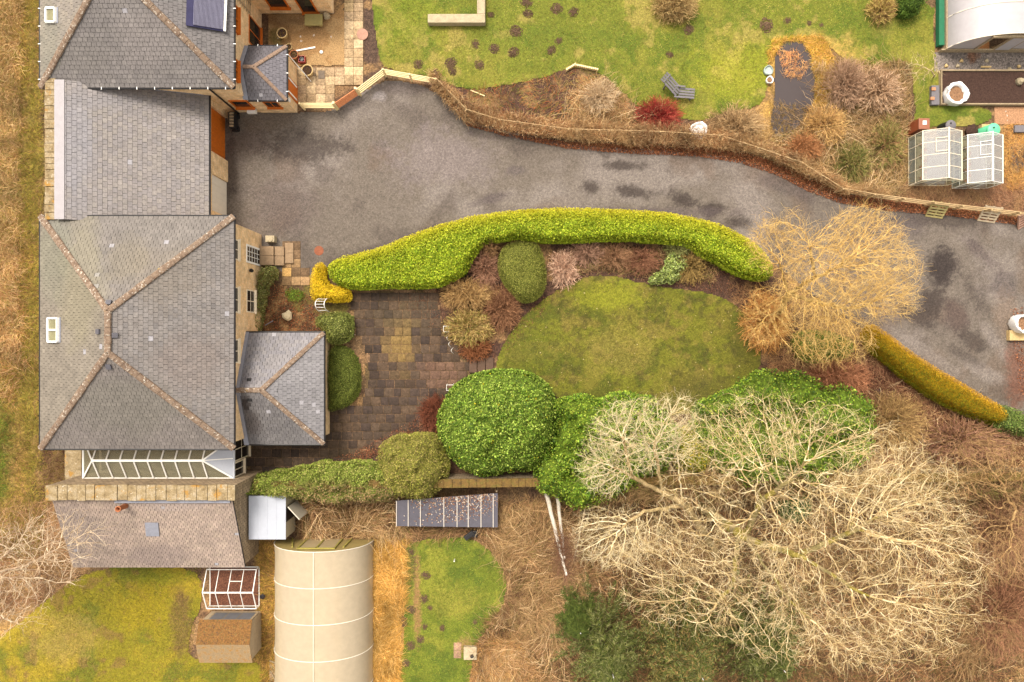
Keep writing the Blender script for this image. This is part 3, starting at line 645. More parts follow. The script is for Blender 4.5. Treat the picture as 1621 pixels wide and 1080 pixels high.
m.build('ridge_stone', M_ridge, ax)
m = MB(); m.box(ew+.02, ex1-.3, ey0+.3, ey1-.3, -.05, ez-.06); m.build('wall', M_sand, ax)
m = MB(); m.beam((ew+.06, ey0-.05, ez+.06), (ew+.06, ap[1], 4.08), .28, .03, (0, -.4, 1)); m.beam((ew+.06, ey1+.05, ez+.06), (ew+.06, ap[1], 4.08), .28, .03, (0, .4, 1)); m.build('flashing', M_lead, ax)
eave_gutter(ax, [(ex0+.1, ey0-.05, ez-.03), (ex1+.05, ey0-.05, ez-.03), (ex1+.05, ey1+.05, ez-.03), (ex0+.1, ey1+.05, ez-.03)], False)
m = MB()
for px, py, z in ((395, 602, 3.7), (396, 632, 3.7), (437, 618, 3.55)):
    x, y, z = W(px, py, z); m = MB(); m.box(x-.12, x+.12, y-.12, y+.12, z-.1, z+.1); m.build('roof_vent', M_black, ax)
# ---- conservatory
cv = thing('conservatory', 'long white-framed conservatory with glazed hipped roof, against the south wall of the middle house', 'conservatory', (-21, -7, 0))
kx0, kx1, ky0, ky1, kz, kr = -25.6, -16.6, -8.2, -5.8, 2.45, 3.2; km = (ky0+ky1)/2
P = [(kx0, ky0, kz), (kx1, ky0, kz), (kx1, ky1, kz), (kx0, ky1, kz)]; ra, rb = (kx0+1.0, km, kr), (kx1-1.55, km, kr)
m = MB(); m.slab([P[0], P[1], rb, ra], .02); m.slab([P[3], P[2], rb, ra], .02); m.slab([P[3], P[0], ra], .02); m.build('roof_glass', M_conserv, cv)
m = MB(); m.slab([P[1], P[2], rb], .03); m.build('roof_panel', M_metal, cv)
m = MB(); up = (0, 0, .03)
def addz(p, d=.04): return (p[0], p[1], p[2]+d)
m.beam(addz(ra, .05), addz(rb, .05), .13, .08)
for q, r_ in ((P[0], ra), (P[3], ra), (P[1], rb), (P[2], rb)): m.beam(addz(q), addz(r_), .08, .05)
n = 8
for i in range(n+1):
    t = i/n; x = ra[0]+(rb[0]-ra[0])*t
    m.beam((x, km, kr+.04), (x+.0, ky0, kz+.04), .07, .05); m.beam((x, km, kr+.04), (x, ky1, kz+.04), .07, .05)
m.beam((rb[0], km, kr+.05), (kx1, km, kz+.05), .05, .04)
for i in range(4): m.beam(addz(P[i], .0), addz(P[(i+1) % 4], .0), .09, .09)
m.build('glazing_bar', M_white, cv)
m = MB(); m.box(kx0+.03, kx1-.2, ky0+.02, ky0+.15, 0, .9); m.box(kx0, kx0+.14, ky0+.16, ky1, 0, .9); m.build('dwarf_wall', M_rubble, cv)
m = MB(); m.box(kx0+.2, kx1-.1, ky0+.16, ky1, 0, .02); m.build('floor_tiles', patchy('conservatory_floor', [c(150, 135, 100), c(120, 110, 85)], 2), cv)
wn = window(cv, 'E', kx1-.05, ky0+.95, ky1, .05, 2.4, M_cream, M_darkglass, (2, 2)); window(cv, 'E', kx1-.05, ky0, ky0+.9, .9, 2.4, M_cream, M_darkglass, (2, 1))
m = MB(); m.tube([(kx1+.02, ky0-.05, kz+.06), (kx1+.02, ky1, kz+.06)], .05, 8); m.build('gutter', M_metal, cv)
m = MB()
for k in range(5): m.beam((-16.35, -5.95+k*.0, 2.3), (-16.35, -5.95, 2.3), .02, .02) if False else None
m.tube([(-24.9, -6.2, .02), (-24.9, -6.2, .5)], .2, 8); m.build('pot', M_terra, cv)
# ---- low stone pier wall west of the conservatory
m = MB(); a = W(102, 712, 1.6); b = W(129, 768, 1.6); m.box(a[0], b[0], b[1], a[1]+1.2, 0, 1.6); m.build('stone_wall', M_lichen, label='low mossy stone wall closing the west end beside the conservatory', cat='wall', bevel=.04)
# ---- outbuilding
ob = thing('stone_outbuilding', 'old stone outbuilding with purplish slate roof and lichen-covered coping wall, south of the conservatory', 'building', (-21, -11.3, 0))
ox0, ox1, oy0, oy1 = -26.3, -16.0, -13.56, -9.03
slate_roof('roof', [[(ox0, oy0, 2.3), (ox1, oy0, 2.3), (ox1, oy1, 4.2), (ox0, oy1, 4.2)]], [c(162, 143, 132), c(174, 154, 141), c(152, 135, 125), c(166, 149, 134)], ob, 51, sw=.24, sh=.17, stains=[(120, 840, 50, 50, c(128, 116, 112), .5), (250, 880, 60, 20, c(130, 115, 112), .5), (270, 800, 60, 10, c(170, 155, 150), .4)])
m = MB(); m.add([(ox0+.1, oy0+.15, 0), (ox1-.04, oy0+.15, 0), (ox1-.04, oy1+.02, 0), (ox0+.1, oy1+.02, 0), (ox0+.1, oy0+.15, 2.25), (ox1-.04, oy0+.15, 2.25), (ox1-.04, oy1+.02, 4.07), (ox0+.1, oy1+.02, 4.07)],
                [(3, 2, 1, 0), (4, 5, 6, 7), (0, 1, 5, 4), (1, 2, 6, 5), (2, 3, 7, 6), (3, 0, 4, 7)]); m.build('wall', M_rubble, ob)
m = MB(); m.box(-26.4, -15.75, oy1+.03, -8.2, 0, 4.35); m.build('high_wall', M_rubble, ob)
m = MB(); x = -26.45; 
while x < -16.0:
    l = random.uniform(.45, .75); m.box(x+.01, min(x+l, -15.7)-.01, oy1-.02+random.uniform(-.03, .03), -8.17+random.uniform(-.03, .03), 4.36, 4.52+random.uniform(-.02, .03)); x += l
m.build('coping_stone', M_lichen, ob, bevel=.02)
m = MB(); m.box(-22.7, ox1-.1, oy1-.22, oy1-.03, 4.17, 4.26); m.build('flashing', M_lead, ob)
x, y, z = W(190, 803, 4.4); m = MB(); m.lathe(x+.15, y, [(.16, 4.1), (.13, 4.75), (.17, 4.8), (.17, 4.88), (.12, 4.88), (.11, 4.4)], 14); m.build('chimney_pot', M_terra, ob, smooth=True)
m = MB(); n_ = Vector((0, -1.9, 4.53)).normalized(); a = [roof_hit(x, y, (0, oy0, 2.3), n_)+n_*.07 for x, y in ((230, 827), (251, 827), (253, 848), (232, 848))]; m.slab(a, .08); m.build('roof_window', M_lead, ob)
# ---- garage
ga = thing('stone_garage', 'low garage with steep side-sloping slate roof between the two sandstone houses', 'garage', (-21.4, 10.6, 0))
gx0, gx1, gy0, gy1 = -24.9, -17.86, 6.75, 14.48
slate_roof('roof', [[(gx1, gy0, 3.0), (gx1, gy1, 3.0), (gx0, gy1, 5.4), (gx0, gy0, 5.4)]], [c(140, 132, 130), c(134, 128, 130), c(148, 140, 134)], ga, 71, sw=.3, sh=.25, stains=[(120, 230, 30, 110, c(140, 138, 146), .6), (160, 160, 100, 12, c(128, 124, 128), .5)])  # long strip on the north edge paints shade beside the taller house
m = MB(); m.box(gx1-.4, gx1-.12, gy0, 7.85, 0, 2.93); m.box(gx1-.4, gx1-.12, 10.05, 11.38, 0, 2.93); m.box(gx1-.4, gx1-.12, 14.12, gy1, 0, 2.93)
m.box(gx1-.4, gx1-.12, 7.85, 10.05, 2.32, 2.93); m.box(gx1-.4, gx1-.12, 11.38, 14.12, 2.42, 2.93); m.build('wall', M_sand, ga); m = MB(); m.box(gx0-.2, gx0, gy0, gy1, 0, 5.2); m.build('rear_wall', M_rubble, ga)
m = MB(); m.box(gx1-.36, gx1-.3, 11.4, 14.1, .02, 2.4)
for k in range(1, 12): m.box(gx1-.3, gx1-.288, 11.4+k*.225-.09, 11.4+k*.225+.09, .06, 2.36)
m.build('garage_door', M_orange, ga, label='orange-brown timber garage door')
m = MB(); m.box(gx1-.26, gx1-.2, 7.87, 10.03, .02, 2.3)
for k in range(1, 6): m.box(gx1-.2, gx1-.19, 7.87+k*.36-.17, 7.87+k*.36+.17, .05, 2.27)
m.build('garage_door', plain('white_door', (.62, .56, .48), .05, 3, .5, .03), ga, label='white panelled garage door')
m = MB(); m.box(-25.35, -24.8, gy0, gy1, 5.36, 5.42); m.build('lead_gutter', plain('pale_lead', c(178, 172, 176), .08, 3, .6, .05), ga)
m = MB()
for k in range(7): m.beam((gx1-.3-k*.35+0, gy1-.02, 3.05+.0+k*.12), (gx1-.62-k*.35, gy1-.02, 3.18+k*.12), .05, .14, (0, 0, 1))
m.build('flashing', M_lead, ga)
eave_gutter(ga, [(gx1+.05, gy0, 2.96), (gx1+.05, gy1, 2.96)], False)
m = MB(); y = gy0-.0
while y < gy1+.2:
    l = random.uniform(.3, .55); m.box(-26.0, -25.4, y+.01, y+l-.01, 4.9, 5.25+random.uniform(-.03, .03)); y += l
m.box(-25.95, -25.45, gy0, gy1, 0, 4.88)
m.build('parapet_wall', M_lichen, ga, bevel=.02)
m = MB(); m.box(-26.45, -26.05, gy0, gy1+.3, 0, 4.3); m.build('back_wall', patchy('yellow_lichen_wall', [c(190, 165, 120), c(205, 180, 135)], 2, spots=[(c(205, 165, 20), .6, .55)]), ga)
# ---- upper house
uh = thing('stone_house', 'sandstone house with solar tubes on its slate roof, topmost building of the row', 'house', (XM, 20, 0))
uy = 14.2; top = 33.0; r1 = (XM, uy+hl, RZ); r2 = (XM, top-hl, RZ); A, B, D, E = (X0, uy, EV), (X1, uy, EV), (X1, top, EV), (X0, top, EV)
slate_roof('roof', [[A, B, r1], [B, D, r2, r1], [E, A, r1, r2]], [[c(124, 118, 117), c(130, 124, 121), c(120, 114, 113)], SD, SB], uh, 91, stains=[(240, 60, 60, 50, c(138, 130, 128), .5), (130, 90, 50, 30, c(122, 116, 112), .5), (80, 60, 20, 60, c(132, 130, 116), .5)])
m = MB()
for p, q in ((A, r1), (B, r1), (r1, r2)): ridge_line(m, p, q, .15)
m.build('ridge_stone', M_ridge, uh)
m = MB(); m.box(X0+.3, WX, uy+.28, top-.3, -.05, EV-.08); m.build('wall', M_sand, uh)
eave_gutter(uh, [(X0-.05, top, EV-.03), (X0-.05, uy-.05, EV-.03), (X1+.05, uy-.05, EV-.03), (X1+.05, top, EV-.03)])
skylight(uh, 76, 14, 90, 36, (X0, 0, EV), nW, 1)
a = [roof_hit(x, y, (X1, 0, EV), nE)+nE*.16 for x, y in ((296, -22), (358, -22), (355, 52), (294, 42))]
m = MB(); m.slab(a, .06); so_ = m.build('solar_panel', M_tubes, uh)
m = MB(); k = 24
for i in range(k):
    t = (i+.5)/k; p = a[0]+(a[1]-a[0])*(.18+.78*t); q = a[3]+(a[2]-a[3])*(.18+.78*t); m.tube([p+nE*.05, q+nE*.05-(q-p)*.03], .028, 6)
m.build('solar_tube', M_tubes2, so_)
m = MB(); m.beam(a[1]+nE*.05, a[2]+nE*.05, .12, .12, nE); m.build('header_rail', M_white, so_)
for (q0, q1, za, zb) in ((9, 50, 3.9, 4.75), (94, 127, 3.9, 4.75)):
    f = (1-4.2/H)/S; window(uh, 'E', WX, (CY-q1)*f, (CY-q0)*f, za, zb, M_orange, M_darkglass, (2, 1), proud=.12)
window(uh, 'E', WX, 18.0, 19.7, .2, 2.1, M_orange, M_darkglass, (2, 1))
window(uh, 'S', uy+.28, -17.05, -15.95, 1.0, 2.2, M_orange, M_darkglass, (1, 1), proud=.08)
m = MB(); m.box(-16.5, -15.95, uy-.0, uy+.26, .5, .75); m.build('meter_box', M_white, uh)
m = MB(); m.tube([(-17.3, uy+.2, 0), (-17.3, uy+.2, 4.9)], .05, 8); m.build('downpipe', M_black, uh)
m = MB()
for k in range(7): m.box(WX+.04, WX+.07, 19.6-.0, 22.4, 2.0+k*.3, 2.04+k*.3)
for k in range(5): m.box(WX+.02, WX+.04, 19.8+k*.6, 19.83+k*.6, 1.8, 4.1)
m.build('trellis', M_oldwood, uh)
# porch wing
pw = MB(); wx1 = -13.6; pw.box(WX+.003, wx1, 14.46, 17.3, -.05, 2.62); pw.build('porch_wall', M_sand, uh)
ex1 = -13.39; ey0, ey1, ez = 14.3, 17.5, 2.7; ap = (-15.0, 15.92, 3.6); rw = (WX+.02, 15.92, 3.6); A, B, D, E = (WX+.02, ey0, ez), (ex1, ey0, ez), (ex1, ey1, ez), (WX+.02, ey1, ez)
slate_roof('porch_roof', [[B, D, ap], [D, E, rw, ap], [A, B, ap, rw]], [[c(128, 124, 132), c(120, 116, 124)], [c(104, 100, 106), c(98, 94, 100)], [c(118, 114, 120), c(110, 106, 112)]], uh, 111, sw=.25, sh=.2)
m = MB()
for p, q in ((B, ap), (D, ap), (ap, rw)): ridge_line(m, p, q, .09, .35)
m.build('ridge_tile', M_ridge2, uh)
m = MB(); m.beam((WX+.08, ey0, ez+.07), (WX+.08, ap[1], 3.7), .3, .03, (0, -.4, 1)); m.beam((WX+.08, ey1, ez+.07), (WX+.08, ap[1], 3.7), .3, .03, (0, .4, 1)); m.build('flashing', M_lead, uh)
eave_gutter(uh, [(WX+.2, ey0-.04, ez-.03), (ex1+.05, ey0-.04, ez-.03), (ex1+.05, ey1+.04, ez-.03), (WX+.2, ey1+.04, ez-.03)])
m = MB(); m.box(wx1, wx1+.05, 15.0, 16.1, .05, 2.1); m.build('porch_door', M_orange, uh)
m = MB(); m.box(wx1+.06, wx1+.08, 15.1, 15.2, .3, 1.9); m.box(wx1+.06, wx1+.08, 15.9, 16.0, .3, 1.9); m.box(wx1+.02, wx1+.1, 14.55, 14.75, 1.6, 2.2); m.build('door_trim', M_white, uh)
window(uh, 'S', 14.46, -15.1, -14.2, 1.0, 2.0, M_orange, M_darkglass, (2, 1))
m = MB(); m.tube([(wx1+.06, 17.3, 2.6), (wx1+.9, 16.4, .1)], .03, 6); m.build('waste_pipe', M_white, uh)
# north wing closing the yard
m = MB(); m.box(WX+.004, -11.3, 20.75, 27, -.05, 2.75); m.build('wing_wall', M_sand, uh)
slate_roof('wing_roof', [[(WX, 20.5, 2.8), (-11.1, 20.5, 2.8), (-11.1, 24, 4.6), (WX, 24, 4.6)], [(-11.1, 27.4, 2.8), (WX, 27.4, 2.8), (WX, 24, 4.6), (-11.1, 24, 4.6)]], SD, uh, 121)
window(uh, 'S', 20.75, -15.0, -13.8, .8, 2.3, M_orange, M_darkglass, (1, 1), proud=.08); window(uh, 'S', 20.75, -13.2, -12.2, .15, 2.3, M_orange, M_darkglass, (1, 1), proud=.08)
# steps
m = MB(); x, y, _ = W(417, 412); 
for (a, b, zz, yy0, yy1) in ((-15.83, -14.95, .45, 4.75, 5.95), (-14.94, -14.35, .3, 4.75, 5.95), (-14.34, -13.8, .15, 4.9, 6.2)):
    for k in range(2): m.box(a+.005, b, yy0+(yy1-yy0)*k/2+.006, yy0+(yy1-yy0)*(k+1)/2-.006, 0, zz)
m.build('front_steps', plain('step_stone', c(165, 138, 108), .2, 4, .85, .2), label='worn stone steps up to the front door of the middle house', cat='steps', bevel=.02)
# ---- polytunnel (south)
def hoop(xc, hw, ht, y, n=24, z0=0, inset=0):
    return [(xc-(hw-inset)*math.cos(math.pi*i/n), y, z0+(ht-inset)*math.sin(math.pi*i/n)**.85) for i in range(n+1)]
pt = thing('polytunnel', 'long beige polytunnel running off the bottom edge beside dry grass', 'polytunnel', (-11.8, -19, 0))
xc, hw, ht = -11.8, 3.06, 2.65; yy = [-12.55-i*2.18 for i in range(7)]
V = []; n = 24
for j, y in enumerate(yy):
    V += hoop(xc, hw, ht, y)
    if j < len(yy)-1:
        for t in (.33, .66): V += hoop(xc, hw, ht, y-2.18*t, inset=.03)
rows = len(V)//(n+1)
F = [(j*(n+1)+i, j*(n+1)+i+1, (j+1)*(n+1)+i+1, (j+1)*(n+1)+i) for j in range(rows-1) for i in range(n)]
m = MB(); m.add(V, F); m.build('cover', M_poly, pt, smooth=True)
m = MB()
for y in yy: m.tube(hoop(xc, hw+.012, ht+.012, y), .024, 6)
m.tube([(xc, yy[0], ht+.02), (xc, yy[-1], ht+.02)], .022, 6); m.build('hoop', M_polybar, pt, smooth=True)
m = MB(); hp = hoop(xc, hw-.02, ht-.02, yy[0]+.02)
m.add([(p[0], p[1]+.0, p[2]) for p in hp], [tuple(range(len(hp)))]); m.build('end_cover', plain('end_film', c(170, 150, 95), .15, 2, .5, .1), pt)
m = MB()
for (a, b) in (((-12.9, 0), (-12.9, 2.2)), ((-10.7, 0), (-10.7, 2.2)), ((-12.9, 2.15), (-10.7, 2.15)), ((-13.9, 0), (-13.3, 1.9)), ((-10.1, 0), (-10.2, 1.9)), ((-11.8, 0), (-11.8, 2.2))):
    m.beam((a[0], yy[0]+.08, a[1]), (b[0], yy[0]+.08, b[1]), .09, .07, (0, 1, 0))
m.build('door_frame', plain('green_timber', c(172, 160, 80), .2, 5, .8, .1), pt)
m = MB(); m.box(-12.85, -10.75, yy[0]+.03, yy[0]+.05, .1, 2.1); m.build('door', plain('door_film', c(188, 168, 130), .1, 2, .5, .1), pt)
m = MB(); m.box(xc-2.7, xc-1.2, -24, -13, 0, .25); m.box(xc+1.0, xc+2.7, -24, -13, 0, .25); m.build('planting_bed', M_soil, pt)
# ---- polytunnel (north east)
pt = thing('polytunnel', 'white polytunnel with open timber door in the top right corner', 'polytunnel', (30.4, 22, 0))
xc, hw, ht = 30.35, 3.1, 2.55; yy = [18.35+i*1.9 for i in range(5)]
V = []
for y in yy: V += hoop(xc, hw, ht, y)
m = MB(); m.add(V, [(j*(n+1)+i, (j+1)*(n+1)+i, (j+1)*(n+1)+i+1, j*(n+1)+i+1) for j in range(len(yy)-1) for i in range(n)]); m.build('cover', M_polyw, pt, smooth=True)
m = MB()
for y in yy: m.tube(hoop(xc, hw+.012, ht+.012, y), .03, 6)
m.build('hoop', M_polybar, pt, smooth=True)
m = MB(); m.box(xc-hw-.42, xc-hw-.08, 18.6, 26, .0, .35); m.build('side_netting', M_greendark, pt)
m = MB(); m.box(xc-hw-.06, xc-hw+.02, 18.3, 26, 0, .5); m.beam((xc-hw-.3, 18.3, .2), (xc+hw, 18.3, .2), .08, .4); m.build('base_board', M_oldwood, pt)
m = MB()
hl_ = hoop(xc, hw, ht, 18.36); L_ = [p for p in hl_ if p[0] < 29.0]+[(29.0, 18.36, 2.35), (29.0, 18.36, 0)]; R_ = [(31.2, 18.36, 0), (31.2, 18.36, 2.4)]+[p for p in hl_ if p[0] > 31.2]
m.add(L_, [tuple(range(len(L_)))]); m.add(R_, [tuple(range(len(R_)))]); m.build('end_cover', M_polyw, pt)
m = MB(); m.beam((29.05, 18.33, 0), (29.05, 18.33, 2.2), .1, .1); m.beam((30.25, 18.33, 0), (30.25, 18.33, 2.2), .1, .1); m.beam((31.2, 18.33, 0), (31.2, 18.33, 2.2), .1, .1); m.beam((28.9, 18.3, 2.2), (31.4, 18.3, 2.2), .16, .16); m.build('door_frame', M_oldwood, pt)
m = MB(); m.slab([(29.0, 18.1, .05), (30.1, 17.3, .05), (30.1, 17.3, .06), (29.0, 18.1, .06)], .01) if False else m.box(30.3, 31.15, 18.26, 18.3, .05, 2.1); m.build('door', M_polyw, pt)
m = MB(); m.box(29.1, 30.2, 18.4, 25, .0, .03); m.build('earth_floor', plain('tunnel_floor', c(190, 130, 80), .2, 4, .9, .2), pt)
# ---- greenhouses
def greenhouse(label, x0, x1, y0, y1, ez, rz, gl, glside, nb, fr, group):
    t = thing('greenhouse', label, 'greenhouse', ((x0+x1)/2, (y0+y1)/2, 0), group=group); xm = (x0+x1)/2
    m = MB(); b = .028
    for y in (y0, y1):
        for x in (x0, x1): m.beam((x, y, 0), (x, y, ez), b, b)
        m.beam((x0, y, ez), (xm, y, rz), b, b); m.beam((x1, y, ez), (xm, y, rz), b, b); m.beam((x0, y, .03), (x1, y, .03), b, b); m.beam((x0, y, ez), (x1, y, ez), b, b)
        m.beam((x0, y, .1), (x0+.6, y, ez), .02, .02); m.beam((xm, y, 0), (xm, y, ez), b, b)
    for k in range(1, nb):
        y = y0+(y1-y0)*k/nb
        m.beam((x0, y, 0), (x0, y, ez), .03, .03); m.beam((x1, y, 0), (x1, y, ez), .03, .03); m.beam((x0, y, ez), (xm, y, rz), .03, .03); m.beam((x1, y, ez), (xm, y, rz), .03, .03)
    for x, z, ww in ((x0, .03, b), (x1, .03, b), (x0, ez, .05), (x1, ez, .05), (x0, ez*.5, .02), (x1, ez*.5, .02)): m.beam((x, y0-.02, z), (x, y1+.02, z), ww, b)
    m.beam((xm, y0-.03, rz+.02), (xm, y1+.03, rz+.02), .09, .05)
    m.build('frame', fr, t)
    m = MB(); m.slab([(x0, y0, ez), (x0, y1, ez), (xm, y1, rz), (xm, y0, rz)], .008); m.slab([(x1, y0, ez), (x1, y1, ez), (xm, y1, rz), (xm, y0, rz)], .008); m.build('roof_glass', gl, t)
    m = MB(); m.box(x0-.006, x0+.001, y0, y1, .05, ez); m.box(x1-.001, x1+.006, y0, y1, .05, ez)
    for y in (y0, y1): m.add([(x0, y, .05), (x1, y, .05), (x1, y, ez), (xm, y, rz), (x0, y, ez)], [(0, 1, 2, 3, 4)])
    m.build('side_glass', glside, t)
    m = MB(); a, b_ = (x0+.5*(xm-x0)), y0+.55*(y1-y0); hz = ez+(rz-ez)*.5+.05
    m.beam((a, b_, hz-.0), (a, b_+.8, hz), .03, .03); m.beam((a, b_, hz), (xm, b_, rz+.05), .03, .03); m.beam((a, b_+.8, hz), (xm, b_+.8, rz+.05), .03, .03); m.build('roof_vent', fr, t)
    m = MB(); m.box(x0+.1, x0+.75, y0+.1, y1-.1, .65, .7); m.box(x0+.12, x0+.17, y0+.12, y0+.17, 0, .65); m.box(x0+.68, x0+.73, y1-.17, y1-.12, 0, .65); m.box(x0+.12, x0+.17, y1-.17, y1-.12, 0, .65); m.box(x0+.68, x0+.73, y0+.12, y0+.17, 0, .65); m.build('staging', M_oldwood, t)
    m = MB(); m.box(x0+.05, x1-.05, y0+.05, y1-.05, 0, .015); m.build('floor_slabs', plain('floor_grey', c(150, 142, 140), .2, 3, .9, .1), t)
    m = MB()
    for k in range(7):
        px, py = x0+.3+(k % 2)*.22, y0+.3+k*(y1-y0-.6)/7; m.lathe(px, py, [(.07, .7), (.1, .9), (.1, .92), (.085, .92), (.08, .86), (0, .86)], 10)
    m.build('flower_pot', M_terra, t)
    return t
gr = 'two greenhouses beside the upper garden'
g1 = greenhouse('left greenhouse of two, cream timber base rail and clear side panes', 25.1, 27.5, 9.84, 12.85, 1.5, 2.12, M_glass, M_glassside, 4, M_cream, gr)
g2 = greenhouse('right greenhouse of two, with thick white ridge bar and roof tinted pale as reflected sky', 27.85, 30.0, 9.65, 12.6, 1.5, 2.12, M_glass, M_glassside, 4, M_alu, gr)
# bare frame over leaf mould
def W3(px, py, z): return Vector(W(px, py, z))
fr = thing('bare_greenhouse', 'unglazed white greenhouse frame standing over brown leaves by the mossy shed', 'greenhouse frame', (-17.5, -15.6, 0))
x0, x1, y0, y1 = -19.1, -16.0, -16.75, -14.3; ym = (y0+y1)/2; ez, rz = .5, 1.1; b = .05; m = MB()
for x in (x0, x1):
    for y in (y0, y1): m.beam((x, y, 0), (x, y, ez), b, b)
    m.beam((x, y0, ez), (x, ym, rz), b, b); m.beam((x, y1, ez), (x, ym, rz), b, b); m.beam((x, y0, .03), (x, y1, .03), b, b)
for k in range(1, 4):
    x = x0+(x1-x0)*k/4; m.beam((x, y0, ez), (x, ym, rz), .035, .035); m.beam((x, y1, ez), (x, ym, rz), .035, .035)
for y, z, ww in ((y0, ez, b), (y1, ez, b), (ym, rz, .08), (y0, .03, b), (y1, .03, b)): m.beam((x0, y, z), (x1, y, z), ww, b)
m.beam((x0+(x1-x0)*.5, ym+.6, .82), (x0+(x1-x0)*.75, ym+.6, .82), .035, .035)
m.build('frame', M_alu, fr)
m = MB(); m.box(x0+.05, x1-.05, y0+.05, y1-.05, 0, .12); m.build('leaf_mould', patchy('leaf_mould', [c(70, 45, 38), c(115, 75, 58), c(150, 100, 75)], 14, var=.4), fr)
# shed
sh = thing('garden_shed', 'small garden shed with orange moss on its felt roof, below the bare greenhouse frame', 'shed', (-17.5, -18.2, 0))
x0, x1 = -19.0, -15.85; yr = -18.3; m = MB()
m.add([(x0, -19.4, 0), (x1, -19.4, 0), (x1, -17.1, 0), (x0, -17.1, 0), (x0, -19.4, 1.62), (x1, -19.4, 1.62), (x1, -17.1, 1.6), (x0, -17.1, 1.6), (x0, yr, 2.05), (x1, yr, 2.05)],
      [(3, 2, 1, 0), (0, 1, 5, 4), (2, 3, 7, 6), (1, 2, 6, 9, 5), (3, 0, 4, 8, 7)]); m.build('wall', plain('pale_boards', c(195, 175, 145), .15, 4, .8, .1), sh)
m = MB(); m.slab([(x0-.05, yr, 2.1), (x1+.03, yr, 2.1), (x1+.03, -16.95, 1.68), (x0-.05, -16.95, 1.68)], .04); rf = m.build('roof', M_moss, sh)
m = MB(); m.slab([(x0-.05, -19.6, 1.64), (x1+.03, -19.6, 1.64), (x1+.03, yr-.004, 2.1), (x0-.05, yr-.004, 2.1)], .04); m.build('lower_slope', M_felt, rf)
m = MB(); m.box(x0+.35, x1-.05, -17.08, -17.03, .35, 1.55); 
w_ = m.build('window', M_oldwood, sh); m = MB()
for k in range(3): m.box(x0+.45+k*.85, x0+.45+k*.85+.8, -17.03, -17.02, .45, 1.45)
m.build('pane', plain('dusty_glass', c(110, 112, 118), .15, 3, .3, 0), w_)
# steel store with open door
st = thing('metal_shed', 'pale blue-grey metal shed with its door hanging open, beside the old outbuilding', 'shed', (-14.8, -10.7, 0))
x0, x1, y0, y1, hz = -15.92, -13.68, -12.0, -9.36, 1.95
m = MB(); m.box(x0+.03, x1-.03, y0+.03, y1-.03, 0, hz-.06); m.build('body', M_metalside, st)
m = MB(); m.slab([(x0, y0, hz), (x1, y0, hz), (x1, y1, hz), (x0, y1, hz)], .05); 
for k in range(1, 4): m.box(x0+(x1-x0)*k/4-.012, x0+(x1-x0)*k/4+.012, y0, y1, hz, hz+.012)
m.build('roof', M_metal, st, bevel=.01)
hx, hy, _ = W(454, 803, 1.9); ex_, ey_, _ = W(467, 823, 1.9); m = MB(); m.beam((hx+.04, hy, .95), (ex_+.25, ey_+.0, .95), .06, 1.8)
dd = m.build('door', plain('door_panel', c(218, 208, 190), .08, 3, .5, .05), st); m = MB(); m.box(x1-.028, x1-.02, -11.0, -10.1, .1, 1.8); m.build('doorway_shade', M_black, st)  # black panel on the closed body stands in for the dark interior
m = MB(); m.box(x1-.3, x1-.12, -11.0, -10.8, hz+.001, hz+.06); m.build('latch', M_white, dd)
# low lean-to with sheet roof
lt = thing('log_store', 'low lean-to store with grey sheet roof and pale battens, against the garden wall', 'lean-to', (-4, -10.3, 0))
a, b, cc, d = W3(627, 793, 1.5), W3(788, 781, 1.5), W3(788, 835, 1.2), W3(627, 833, 1.2); m = MB(); m.slab([a, b, cc, d], .04); m.build('roof', M_blacksheet, lt)
m = MB()
M_bat = plain('batten_grey', c(215, 205, 195), .1, 4, .6, .05)
for t in (.005, .12, .24, .47, .60, .71, .835, .955): m = MB(); m.beam(a+(b-a)*t+Vector((0, 0, .03)), d+(cc-d)*t+Vector((0, 0, .03)), .05, .04); m.build('batten', M_bat, lt)
m = MB()
for q in (a, b, cc, d): m.beam((q.x*.97-.1, q.y+.1, 0), (q.x*.97-.1, q.y+.1, q.z-.08), .09, .09)
m.build('post', M_oldwood, lt)
P0 = np.array([a+(b-a)*u+(d-a)*v for u, v in zip(rng.beta(3, 1.6, 900), rng.random(900)**1.4)]); P0[:, 2] += .05
V, F = leaf_quads(P0, np.array([[0, 0, 1.]])+.5*rng.standard_normal((900, 3))*[1, 1, .3], rng.uniform(.05, .13, 900), .6)
mesh_np('dead_leaves', V, F, M_leafmatt, lt, C=np.repeat(pick([c(205, 170, 140), c(170, 120, 85), c(230, 215, 200), c(140, 95, 70)], 900), 4, 0))
# ---- long garden wall
m = MB(); x = -15.6
while x < 34:
    l = random.uniform(.35, .6); yo = -8.75+.012*(x+16); m.box(x+.006, x+l-.006, yo-.26, yo+.26, 1.9, 2.05+random.uniform(-.02, .02)); x += l
gw = thing('garden_wall', 'long mossy stone garden wall running across under the ivy and laurels', 'wall', (8, -8.7, 0))
m.build('coping', patchy('mossy_coping', [c(98, 80, 52), c(128, 100, 54), c(112, 106, 54)], 3, var=.35), gw, bevel=.02)
m = MB(); m.add([(-15.6, -9.0, 0), (34, -8.4, 0), (34, -7.95, 0), (-15.6, -8.55, 0), (-15.6, -9.0, 1.89), (34, -8.4, 1.89), (34, -7.95, 1.89), (-15.6, -8.55, 1.89)], [(3, 2, 1, 0), (4, 5, 6, 7), (0, 1, 5, 4), (1, 2, 6, 5), (2, 3, 7, 6), (3, 0, 4, 7)]); m.build('wall_face', M_rubble, gw)

VB, TB = 1.62, 1.45      # small leaves and twigs: paler surface than the shaded average seen from afar
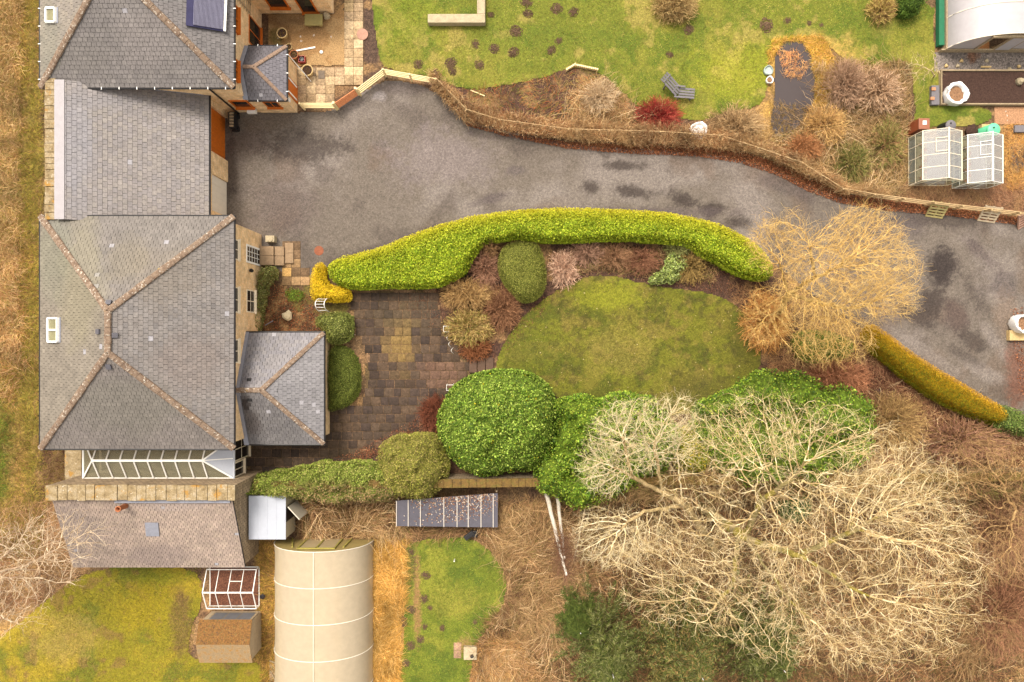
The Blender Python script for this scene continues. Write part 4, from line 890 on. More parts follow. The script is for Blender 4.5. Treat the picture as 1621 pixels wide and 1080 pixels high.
# ------------------------------------------------------------------ vegetation generators
def hull_h(P, poly, h, edge, lump, lsc, seed, flat=.35):
    d = sdist(P, poly); t = np.clip(d/edge, 0, 1)
    z = h*(flat+(1-flat)*np.sqrt(np.clip(1-(1-t)**2, 0, 1)))
    z = z*(1+lump*(fbm(P[:, 0], P[:, 1], lsc, seed, 3)-.5)*2)
    return z, d
def mound(name, label, cat, pts, h, edge, pal, leaf=.09, dens=420, lump=.12, lsc=1.2, aspect=.55, z0=0.0, group=None, weights=None, seed=1, mat=None, tilt=.75, flat=.35, core=.2, sm=2, zone=None, depth=.16, parent=None, shag=.0, trunk=False, part='foliage', rag=.04):
    poly = smooth_poly(WP(pts, z0+h*.55), sm)
    q_ = []
    for a_, b_ in zip(poly, np.roll(poly, -1, 0)):
        n_ = max(1, int(np.hypot(*(b_-a_))/.22)); q_ += [a_+(b_-a_)*t_/n_ for t_ in range(n_)]
    poly = np.array(q_); t_ = np.roll(poly, -1, 0)-np.roll(poly, 1, 0); t_ = np.stack([t_[:, 1], -t_[:, 0]], 1)/(np.linalg.norm(t_, axis=1, keepdims=True)+1e-9)
    poly = poly+t_*((fbm(poly[:, 0], poly[:, 1], .7, seed+3, 3)-.5)*2*rag)[:, None]
    dd = np.roll(poly, -1, 0)-poly; per = np.hypot(dd[:, 0], dd[:, 1]).sum()
    area = .5*abs(np.sum(poly[:, 0]*np.roll(poly[:, 1], -1)-np.roll(poly[:, 0], -1)*poly[:, 1]))
    ctr = poly.mean(0)
    root = parent or thing(name, label, cat, (ctr[0], ctr[1], z0), group)
    n = int(area*dens); P = sample_in(poly, n); hf = lambda Q: hull_h(Q, poly, h, edge, lump, lsc, seed, flat)[0]
    e = .05; z = hf(P); gx = (hf(P+[e, 0])-z)/e; gy = (hf(P+[0, e])-z)/e; gx = np.clip(gx, -3, 3); gy = np.clip(gy, -3, 3)
    Nn = np.stack([-gx, -gy, np.ones(n)], 1); Nn /= np.linalg.norm(Nn, axis=1, keepdims=True)
    Q = np.concatenate([P, z[:, None]+z0], 1)
    # extra leaves for the steep flanks
    ns = int(per*h*dens*.5); s = rng.random(ns)*len(poly); i = s.astype(int); f = (s-i)[:, None]; sp = poly[i]*(1-f)+poly[(i+1) % len(poly)]*f
    tan = dd[i]; nr = np.stack([tan[:, 1], -tan[:, 0]], 1); nr /= np.linalg.norm(nr, axis=1, keepdims=True)+1e-9
    test = sdist(sp+nr*.05, poly) > 0; nr[test] *= -1
    sz = rng.random(ns)*h*(flat+.25)
    inn = .0+.12*(1-np.minimum(1, sz/(h*.4)))
    Q2 = np.concatenate([sp-nr*inn[:, None], sz[:, None]+z0], 1); N2 = np.concatenate([nr, np.full((ns, 1), .35)], 1)
    Q = np.concatenate([Q, Q2]); Nn = np.concatenate([Nn, N2]); Nn /= np.linalg.norm(Nn, axis=1, keepdims=True); nt_ = len(Q)
    lo_ = -depth; Q = Q+Nn*rng.uniform(lo_, .05+shag, nt_)[:, None]+rng.standard_normal((nt_, 3))*.02
    Nl = Nn+tilt*rng.standard_normal((nt_, 3)); Nl[:, 2] = np.abs(Nl[:, 2])
    V, F = leaf_quads(Q, Nl, leaf*rng.uniform(.6, 1.3, nt_), aspect)
    C = pick(pal, nt_, .22, weights)*VB; C = C*.94+.06*C.mean(1, keepdims=True)
    cl = fbm(Q[:, 0], Q[:, 1], .5, seed+5, 2); C = C*(.8+.4*cl)[:, None]
    if zone is not None: C = zone(Q, C, poly)
    mesh_np(part, V, F, mat or M_leaf, root, C=np.repeat(C, 4, 0))
    # solid inner hull, coloured dark as the shade between the leaves
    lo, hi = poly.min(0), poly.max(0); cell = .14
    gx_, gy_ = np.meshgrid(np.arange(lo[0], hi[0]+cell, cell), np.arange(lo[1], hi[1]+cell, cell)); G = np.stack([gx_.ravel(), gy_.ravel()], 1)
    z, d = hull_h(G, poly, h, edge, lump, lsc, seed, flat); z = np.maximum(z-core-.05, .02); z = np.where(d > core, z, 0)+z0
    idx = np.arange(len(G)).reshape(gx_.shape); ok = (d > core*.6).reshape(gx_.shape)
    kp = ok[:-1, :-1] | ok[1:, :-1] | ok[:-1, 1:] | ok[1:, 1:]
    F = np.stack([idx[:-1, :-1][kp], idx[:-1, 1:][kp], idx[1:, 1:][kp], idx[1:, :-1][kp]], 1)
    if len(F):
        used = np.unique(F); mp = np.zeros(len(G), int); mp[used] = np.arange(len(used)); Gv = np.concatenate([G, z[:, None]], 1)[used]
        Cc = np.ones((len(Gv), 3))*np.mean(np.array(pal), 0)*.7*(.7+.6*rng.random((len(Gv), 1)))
        mesh_np('dark_inner_'+part, Gv, mp[F], M_ground, root, C=Cc)
    return root
def stems_region(name, pts, n, L, rise, droop, r, pal, k=4, wig=.07, z=(0, .1), blade=False, mat=None, label=None, cat=None, kind='stuff', group=None, dirbias=None, jit=.2, parent=None, flatd=.15, pad=0.0, sides=3, weights=None, straw=.42):
    poly = WP(pts, .2); P = sample_in(poly, n, pad); n = len(P)
    a = np.where(rng.random(n) < .65, fbm(P[:, 0], P[:, 1], 3.0, 31, 2)*14+.45*rng.standard_normal(n), rng.random(n)*2*math.pi) if dirbias is None else math.radians(dirbias[0])+math.radians(dirbias[1])*rng.standard_normal(n)
    dirs = np.stack([np.cos(a), np.sin(a), flatd*rng.standard_normal(n)], 1)
    P0 = np.concatenate([P, rng.uniform(z[0], z[1], (n, 1))], 1); LL = L*rng.uniform(.5, 1.4, n)
    Q = curve_stems(P0, dirs, LL, rise*rng.uniform(.5, 1.3, n), droop*rng.uniform(.6, 1.3, n), k, wig); Q[..., 2] = np.maximum(Q[..., 2], .01)
    C = pick(pal, n, jit, weights)*TB
    cl = fbm(P[:, 0], P[:, 1], 1.1, 77, 3); C = C*(.4+1.15*cl)[:, None]
    if not blade:
        c2 = np.clip((fbm(P[:, 0], P[:, 1], 2.6, 91, 3)-.5)/.12, 0, 1)[:, None]*(rng.random((n, 1)) < .7); C = C*(1-c2*straw)+np.array(c(212, 176, 122))*TB*straw*c2
    if blade: V, F = ribbons(Q, r*rng.uniform(.7, 1.4, n)); rep = 2*k
    else: V, F = tubes_np(Q, (r*rng.uniform(.6, 1.3, n))[:, None]*np.linspace(1, .4, k)[None], sides); rep = sides*k
    return mesh_np(name, V, F, mat or (M_blade if blade else M_twig), parent, C=np.repeat(C, rep, 0), label=label, cat=cat, kind=None if parent else kind, group=group)
def litter(name, pts, n, size, pal, zmax=.08, aspect=.7, label=None, cat=None, mat=None, pad=0.0, sm=0):
    poly = WP(pts); P = sample_in(poly, n, pad); n = len(P); Q = np.concatenate([P, .015+zmax*rng.random((n, 1))**2], 1)
    Nl = np.array([[0, 0, 1.]])+.45*rng.standard_normal((n, 3)); Nl[:, 2] = abs(Nl[:, 2])+.2
    V, F = leaf_quads(Q, Nl, size*rng.uniform(.5, 1.4, n), aspect); C = pick(pal, n, .25)*1.25
    return mesh_np(name, V, F, mat or M_leafmatt, C=np.repeat(C, 4, 0), label=label, cat=cat, kind='stuff')
def twig_dome(name, label, cat, px, py, rx, ry, h, n, pal, r=.008, group=None, spread=.35, fork=3, rot=0, lean=(0, 0), sub=.4, basal=.15):
    pal = np.array(pal)*2.0; r = r*1.35; n = int(n*.8)
    cx, cy, _ = W(px, py, h*.6); root = thing(name, label, cat, (cx, cy, 0), group)
    R = np.array([rx, ry])/S*(1-h*.6/H)
    th = rng.random(n)*2*math.pi; ph = np.arccos(rng.random(n)**.8*1.0)     # mostly upwards dome directions
    ring = np.stack([np.cos(th)*np.sin(ph), np.sin(th)*np.sin(ph), np.cos(ph)], 1)
    lum = .8+.3*fbm(ring[:, 0]*3+cx, ring[:, 1]*3+cy, 1, 4)
    end = ring*np.array([R[0], R[1], h*.95])*lum[:, None]
    ca, sa = math.cos(math.radians(rot)), math.sin(math.radians(rot)); ex, ey = end[:, 0]*ca-end[:, 1]*sa, end[:, 0]*sa+end[:, 1]*ca; end = np.stack([ex, ey, end[:, 2]], 1)
    base = end*np.array([basal, basal, 0])+np.array([rng.standard_normal(n)*.05, rng.standard_normal(n)*.05, np.zeros(n)]).T
    k = 5; t = np.linspace(0, 1, k)[None, :, None]
    P = base[:, None]*(1-t)+end[:, None]*t; P[..., 2] = (end[:, None, 2]*np.linspace(0, 1, k)[None]**.7); P[:, 1:] += rng.standard_normal((n, k-1, 3))*.035*h
    P += np.array([cx, cy, 0]); V1, F1 = tubes_np(P, r*1.4*np.linspace(1.3, .6, k)[None]*np.ones((n, 1)), 3); C1 = np.repeat(pick(pal, n, .15), 3*k, 0)
    mesh_np('stems', V1, F1, M_twig, root, C=C1*.85)
    # forks
    i = rng.integers(0, n, n*fork); kk = rng.integers(2, k, n*fork); S0 = P[i, kk]; d = P[i, kk]-P[i, kk-1]; d /= np.linalg.norm(d, axis=1, keepdims=True)+1e-9
    d = d+.65*rng.standard_normal(d.shape); d /= np.linalg.norm(d, axis=1, keepdims=True)
    L = sub*rng.uniform(.4, 1.2, len(i)); Q = curve_stems(S0, d, L, .05*np.ones(len(i)), .05*np.ones(len(i)), 3, .1); Q[..., 2] = np.maximum(.02, Q[..., 2])
    V2, F2 = tubes_np(Q, r*np.linspace(1, .5, 3)[None]*np.ones((len(i), 1)), 3)
    mesh_np('twigs', V2, F2, M_twig, root, C=np.repeat(pick(pal, len(i), .2), 9, 0)); return root
def colonize(seeds, attr, step=.3, infl=2.5, kill=.45, iters=140, jitter=.25, maxn=60000, radial=0, rc=None):
    pos = np.zeros((maxn, 3)); par = np.full(maxn, -1); n = 0
    for ch in seeds:
        ch = np.array(ch, float); start = n; prev = -1
        for j in range(len(ch)):
            if j == 0:
                if n > 0: # attach to nearest existing node
                    q = np.linalg.norm(pos[:n]-ch[0], axis=1).argmin(); prev = q
                pos[n] = ch[0]; par[n] = prev; prev = n; n += 1; continue
            seg = ch[j]-ch[j-1]; m = max(1, int(np.linalg.norm(seg)/step))
            for t in range(1, m+1):
                pos[n] = ch[j-1]+seg*t/m+rng.standard_normal(3)*.03; par[n] = prev; prev = n; n += 1
    A = attr.copy(); near = np.zeros(len(A), int); dist = np.full(len(A), 1e9)
    def upd(a, b):
        nonlocal near, dist
        for s in range(a, b, 400):
            blk = pos[s:min(b, s+400)]; D = ((A[:, None]-blk[None])**2).sum(2); j = D.argmin(1); dm = np.sqrt(D[np.arange(len(A)), j]); m = dm < dist
            dist[m] = dm[m]; near[m] = j[m]+s
    upd(0, n); born = {}
    for it in range(iters):
        m = dist < infl
        if not m.any(): break
        idx = near[m]; d = A[m]-pos[idx]; d /= np.linalg.norm(d, axis=1, keepdims=True)+1e-9
        u, inv = np.unique(idx, return_inverse=True); sm = np.zeros((len(u), 3)); np.add.at(sm, inv, d)
        sm /= np.linalg.norm(sm, axis=1, keepdims=True)+1e-9; sm += jitter*rng.standard_normal(sm.shape)
        if radial:
            o_ = pos[u]-rc; o_ /= np.linalg.norm(o_, axis=1, keepdims=True)+1e-9; pd_ = pos[u]-pos[np.maximum(par[u], 0)]; pd_ /= np.linalg.norm(pd_, axis=1, keepdims=True)+1e-9; sm += radial*o_+.35*pd_
        sm /= np.linalg.norm(sm, axis=1, keepdims=True)
        ok = np.array([born.get(int(q), 0) < 3 for q in u]); u = u[ok]; sm = sm[ok]
        if not len(u): break
        for q in u: born[int(q)] = born.get(int(q), 0)+1
        if n+len(u) > maxn: break
        pos[n:n+len(u)] = pos[u]+sm*step; par[n:n+len(u)] = u; a = n; n += len(u); upd(a, n)
        k = dist > kill; A = A[k]; near = near[k]; dist = dist[k]
        if not len(A): break
    return pos[:n], par[:n]
def skeleton_mesh(pos, par, tip, power, sides=4, rmin=None):
    n = len(pos); acc = np.zeros(n); r = np.zeros(n)
    for i in range(n-1, -1, -1):
        r[i] = max(tip, acc[i]**(1/power)) if acc[i] > 0 else tip
        if par[i] >= 0: acc[par[i]] += r[i]**power
    return r
def bare_tree(name, label, cat, base, seeds, attr, tip=.011, power=2.3, step=.3, infl=2.5, kill=.45, pal=None, limbpal=None, twl=.5, twn=2.0, thick=.05, group=None, rcap=.4, jitter=.25, droop=0, iters=140, maxn=60000, twr=.75, radial=0, rc=None, bright=1.25):
    pos, par = colonize(seeds, attr, step, infl, kill, iters, jitter, maxn, radial, None if rc is None else np.array(rc))
    r = np.minimum(skeleton_mesh(pos, par, tip, power), rcap); root = thing(name, label, cat, base, group)
    n = len(pos); p = np.where(par >= 0, par, np.arange(n)); T = pos-pos[p]; z = np.linalg.norm(T, axis=1) < 1e-6; T[z] = (0, 0, 1); T /= np.linalg.norm(T, axis=1, keepdims=True)
    ref = np.array([.31, .52, .79]); A = np.cross(T, ref); A /= np.linalg.norm(A, axis=1, keepdims=True)+1e-9; B = np.cross(T, A)
    pal = np.array(pal)*bright
    cvar = pick(pal, n, .1); cl = fbm(pos[:, 0], pos[:, 1], 1.5, 9, 2); cvar *= (.8+.4*cl)[:, None]
    for nm, sel, sides, palx in (('trunk', r >= thick, 8, limbpal or pal), ('branches', r < thick, 4, pal)):
        e = np.where(sel & (par >= 0))[0]
        if not len(e): continue
        th = np.arange(sides)*2*math.pi/sides; ring = lambda ii, rr: pos[ii][:, None]+(A[e][:, None]*np.cos(th)[None, :, None]+B[e][:, None]*np.sin(th)[None, :, None])*rr[:, None, None]
        # a ring at the parent (in the child's own frame) and one at the child: forks stay joined
        pe = par[e]; rp = np.minimum(r[pe], r[e]*1.25); ext = pos[pe]-T[e]*0.0
        V = np.concatenate([ring(pe, rp), ring(e, r[e])], 1).reshape(-1, 3)
        if nm == 'trunk': # use the parent's frame for continuity of thick wood
            Ap, Bp = A[pe], B[pe]; V0 = pos[pe][:, None]+(Ap[:, None]*np.cos(th)[None, :, None]+Bp[:, None]*np.sin(th)[None, :, None])*rp[:, None, None]
            V = np.concatenate([V0, ring(e, r[e])], 1).reshape(-1, 3)
        i = np.arange(len(e))[:, None]*2*sides+np.arange(sides)[None]; j = np.arange(len(e))[:, None]*2*sides+((np.arange(sides)+1) % sides)[None]
        F = np.stack([i, j, j+sides, i+sides], -1).reshape(-1, 4)
        Cc = cvar[e] if nm == 'branches' else pick(palx, len(e), .05)
        mesh_np(nm, V, F, M_twig if nm == 'branches' else M_bark, root, C=np.repeat(Cc, 2*sides, 0), smooth=True)
    # fine twigs
    th_i = np.where(r < tip*2.6)[0]; m = int(len(th_i)*twn); i = th_i[rng.integers(0, len(th_i), m)]
    d = T[i]+.7*rng.standard_normal((m, 3)); d[:, 2] -= droop; d /= np.linalg.norm(d, axis=1, keepdims=True)
    L = twl*rng.uniform(.4, 1.3, m); Q = curve_stems(pos[i], d, L, np.zeros(m), np.full(m, droop*.5), 4, .09)
    V, F = tubes_np(Q, tip*twr*np.linspace(1, .45, 4)[None]*np.ones((m, 1)), 3)
    mesh_np('twigs', V, F, M_twig, root, C=np.repeat(pick(pal, m, .15), 12, 0)); return root
def ell(px, py, z, rx, ry, rz, n, shell=.5, zmin=None):
    """attractors in an ellipsoid; centre by photo position and height, radii in metres"""
    cx, cy, _ = W(px, py, z); d = rng.standard_normal((n, 3)); d /= np.linalg.norm(d, axis=1, keepdims=True)
    q = shell+(1-shell)*rng.random(n)**.6; P = np.array([cx, cy, z])+d*np.array([rx, ry, rz])*q[:, None]
    if zmin is not None: P = P[P[:, 2] > zmin]
    return P
# ------------------------------------------------------------------ hedges and evergreens
YG = [c(150, 170, 22), c(128, 152, 18), c(172, 186, 34), c(104, 130, 16), c(188, 192, 44)]
def hedge_zone(Q, C, poly):
    # bright yellow paints the light falling on the northern shoulder and outer face
    top = np.array([W(*p)[:2] for p in ((515, 405), (560, 399), (600, 390), (650, 370), (700, 352), (750, 340), (800, 333), (870, 328), (950, 329), (1050, 335), (1110, 345), (1150, 358), (1190, 380), (1215, 400))])*.975
    d = np.full(len(Q), 9.)
    for a, b in zip(top[:-1], top[1:]):
        e = b-a; t = np.clip(((Q[:, :2]-a)@e)/(e@e), 0, 1); d = np.minimum(d, np.hypot(*(Q[:, :2]-a-t[:, None]*e).T))
    w_ = np.clip(1-d/1.1, 0, 1)[:, None]*.75; return C*(1-w_)+np.array(c(225, 205, 45))*1.3*w_*rng.uniform(.75, 1.15, (len(Q), 1))
mound('hedge', 'long curving yellow-green laurel hedge along the drive above the round lawn', 'hedge',
      [(517, 415), (560, 402), (600, 393), (650, 372), (700, 355), (750, 342), (800, 334), (870, 330), (950, 330), (1050, 336), (1110, 347), (1150, 359), (1190, 382), (1214, 405), (1226, 432), (1212, 446), (1180, 440), (1150, 425), (1130, 412), (1110, 408), (1090, 388), (1040, 384), (980, 380), (900, 384), (860, 384), (820, 376), (798, 382), (768, 384), (752, 405), (738, 432), (712, 448), (690, 456), (620, 456), (560, 459), (525, 448)],
      1.75, .45, YG, leaf=.1, dens=640, lump=.09, lsc=.8, zone=hedge_zone, seed=3, sm=1)
mound('golden_conifer', 'clipped golden-yellow conifer wrapped round the left end of the curving hedge', 'shrub', [(512, 414), (497, 420), (492, 440), (492, 470), (500, 477), (550, 479), (556, 470), (552, 456), (520, 452), (514, 440)], 1.5, .45, [c(235, 205, 10), c(215, 180, 12), c(200, 165, 15)], leaf=.06, dens=1300, lump=.04, mat=M_leafmatt, seed=5, sm=1)
mound('hedge', 'clipped ochre-yellow conifer hedge along the drive at the right', 'hedge', [(1375, 512), (1392, 518), (1430, 548), (1480, 582), (1520, 605), (1560, 628), (1590, 645), (1592, 668), (1570, 674), (1530, 658), (1490, 640), (1440, 606), (1400, 572), (1372, 550)], 1.7, .55, [c(190, 145, 8), c(205, 155, 14), c(170, 130, 15)], leaf=.06, dens=1000, lump=.05, mat=M_leafmatt, seed=7,
      zone=lambda Q, C, poly: (lambda w_: C*(1-w_)+pick([c(110, 110, 22), c(85, 95, 20), c(140, 125, 25)], len(Q))*w_*1.4)(np.clip((-((Q[:, 0]-23.0)*5.28+(Q[:, 1]-.86)*8.4)/9.92-.55)/.6+.25*rng.standard_normal(len(Q)), 0, 1)[:, None]))
mound('laurel', 'green shrub at the far right end of the ochre hedge', 'shrub', [(1575, 640), (1600, 645), (1640, 660), (1640, 690), (1600, 690), (1572, 678)], 1.8, .6, [c(105, 125, 50), c(80, 105, 45), c(130, 140, 70)], leaf=.09, dens=500, lump=.2, lsc=.7, seed=8)
mound('round_laurel', 'great round-topped bright green laurel beside the lower edge of the patio', 'tree', [(795, 585), (835, 588), (862, 602), (882, 628), (886, 665), (876, 705), (855, 740), (820, 752), (790, 752), (765, 760), (735, 748), (712, 730), (694, 700), (690, 665), (700, 632), (722, 604), (760, 588)], 4.0, 2.9, [c(116, 144, 40), c(92, 122, 30), c(142, 166, 58), c(62, 90, 24), c(160, 176, 74)], rag=.16, leaf=.14, dens=400, lump=.16, lsc=.9, seed=11, flat=.2, depth=.3,
      zone=lambda Q, C, poly: np.where((rng.random(len(Q)) < .006)[:, None], np.array(c(225, 205, 40)), C))
LG = [c(114, 144, 34), c(90, 122, 28), c(138, 164, 48), c(64, 94, 26), c(156, 168, 52)]
mound('laurel_thicket', 'spreading mid-green laurel between the round one and the pale bare tree', 'tree', [(870, 640), (905, 628), (945, 634), (985, 625), (1030, 625), (1045, 645), (1065, 665), (1080, 700), (1060, 740), (1010, 770), (960, 790), (915, 808), (885, 790), (845, 770), (850, 735), (880, 705), (888, 665)], 3.2, 1.3, LG, rag=.4, leaf=.16, dens=260, lump=.45, lsc=1.1, seed=13, depth=.4, shag=.1)
mound('laurel_thicket', 'laurel under the bare trees, on the right below the lawn', 'tree', [(1100, 650), (1140, 625), (1175, 608), (1205, 592), (1240, 590), (1275, 600), (1310, 612), (1345, 618), (1378, 640), (1385, 670), (1372, 705), (1345, 742), (1290, 758), (1210, 766), (1150, 760), (1118, 730), (1095, 690)], 3.0, 1.2, LG+[c(85, 110, 40)], rag=.6, leaf=.16, dens=190, lump=.7, lsc=1.3, seed=17, depth=.5, shag=.15)
mound('golden_shrub', 'golden-green shrub glimpsed between the two laurels through bare branches', 'shrub', [(1075, 680), (1110, 672), (1135, 690), (1140, 730), (1110, 752), (1075, 752), (1062, 720)], 2.2, 1.0, [c(190, 170, 45), c(140, 145, 35), c(95, 120, 30)], leaf=.12, dens=300, lump=.3, lsc=.8, seed=19, depth=.4)
mound('evergreen_shrub', 'dark green rhododendron patch deep under the largest bare tree', 'shrub', [(1235, 775), (1275, 772), (1290, 795), (1280, 825), (1245, 830), (1228, 800)], 1.8, .8, [c(70, 100, 42), c(50, 80, 35), c(95, 120, 60)], leaf=.13, dens=260, lump=.3, seed=23, depth=.4)
mound('box_shrub', 'oval olive-green clipped shrub between the curving hedge and the round lawn', 'shrub', [(800, 388), (825, 380), (850, 384), (861, 405), (866, 435), (862, 462), (845, 478), (825, 480), (808, 462), (794, 445), (787, 420), (792, 400)], 1.7, 1.1, [c(134, 138, 54), c(112, 118, 44), c(160, 158, 74), c(90, 96, 38)], leaf=.055, dens=1300, lump=.04, mat=M_leafmatt, seed=29, flat=.3)
mound('clipped_shrub', 'rounded grey-green shrub north of the annex corner', 'shrub', [(500, 500), (525, 494), (550, 494), (560, 510), (556, 535), (540, 546), (518, 545), (512, 522), (498, 515)], 1.6, .8, [c(134, 140, 62), c(110, 120, 50), c(158, 160, 86), c(88, 98, 42)], leaf=.08, dens=650, lump=.15, lsc=.6, seed=31, flat=.3)
mound('clipped_shrub', 'low dark-green dome shrub along the east wall of the annex', 'shrub', [(516, 548), (545, 546), (562, 560), (572, 590), (570, 625), (550, 645), (520, 652), (516, 640)], .9, .6, [c(112, 120, 46), c(90, 102, 36), c(130, 136, 58), c(66, 80, 32)], leaf=.06, dens=1000, lump=.1, lsc=.5, mat=M_leafmatt, seed=37)
mound('ivy_tree', 'tall ivy-clad olive bush above the garden wall, left of the round laurel', 'tree', [(600, 705), (625, 692), (660, 690), (690, 690), (702, 715), (712, 745), (700, 775), (670, 790), (640, 788), (610, 775), (598, 740)], 3.2, 1.4, [c(136, 136, 50), c(114, 120, 42), c(158, 152, 68), c(162, 144, 86)], rag=.2, leaf=.09, dens=520, lump=.3, lsc=.8, mat=M_leafmatt, seed=41, depth=.3, shag=.08)
def ivyz(Q, C, poly):
    n1 = fbm(Q[:, 0], Q[:, 1], .9, 44); w_ = np.clip((-Q[:, 1]-8.5)/.5+(n1-.45)*3, 0, 1)[:, None]*np.clip((Q[:, 0]+15)/3, 0, 1)[:, None]
    return C*(1-w_)+pick([c(190, 165, 120), c(150, 140, 80), c(205, 160, 120), c(120, 120, 60)], len(Q))*w_
mound('ivy', 'ivy blanketing the garden wall between the metal shed and the olive bush', 'ivy', [(372, 770), (385, 760), (420, 748), (470, 742), (505, 732), (560, 730), (610, 735), (640, 760), (640, 785), (600, 795), (540, 796), (480, 792), (440, 785), (392, 786), (388, 805), (376, 808), (368, 790)], 2.35, .5, [c(128, 144, 50), c(104, 124, 38), c(150, 162, 70), c(160, 154, 86)], rag=.2, leaf=.1, dens=520, lump=.3, lsc=.6, seed=43, mat=M_leafmatt, zone=ivyz, sm=1)
# golden/green bits on the willow's foot
mound('ivy', 'patch of green ivy at the foot of the golden willow', 'ivy', [(1255, 530), (1290, 520), (1340, 530), (1358, 548), (1340, 568), (1300, 575), (1265, 572)], 1.5, .7, [c(112, 132, 44), c(84, 108, 36), c(140, 140, 60)], leaf=.1, dens=330, lump=.4, lsc=.7, seed=47, depth=.3)
mound('daphne', 'pale-leaved young shrub at the top right edge of the round lawn', 'shrub', [(1058, 402), (1078, 398), (1088, 415), (1084, 432), (1070, 446), (1045, 450), (1026, 447), (1036, 432), (1050, 424)], .8, .4, [c(170, 180, 95), c(130, 150, 70), c(150, 160, 100)], rag=.2, leaf=.14, dens=260, lump=.5, lsc=.35, seed=49)
mound('creeper', 'green climbing plant along the east wall of the middle house', 'climber', [(404, 425), (436, 420), (440, 436), (425, 450), (418, 480), (412, 524), (404, 524)], 1.1, .3, [c(128, 138, 66), c(100, 112, 48), c(160, 158, 100), c(130, 105, 62)], leaf=.08, dens=500, lump=.4, lsc=.5, seed=53, mat=M_leafmatt)
mound('ground_cover', 'bright green low plant in the small bed by the front door', 'plant', [(448, 458), (475, 455), (484, 468), (475, 480), (455, 478)], .3, .2, [c(120, 140, 42), c(98, 120, 36)], leaf=.06, dens=500, lump=.3, lsc=.4, seed=54)
# conifers at the lower right
def conifer(label, px, py, R, h, pal, seed, nb=260):
    cx, cy, _ = W(px, py, h*.6); root = thing('conifer', label, 'tree', (cx, cy, 0), 'spruces below the bare trees'); m = MB(); m.tube([(cx, cy, 0), (cx, cy, h)], [.16, .02], 8); m.build('trunk', M_bark, root, col=True)
    t = rng.random(nb)**.8; zz = h*(.12+.86*t); L = R*(1.02-t)*rng.uniform(.75, 1.1, nb)+.15; a = rng.random(nb)*2*math.pi
    d = np.stack([np.cos(a), np.sin(a), -.12+.35*t], 1); P0 = np.stack([np.full(nb, cx), np.full(nb, cy), zz], 1); P = curve_stems(P0, d, L, np.zeros(nb), np.zeros(nb), 5, .03)
    V, F = tubes_np(P, .02*np.linspace(1, .3, 5)[None]*np.ones((nb, 1)), 3); mesh_np('branches', V, F, M_twig, root, C=np.repeat(pick([c(110, 90, 60)], nb), 15, 0))
    per = 60; i = np.repeat(np.arange(nb), per); u = rng.random(len(i))**.7; base = P0[i]+d[i]*(L[i]*u)[:, None]
    sa = a[i]+rng.choice([-1, 1], len(i))*rng.uniform(.5, 1.2, len(i)); dd = np.stack([np.cos(sa), np.sin(sa), rng.normal(.05, .2, len(i))], 1); l2 = .32*(1.15-u)*rng.uniform(.6, 1.4, len(i))+.1
    Q = curve_stems(base, dd, l2, np.zeros(len(i)), np.full(len(i), .05), 3, .05); V, F = ribbons(Q, .045*np.ones(len(i))); C = pick(pal, len(i), .2)*(.75+.5*u)[:, None]
    mesh_np('needles', V, F, M_blade, root, C=np.repeat(C, 6, 0)); return root
CG = [c(92, 102, 44), c(72, 86, 38), c(118, 122, 62), c(140, 140, 90)]
conifer('dark spruce below the bare trees, near the bottom edge left', 960, 1035, 3.6, 7, CG, 1)
conifer('dark spruce with dead tan tip, middle of the bottom group', 1090, 1035, 3.6, 7.5, CG+[c(165, 135, 85)], 2)
conifer('spruce half hidden by pale branches at the lower centre right', 1215, 1030, 3.6, 6.5, CG, 3)
conifer('small green spruce left of the others beside the brown scrub', 915, 985, 1.6, 4, [c(100, 112, 48), c(80, 96, 42)], 4, 130)
conifer('tan tipped spruce cut by the bottom edge', 1095, 1095, 2.4, 8, [c(150, 130, 78), c(120, 115, 60), c(90, 96, 46)], 5, 180)
# ------------------------------------------------------------------ deciduous shrubs
OT = [c(172, 145, 88), c(150, 122, 72), c(190, 165, 108), c(128, 100, 62)]
RT = [c(140, 102, 80), c(120, 85, 66), c(160, 122, 98)]
twig_dome('twiggy_shrub', 'rounded straw-coloured bare shrub at the patio edge with small wire hoops', 'shrub', 742, 518, 42, 34, 1.4, 900, OT+[c(130, 130, 62)], r=.008, fork=4, sub=.22)
twig_dome('twiggy_shrub', 'tan bare shrub directly above the straw-coloured one', 'shrub', 740, 465, 48, 28, 1.3, 800, [c(160, 128, 82), c(135, 104, 68), c(180, 148, 98)], r=.008, fork=4, sub=.25)
twig_dome('twiggy_shrub', 'reddish-brown bare shrub left of the oval clipped shrub', 'shrub', 768, 425, 26, 38, 1.2, 600, RT, r=.008, fork=4, sub=.22)
twig_dome('twiggy_shrub', 'small brown shrub wedged into the hedge notch above the reddish one', 'shrub', 775, 393, 17, 18, 1.3, 300, [c(140, 108, 72), c(120, 92, 62)], r=.008, fork=4, sub=.2)
twig_dome('twiggy_shrub', 'brown bare shrub at the left tip of the round lawn', 'shrub', 795, 488, 34, 42, 1.1, 800, [c(130, 92, 66), c(150, 110, 80), c(112, 78, 56)], r=.007, fork=4, sub=.22)
twig_dome('twiggy_shrub', 'rusty brown shrub below the straw-coloured one by the patio steps', 'shrub', 752, 552, 28, 22, .9, 500, [c(140, 90, 58), c(120, 76, 50)], r=.007, fork=4, sub=.18)
twig_dome('twiggy_shrub', 'pale pinkish bare shrub to the right of the oval clipped shrub', 'shrub', 893, 425, 25, 32, 1.1, 500, [c(186, 150, 126), c(160, 125, 102), c(205, 172, 148)], r=.009, fork=3, sub=.25)
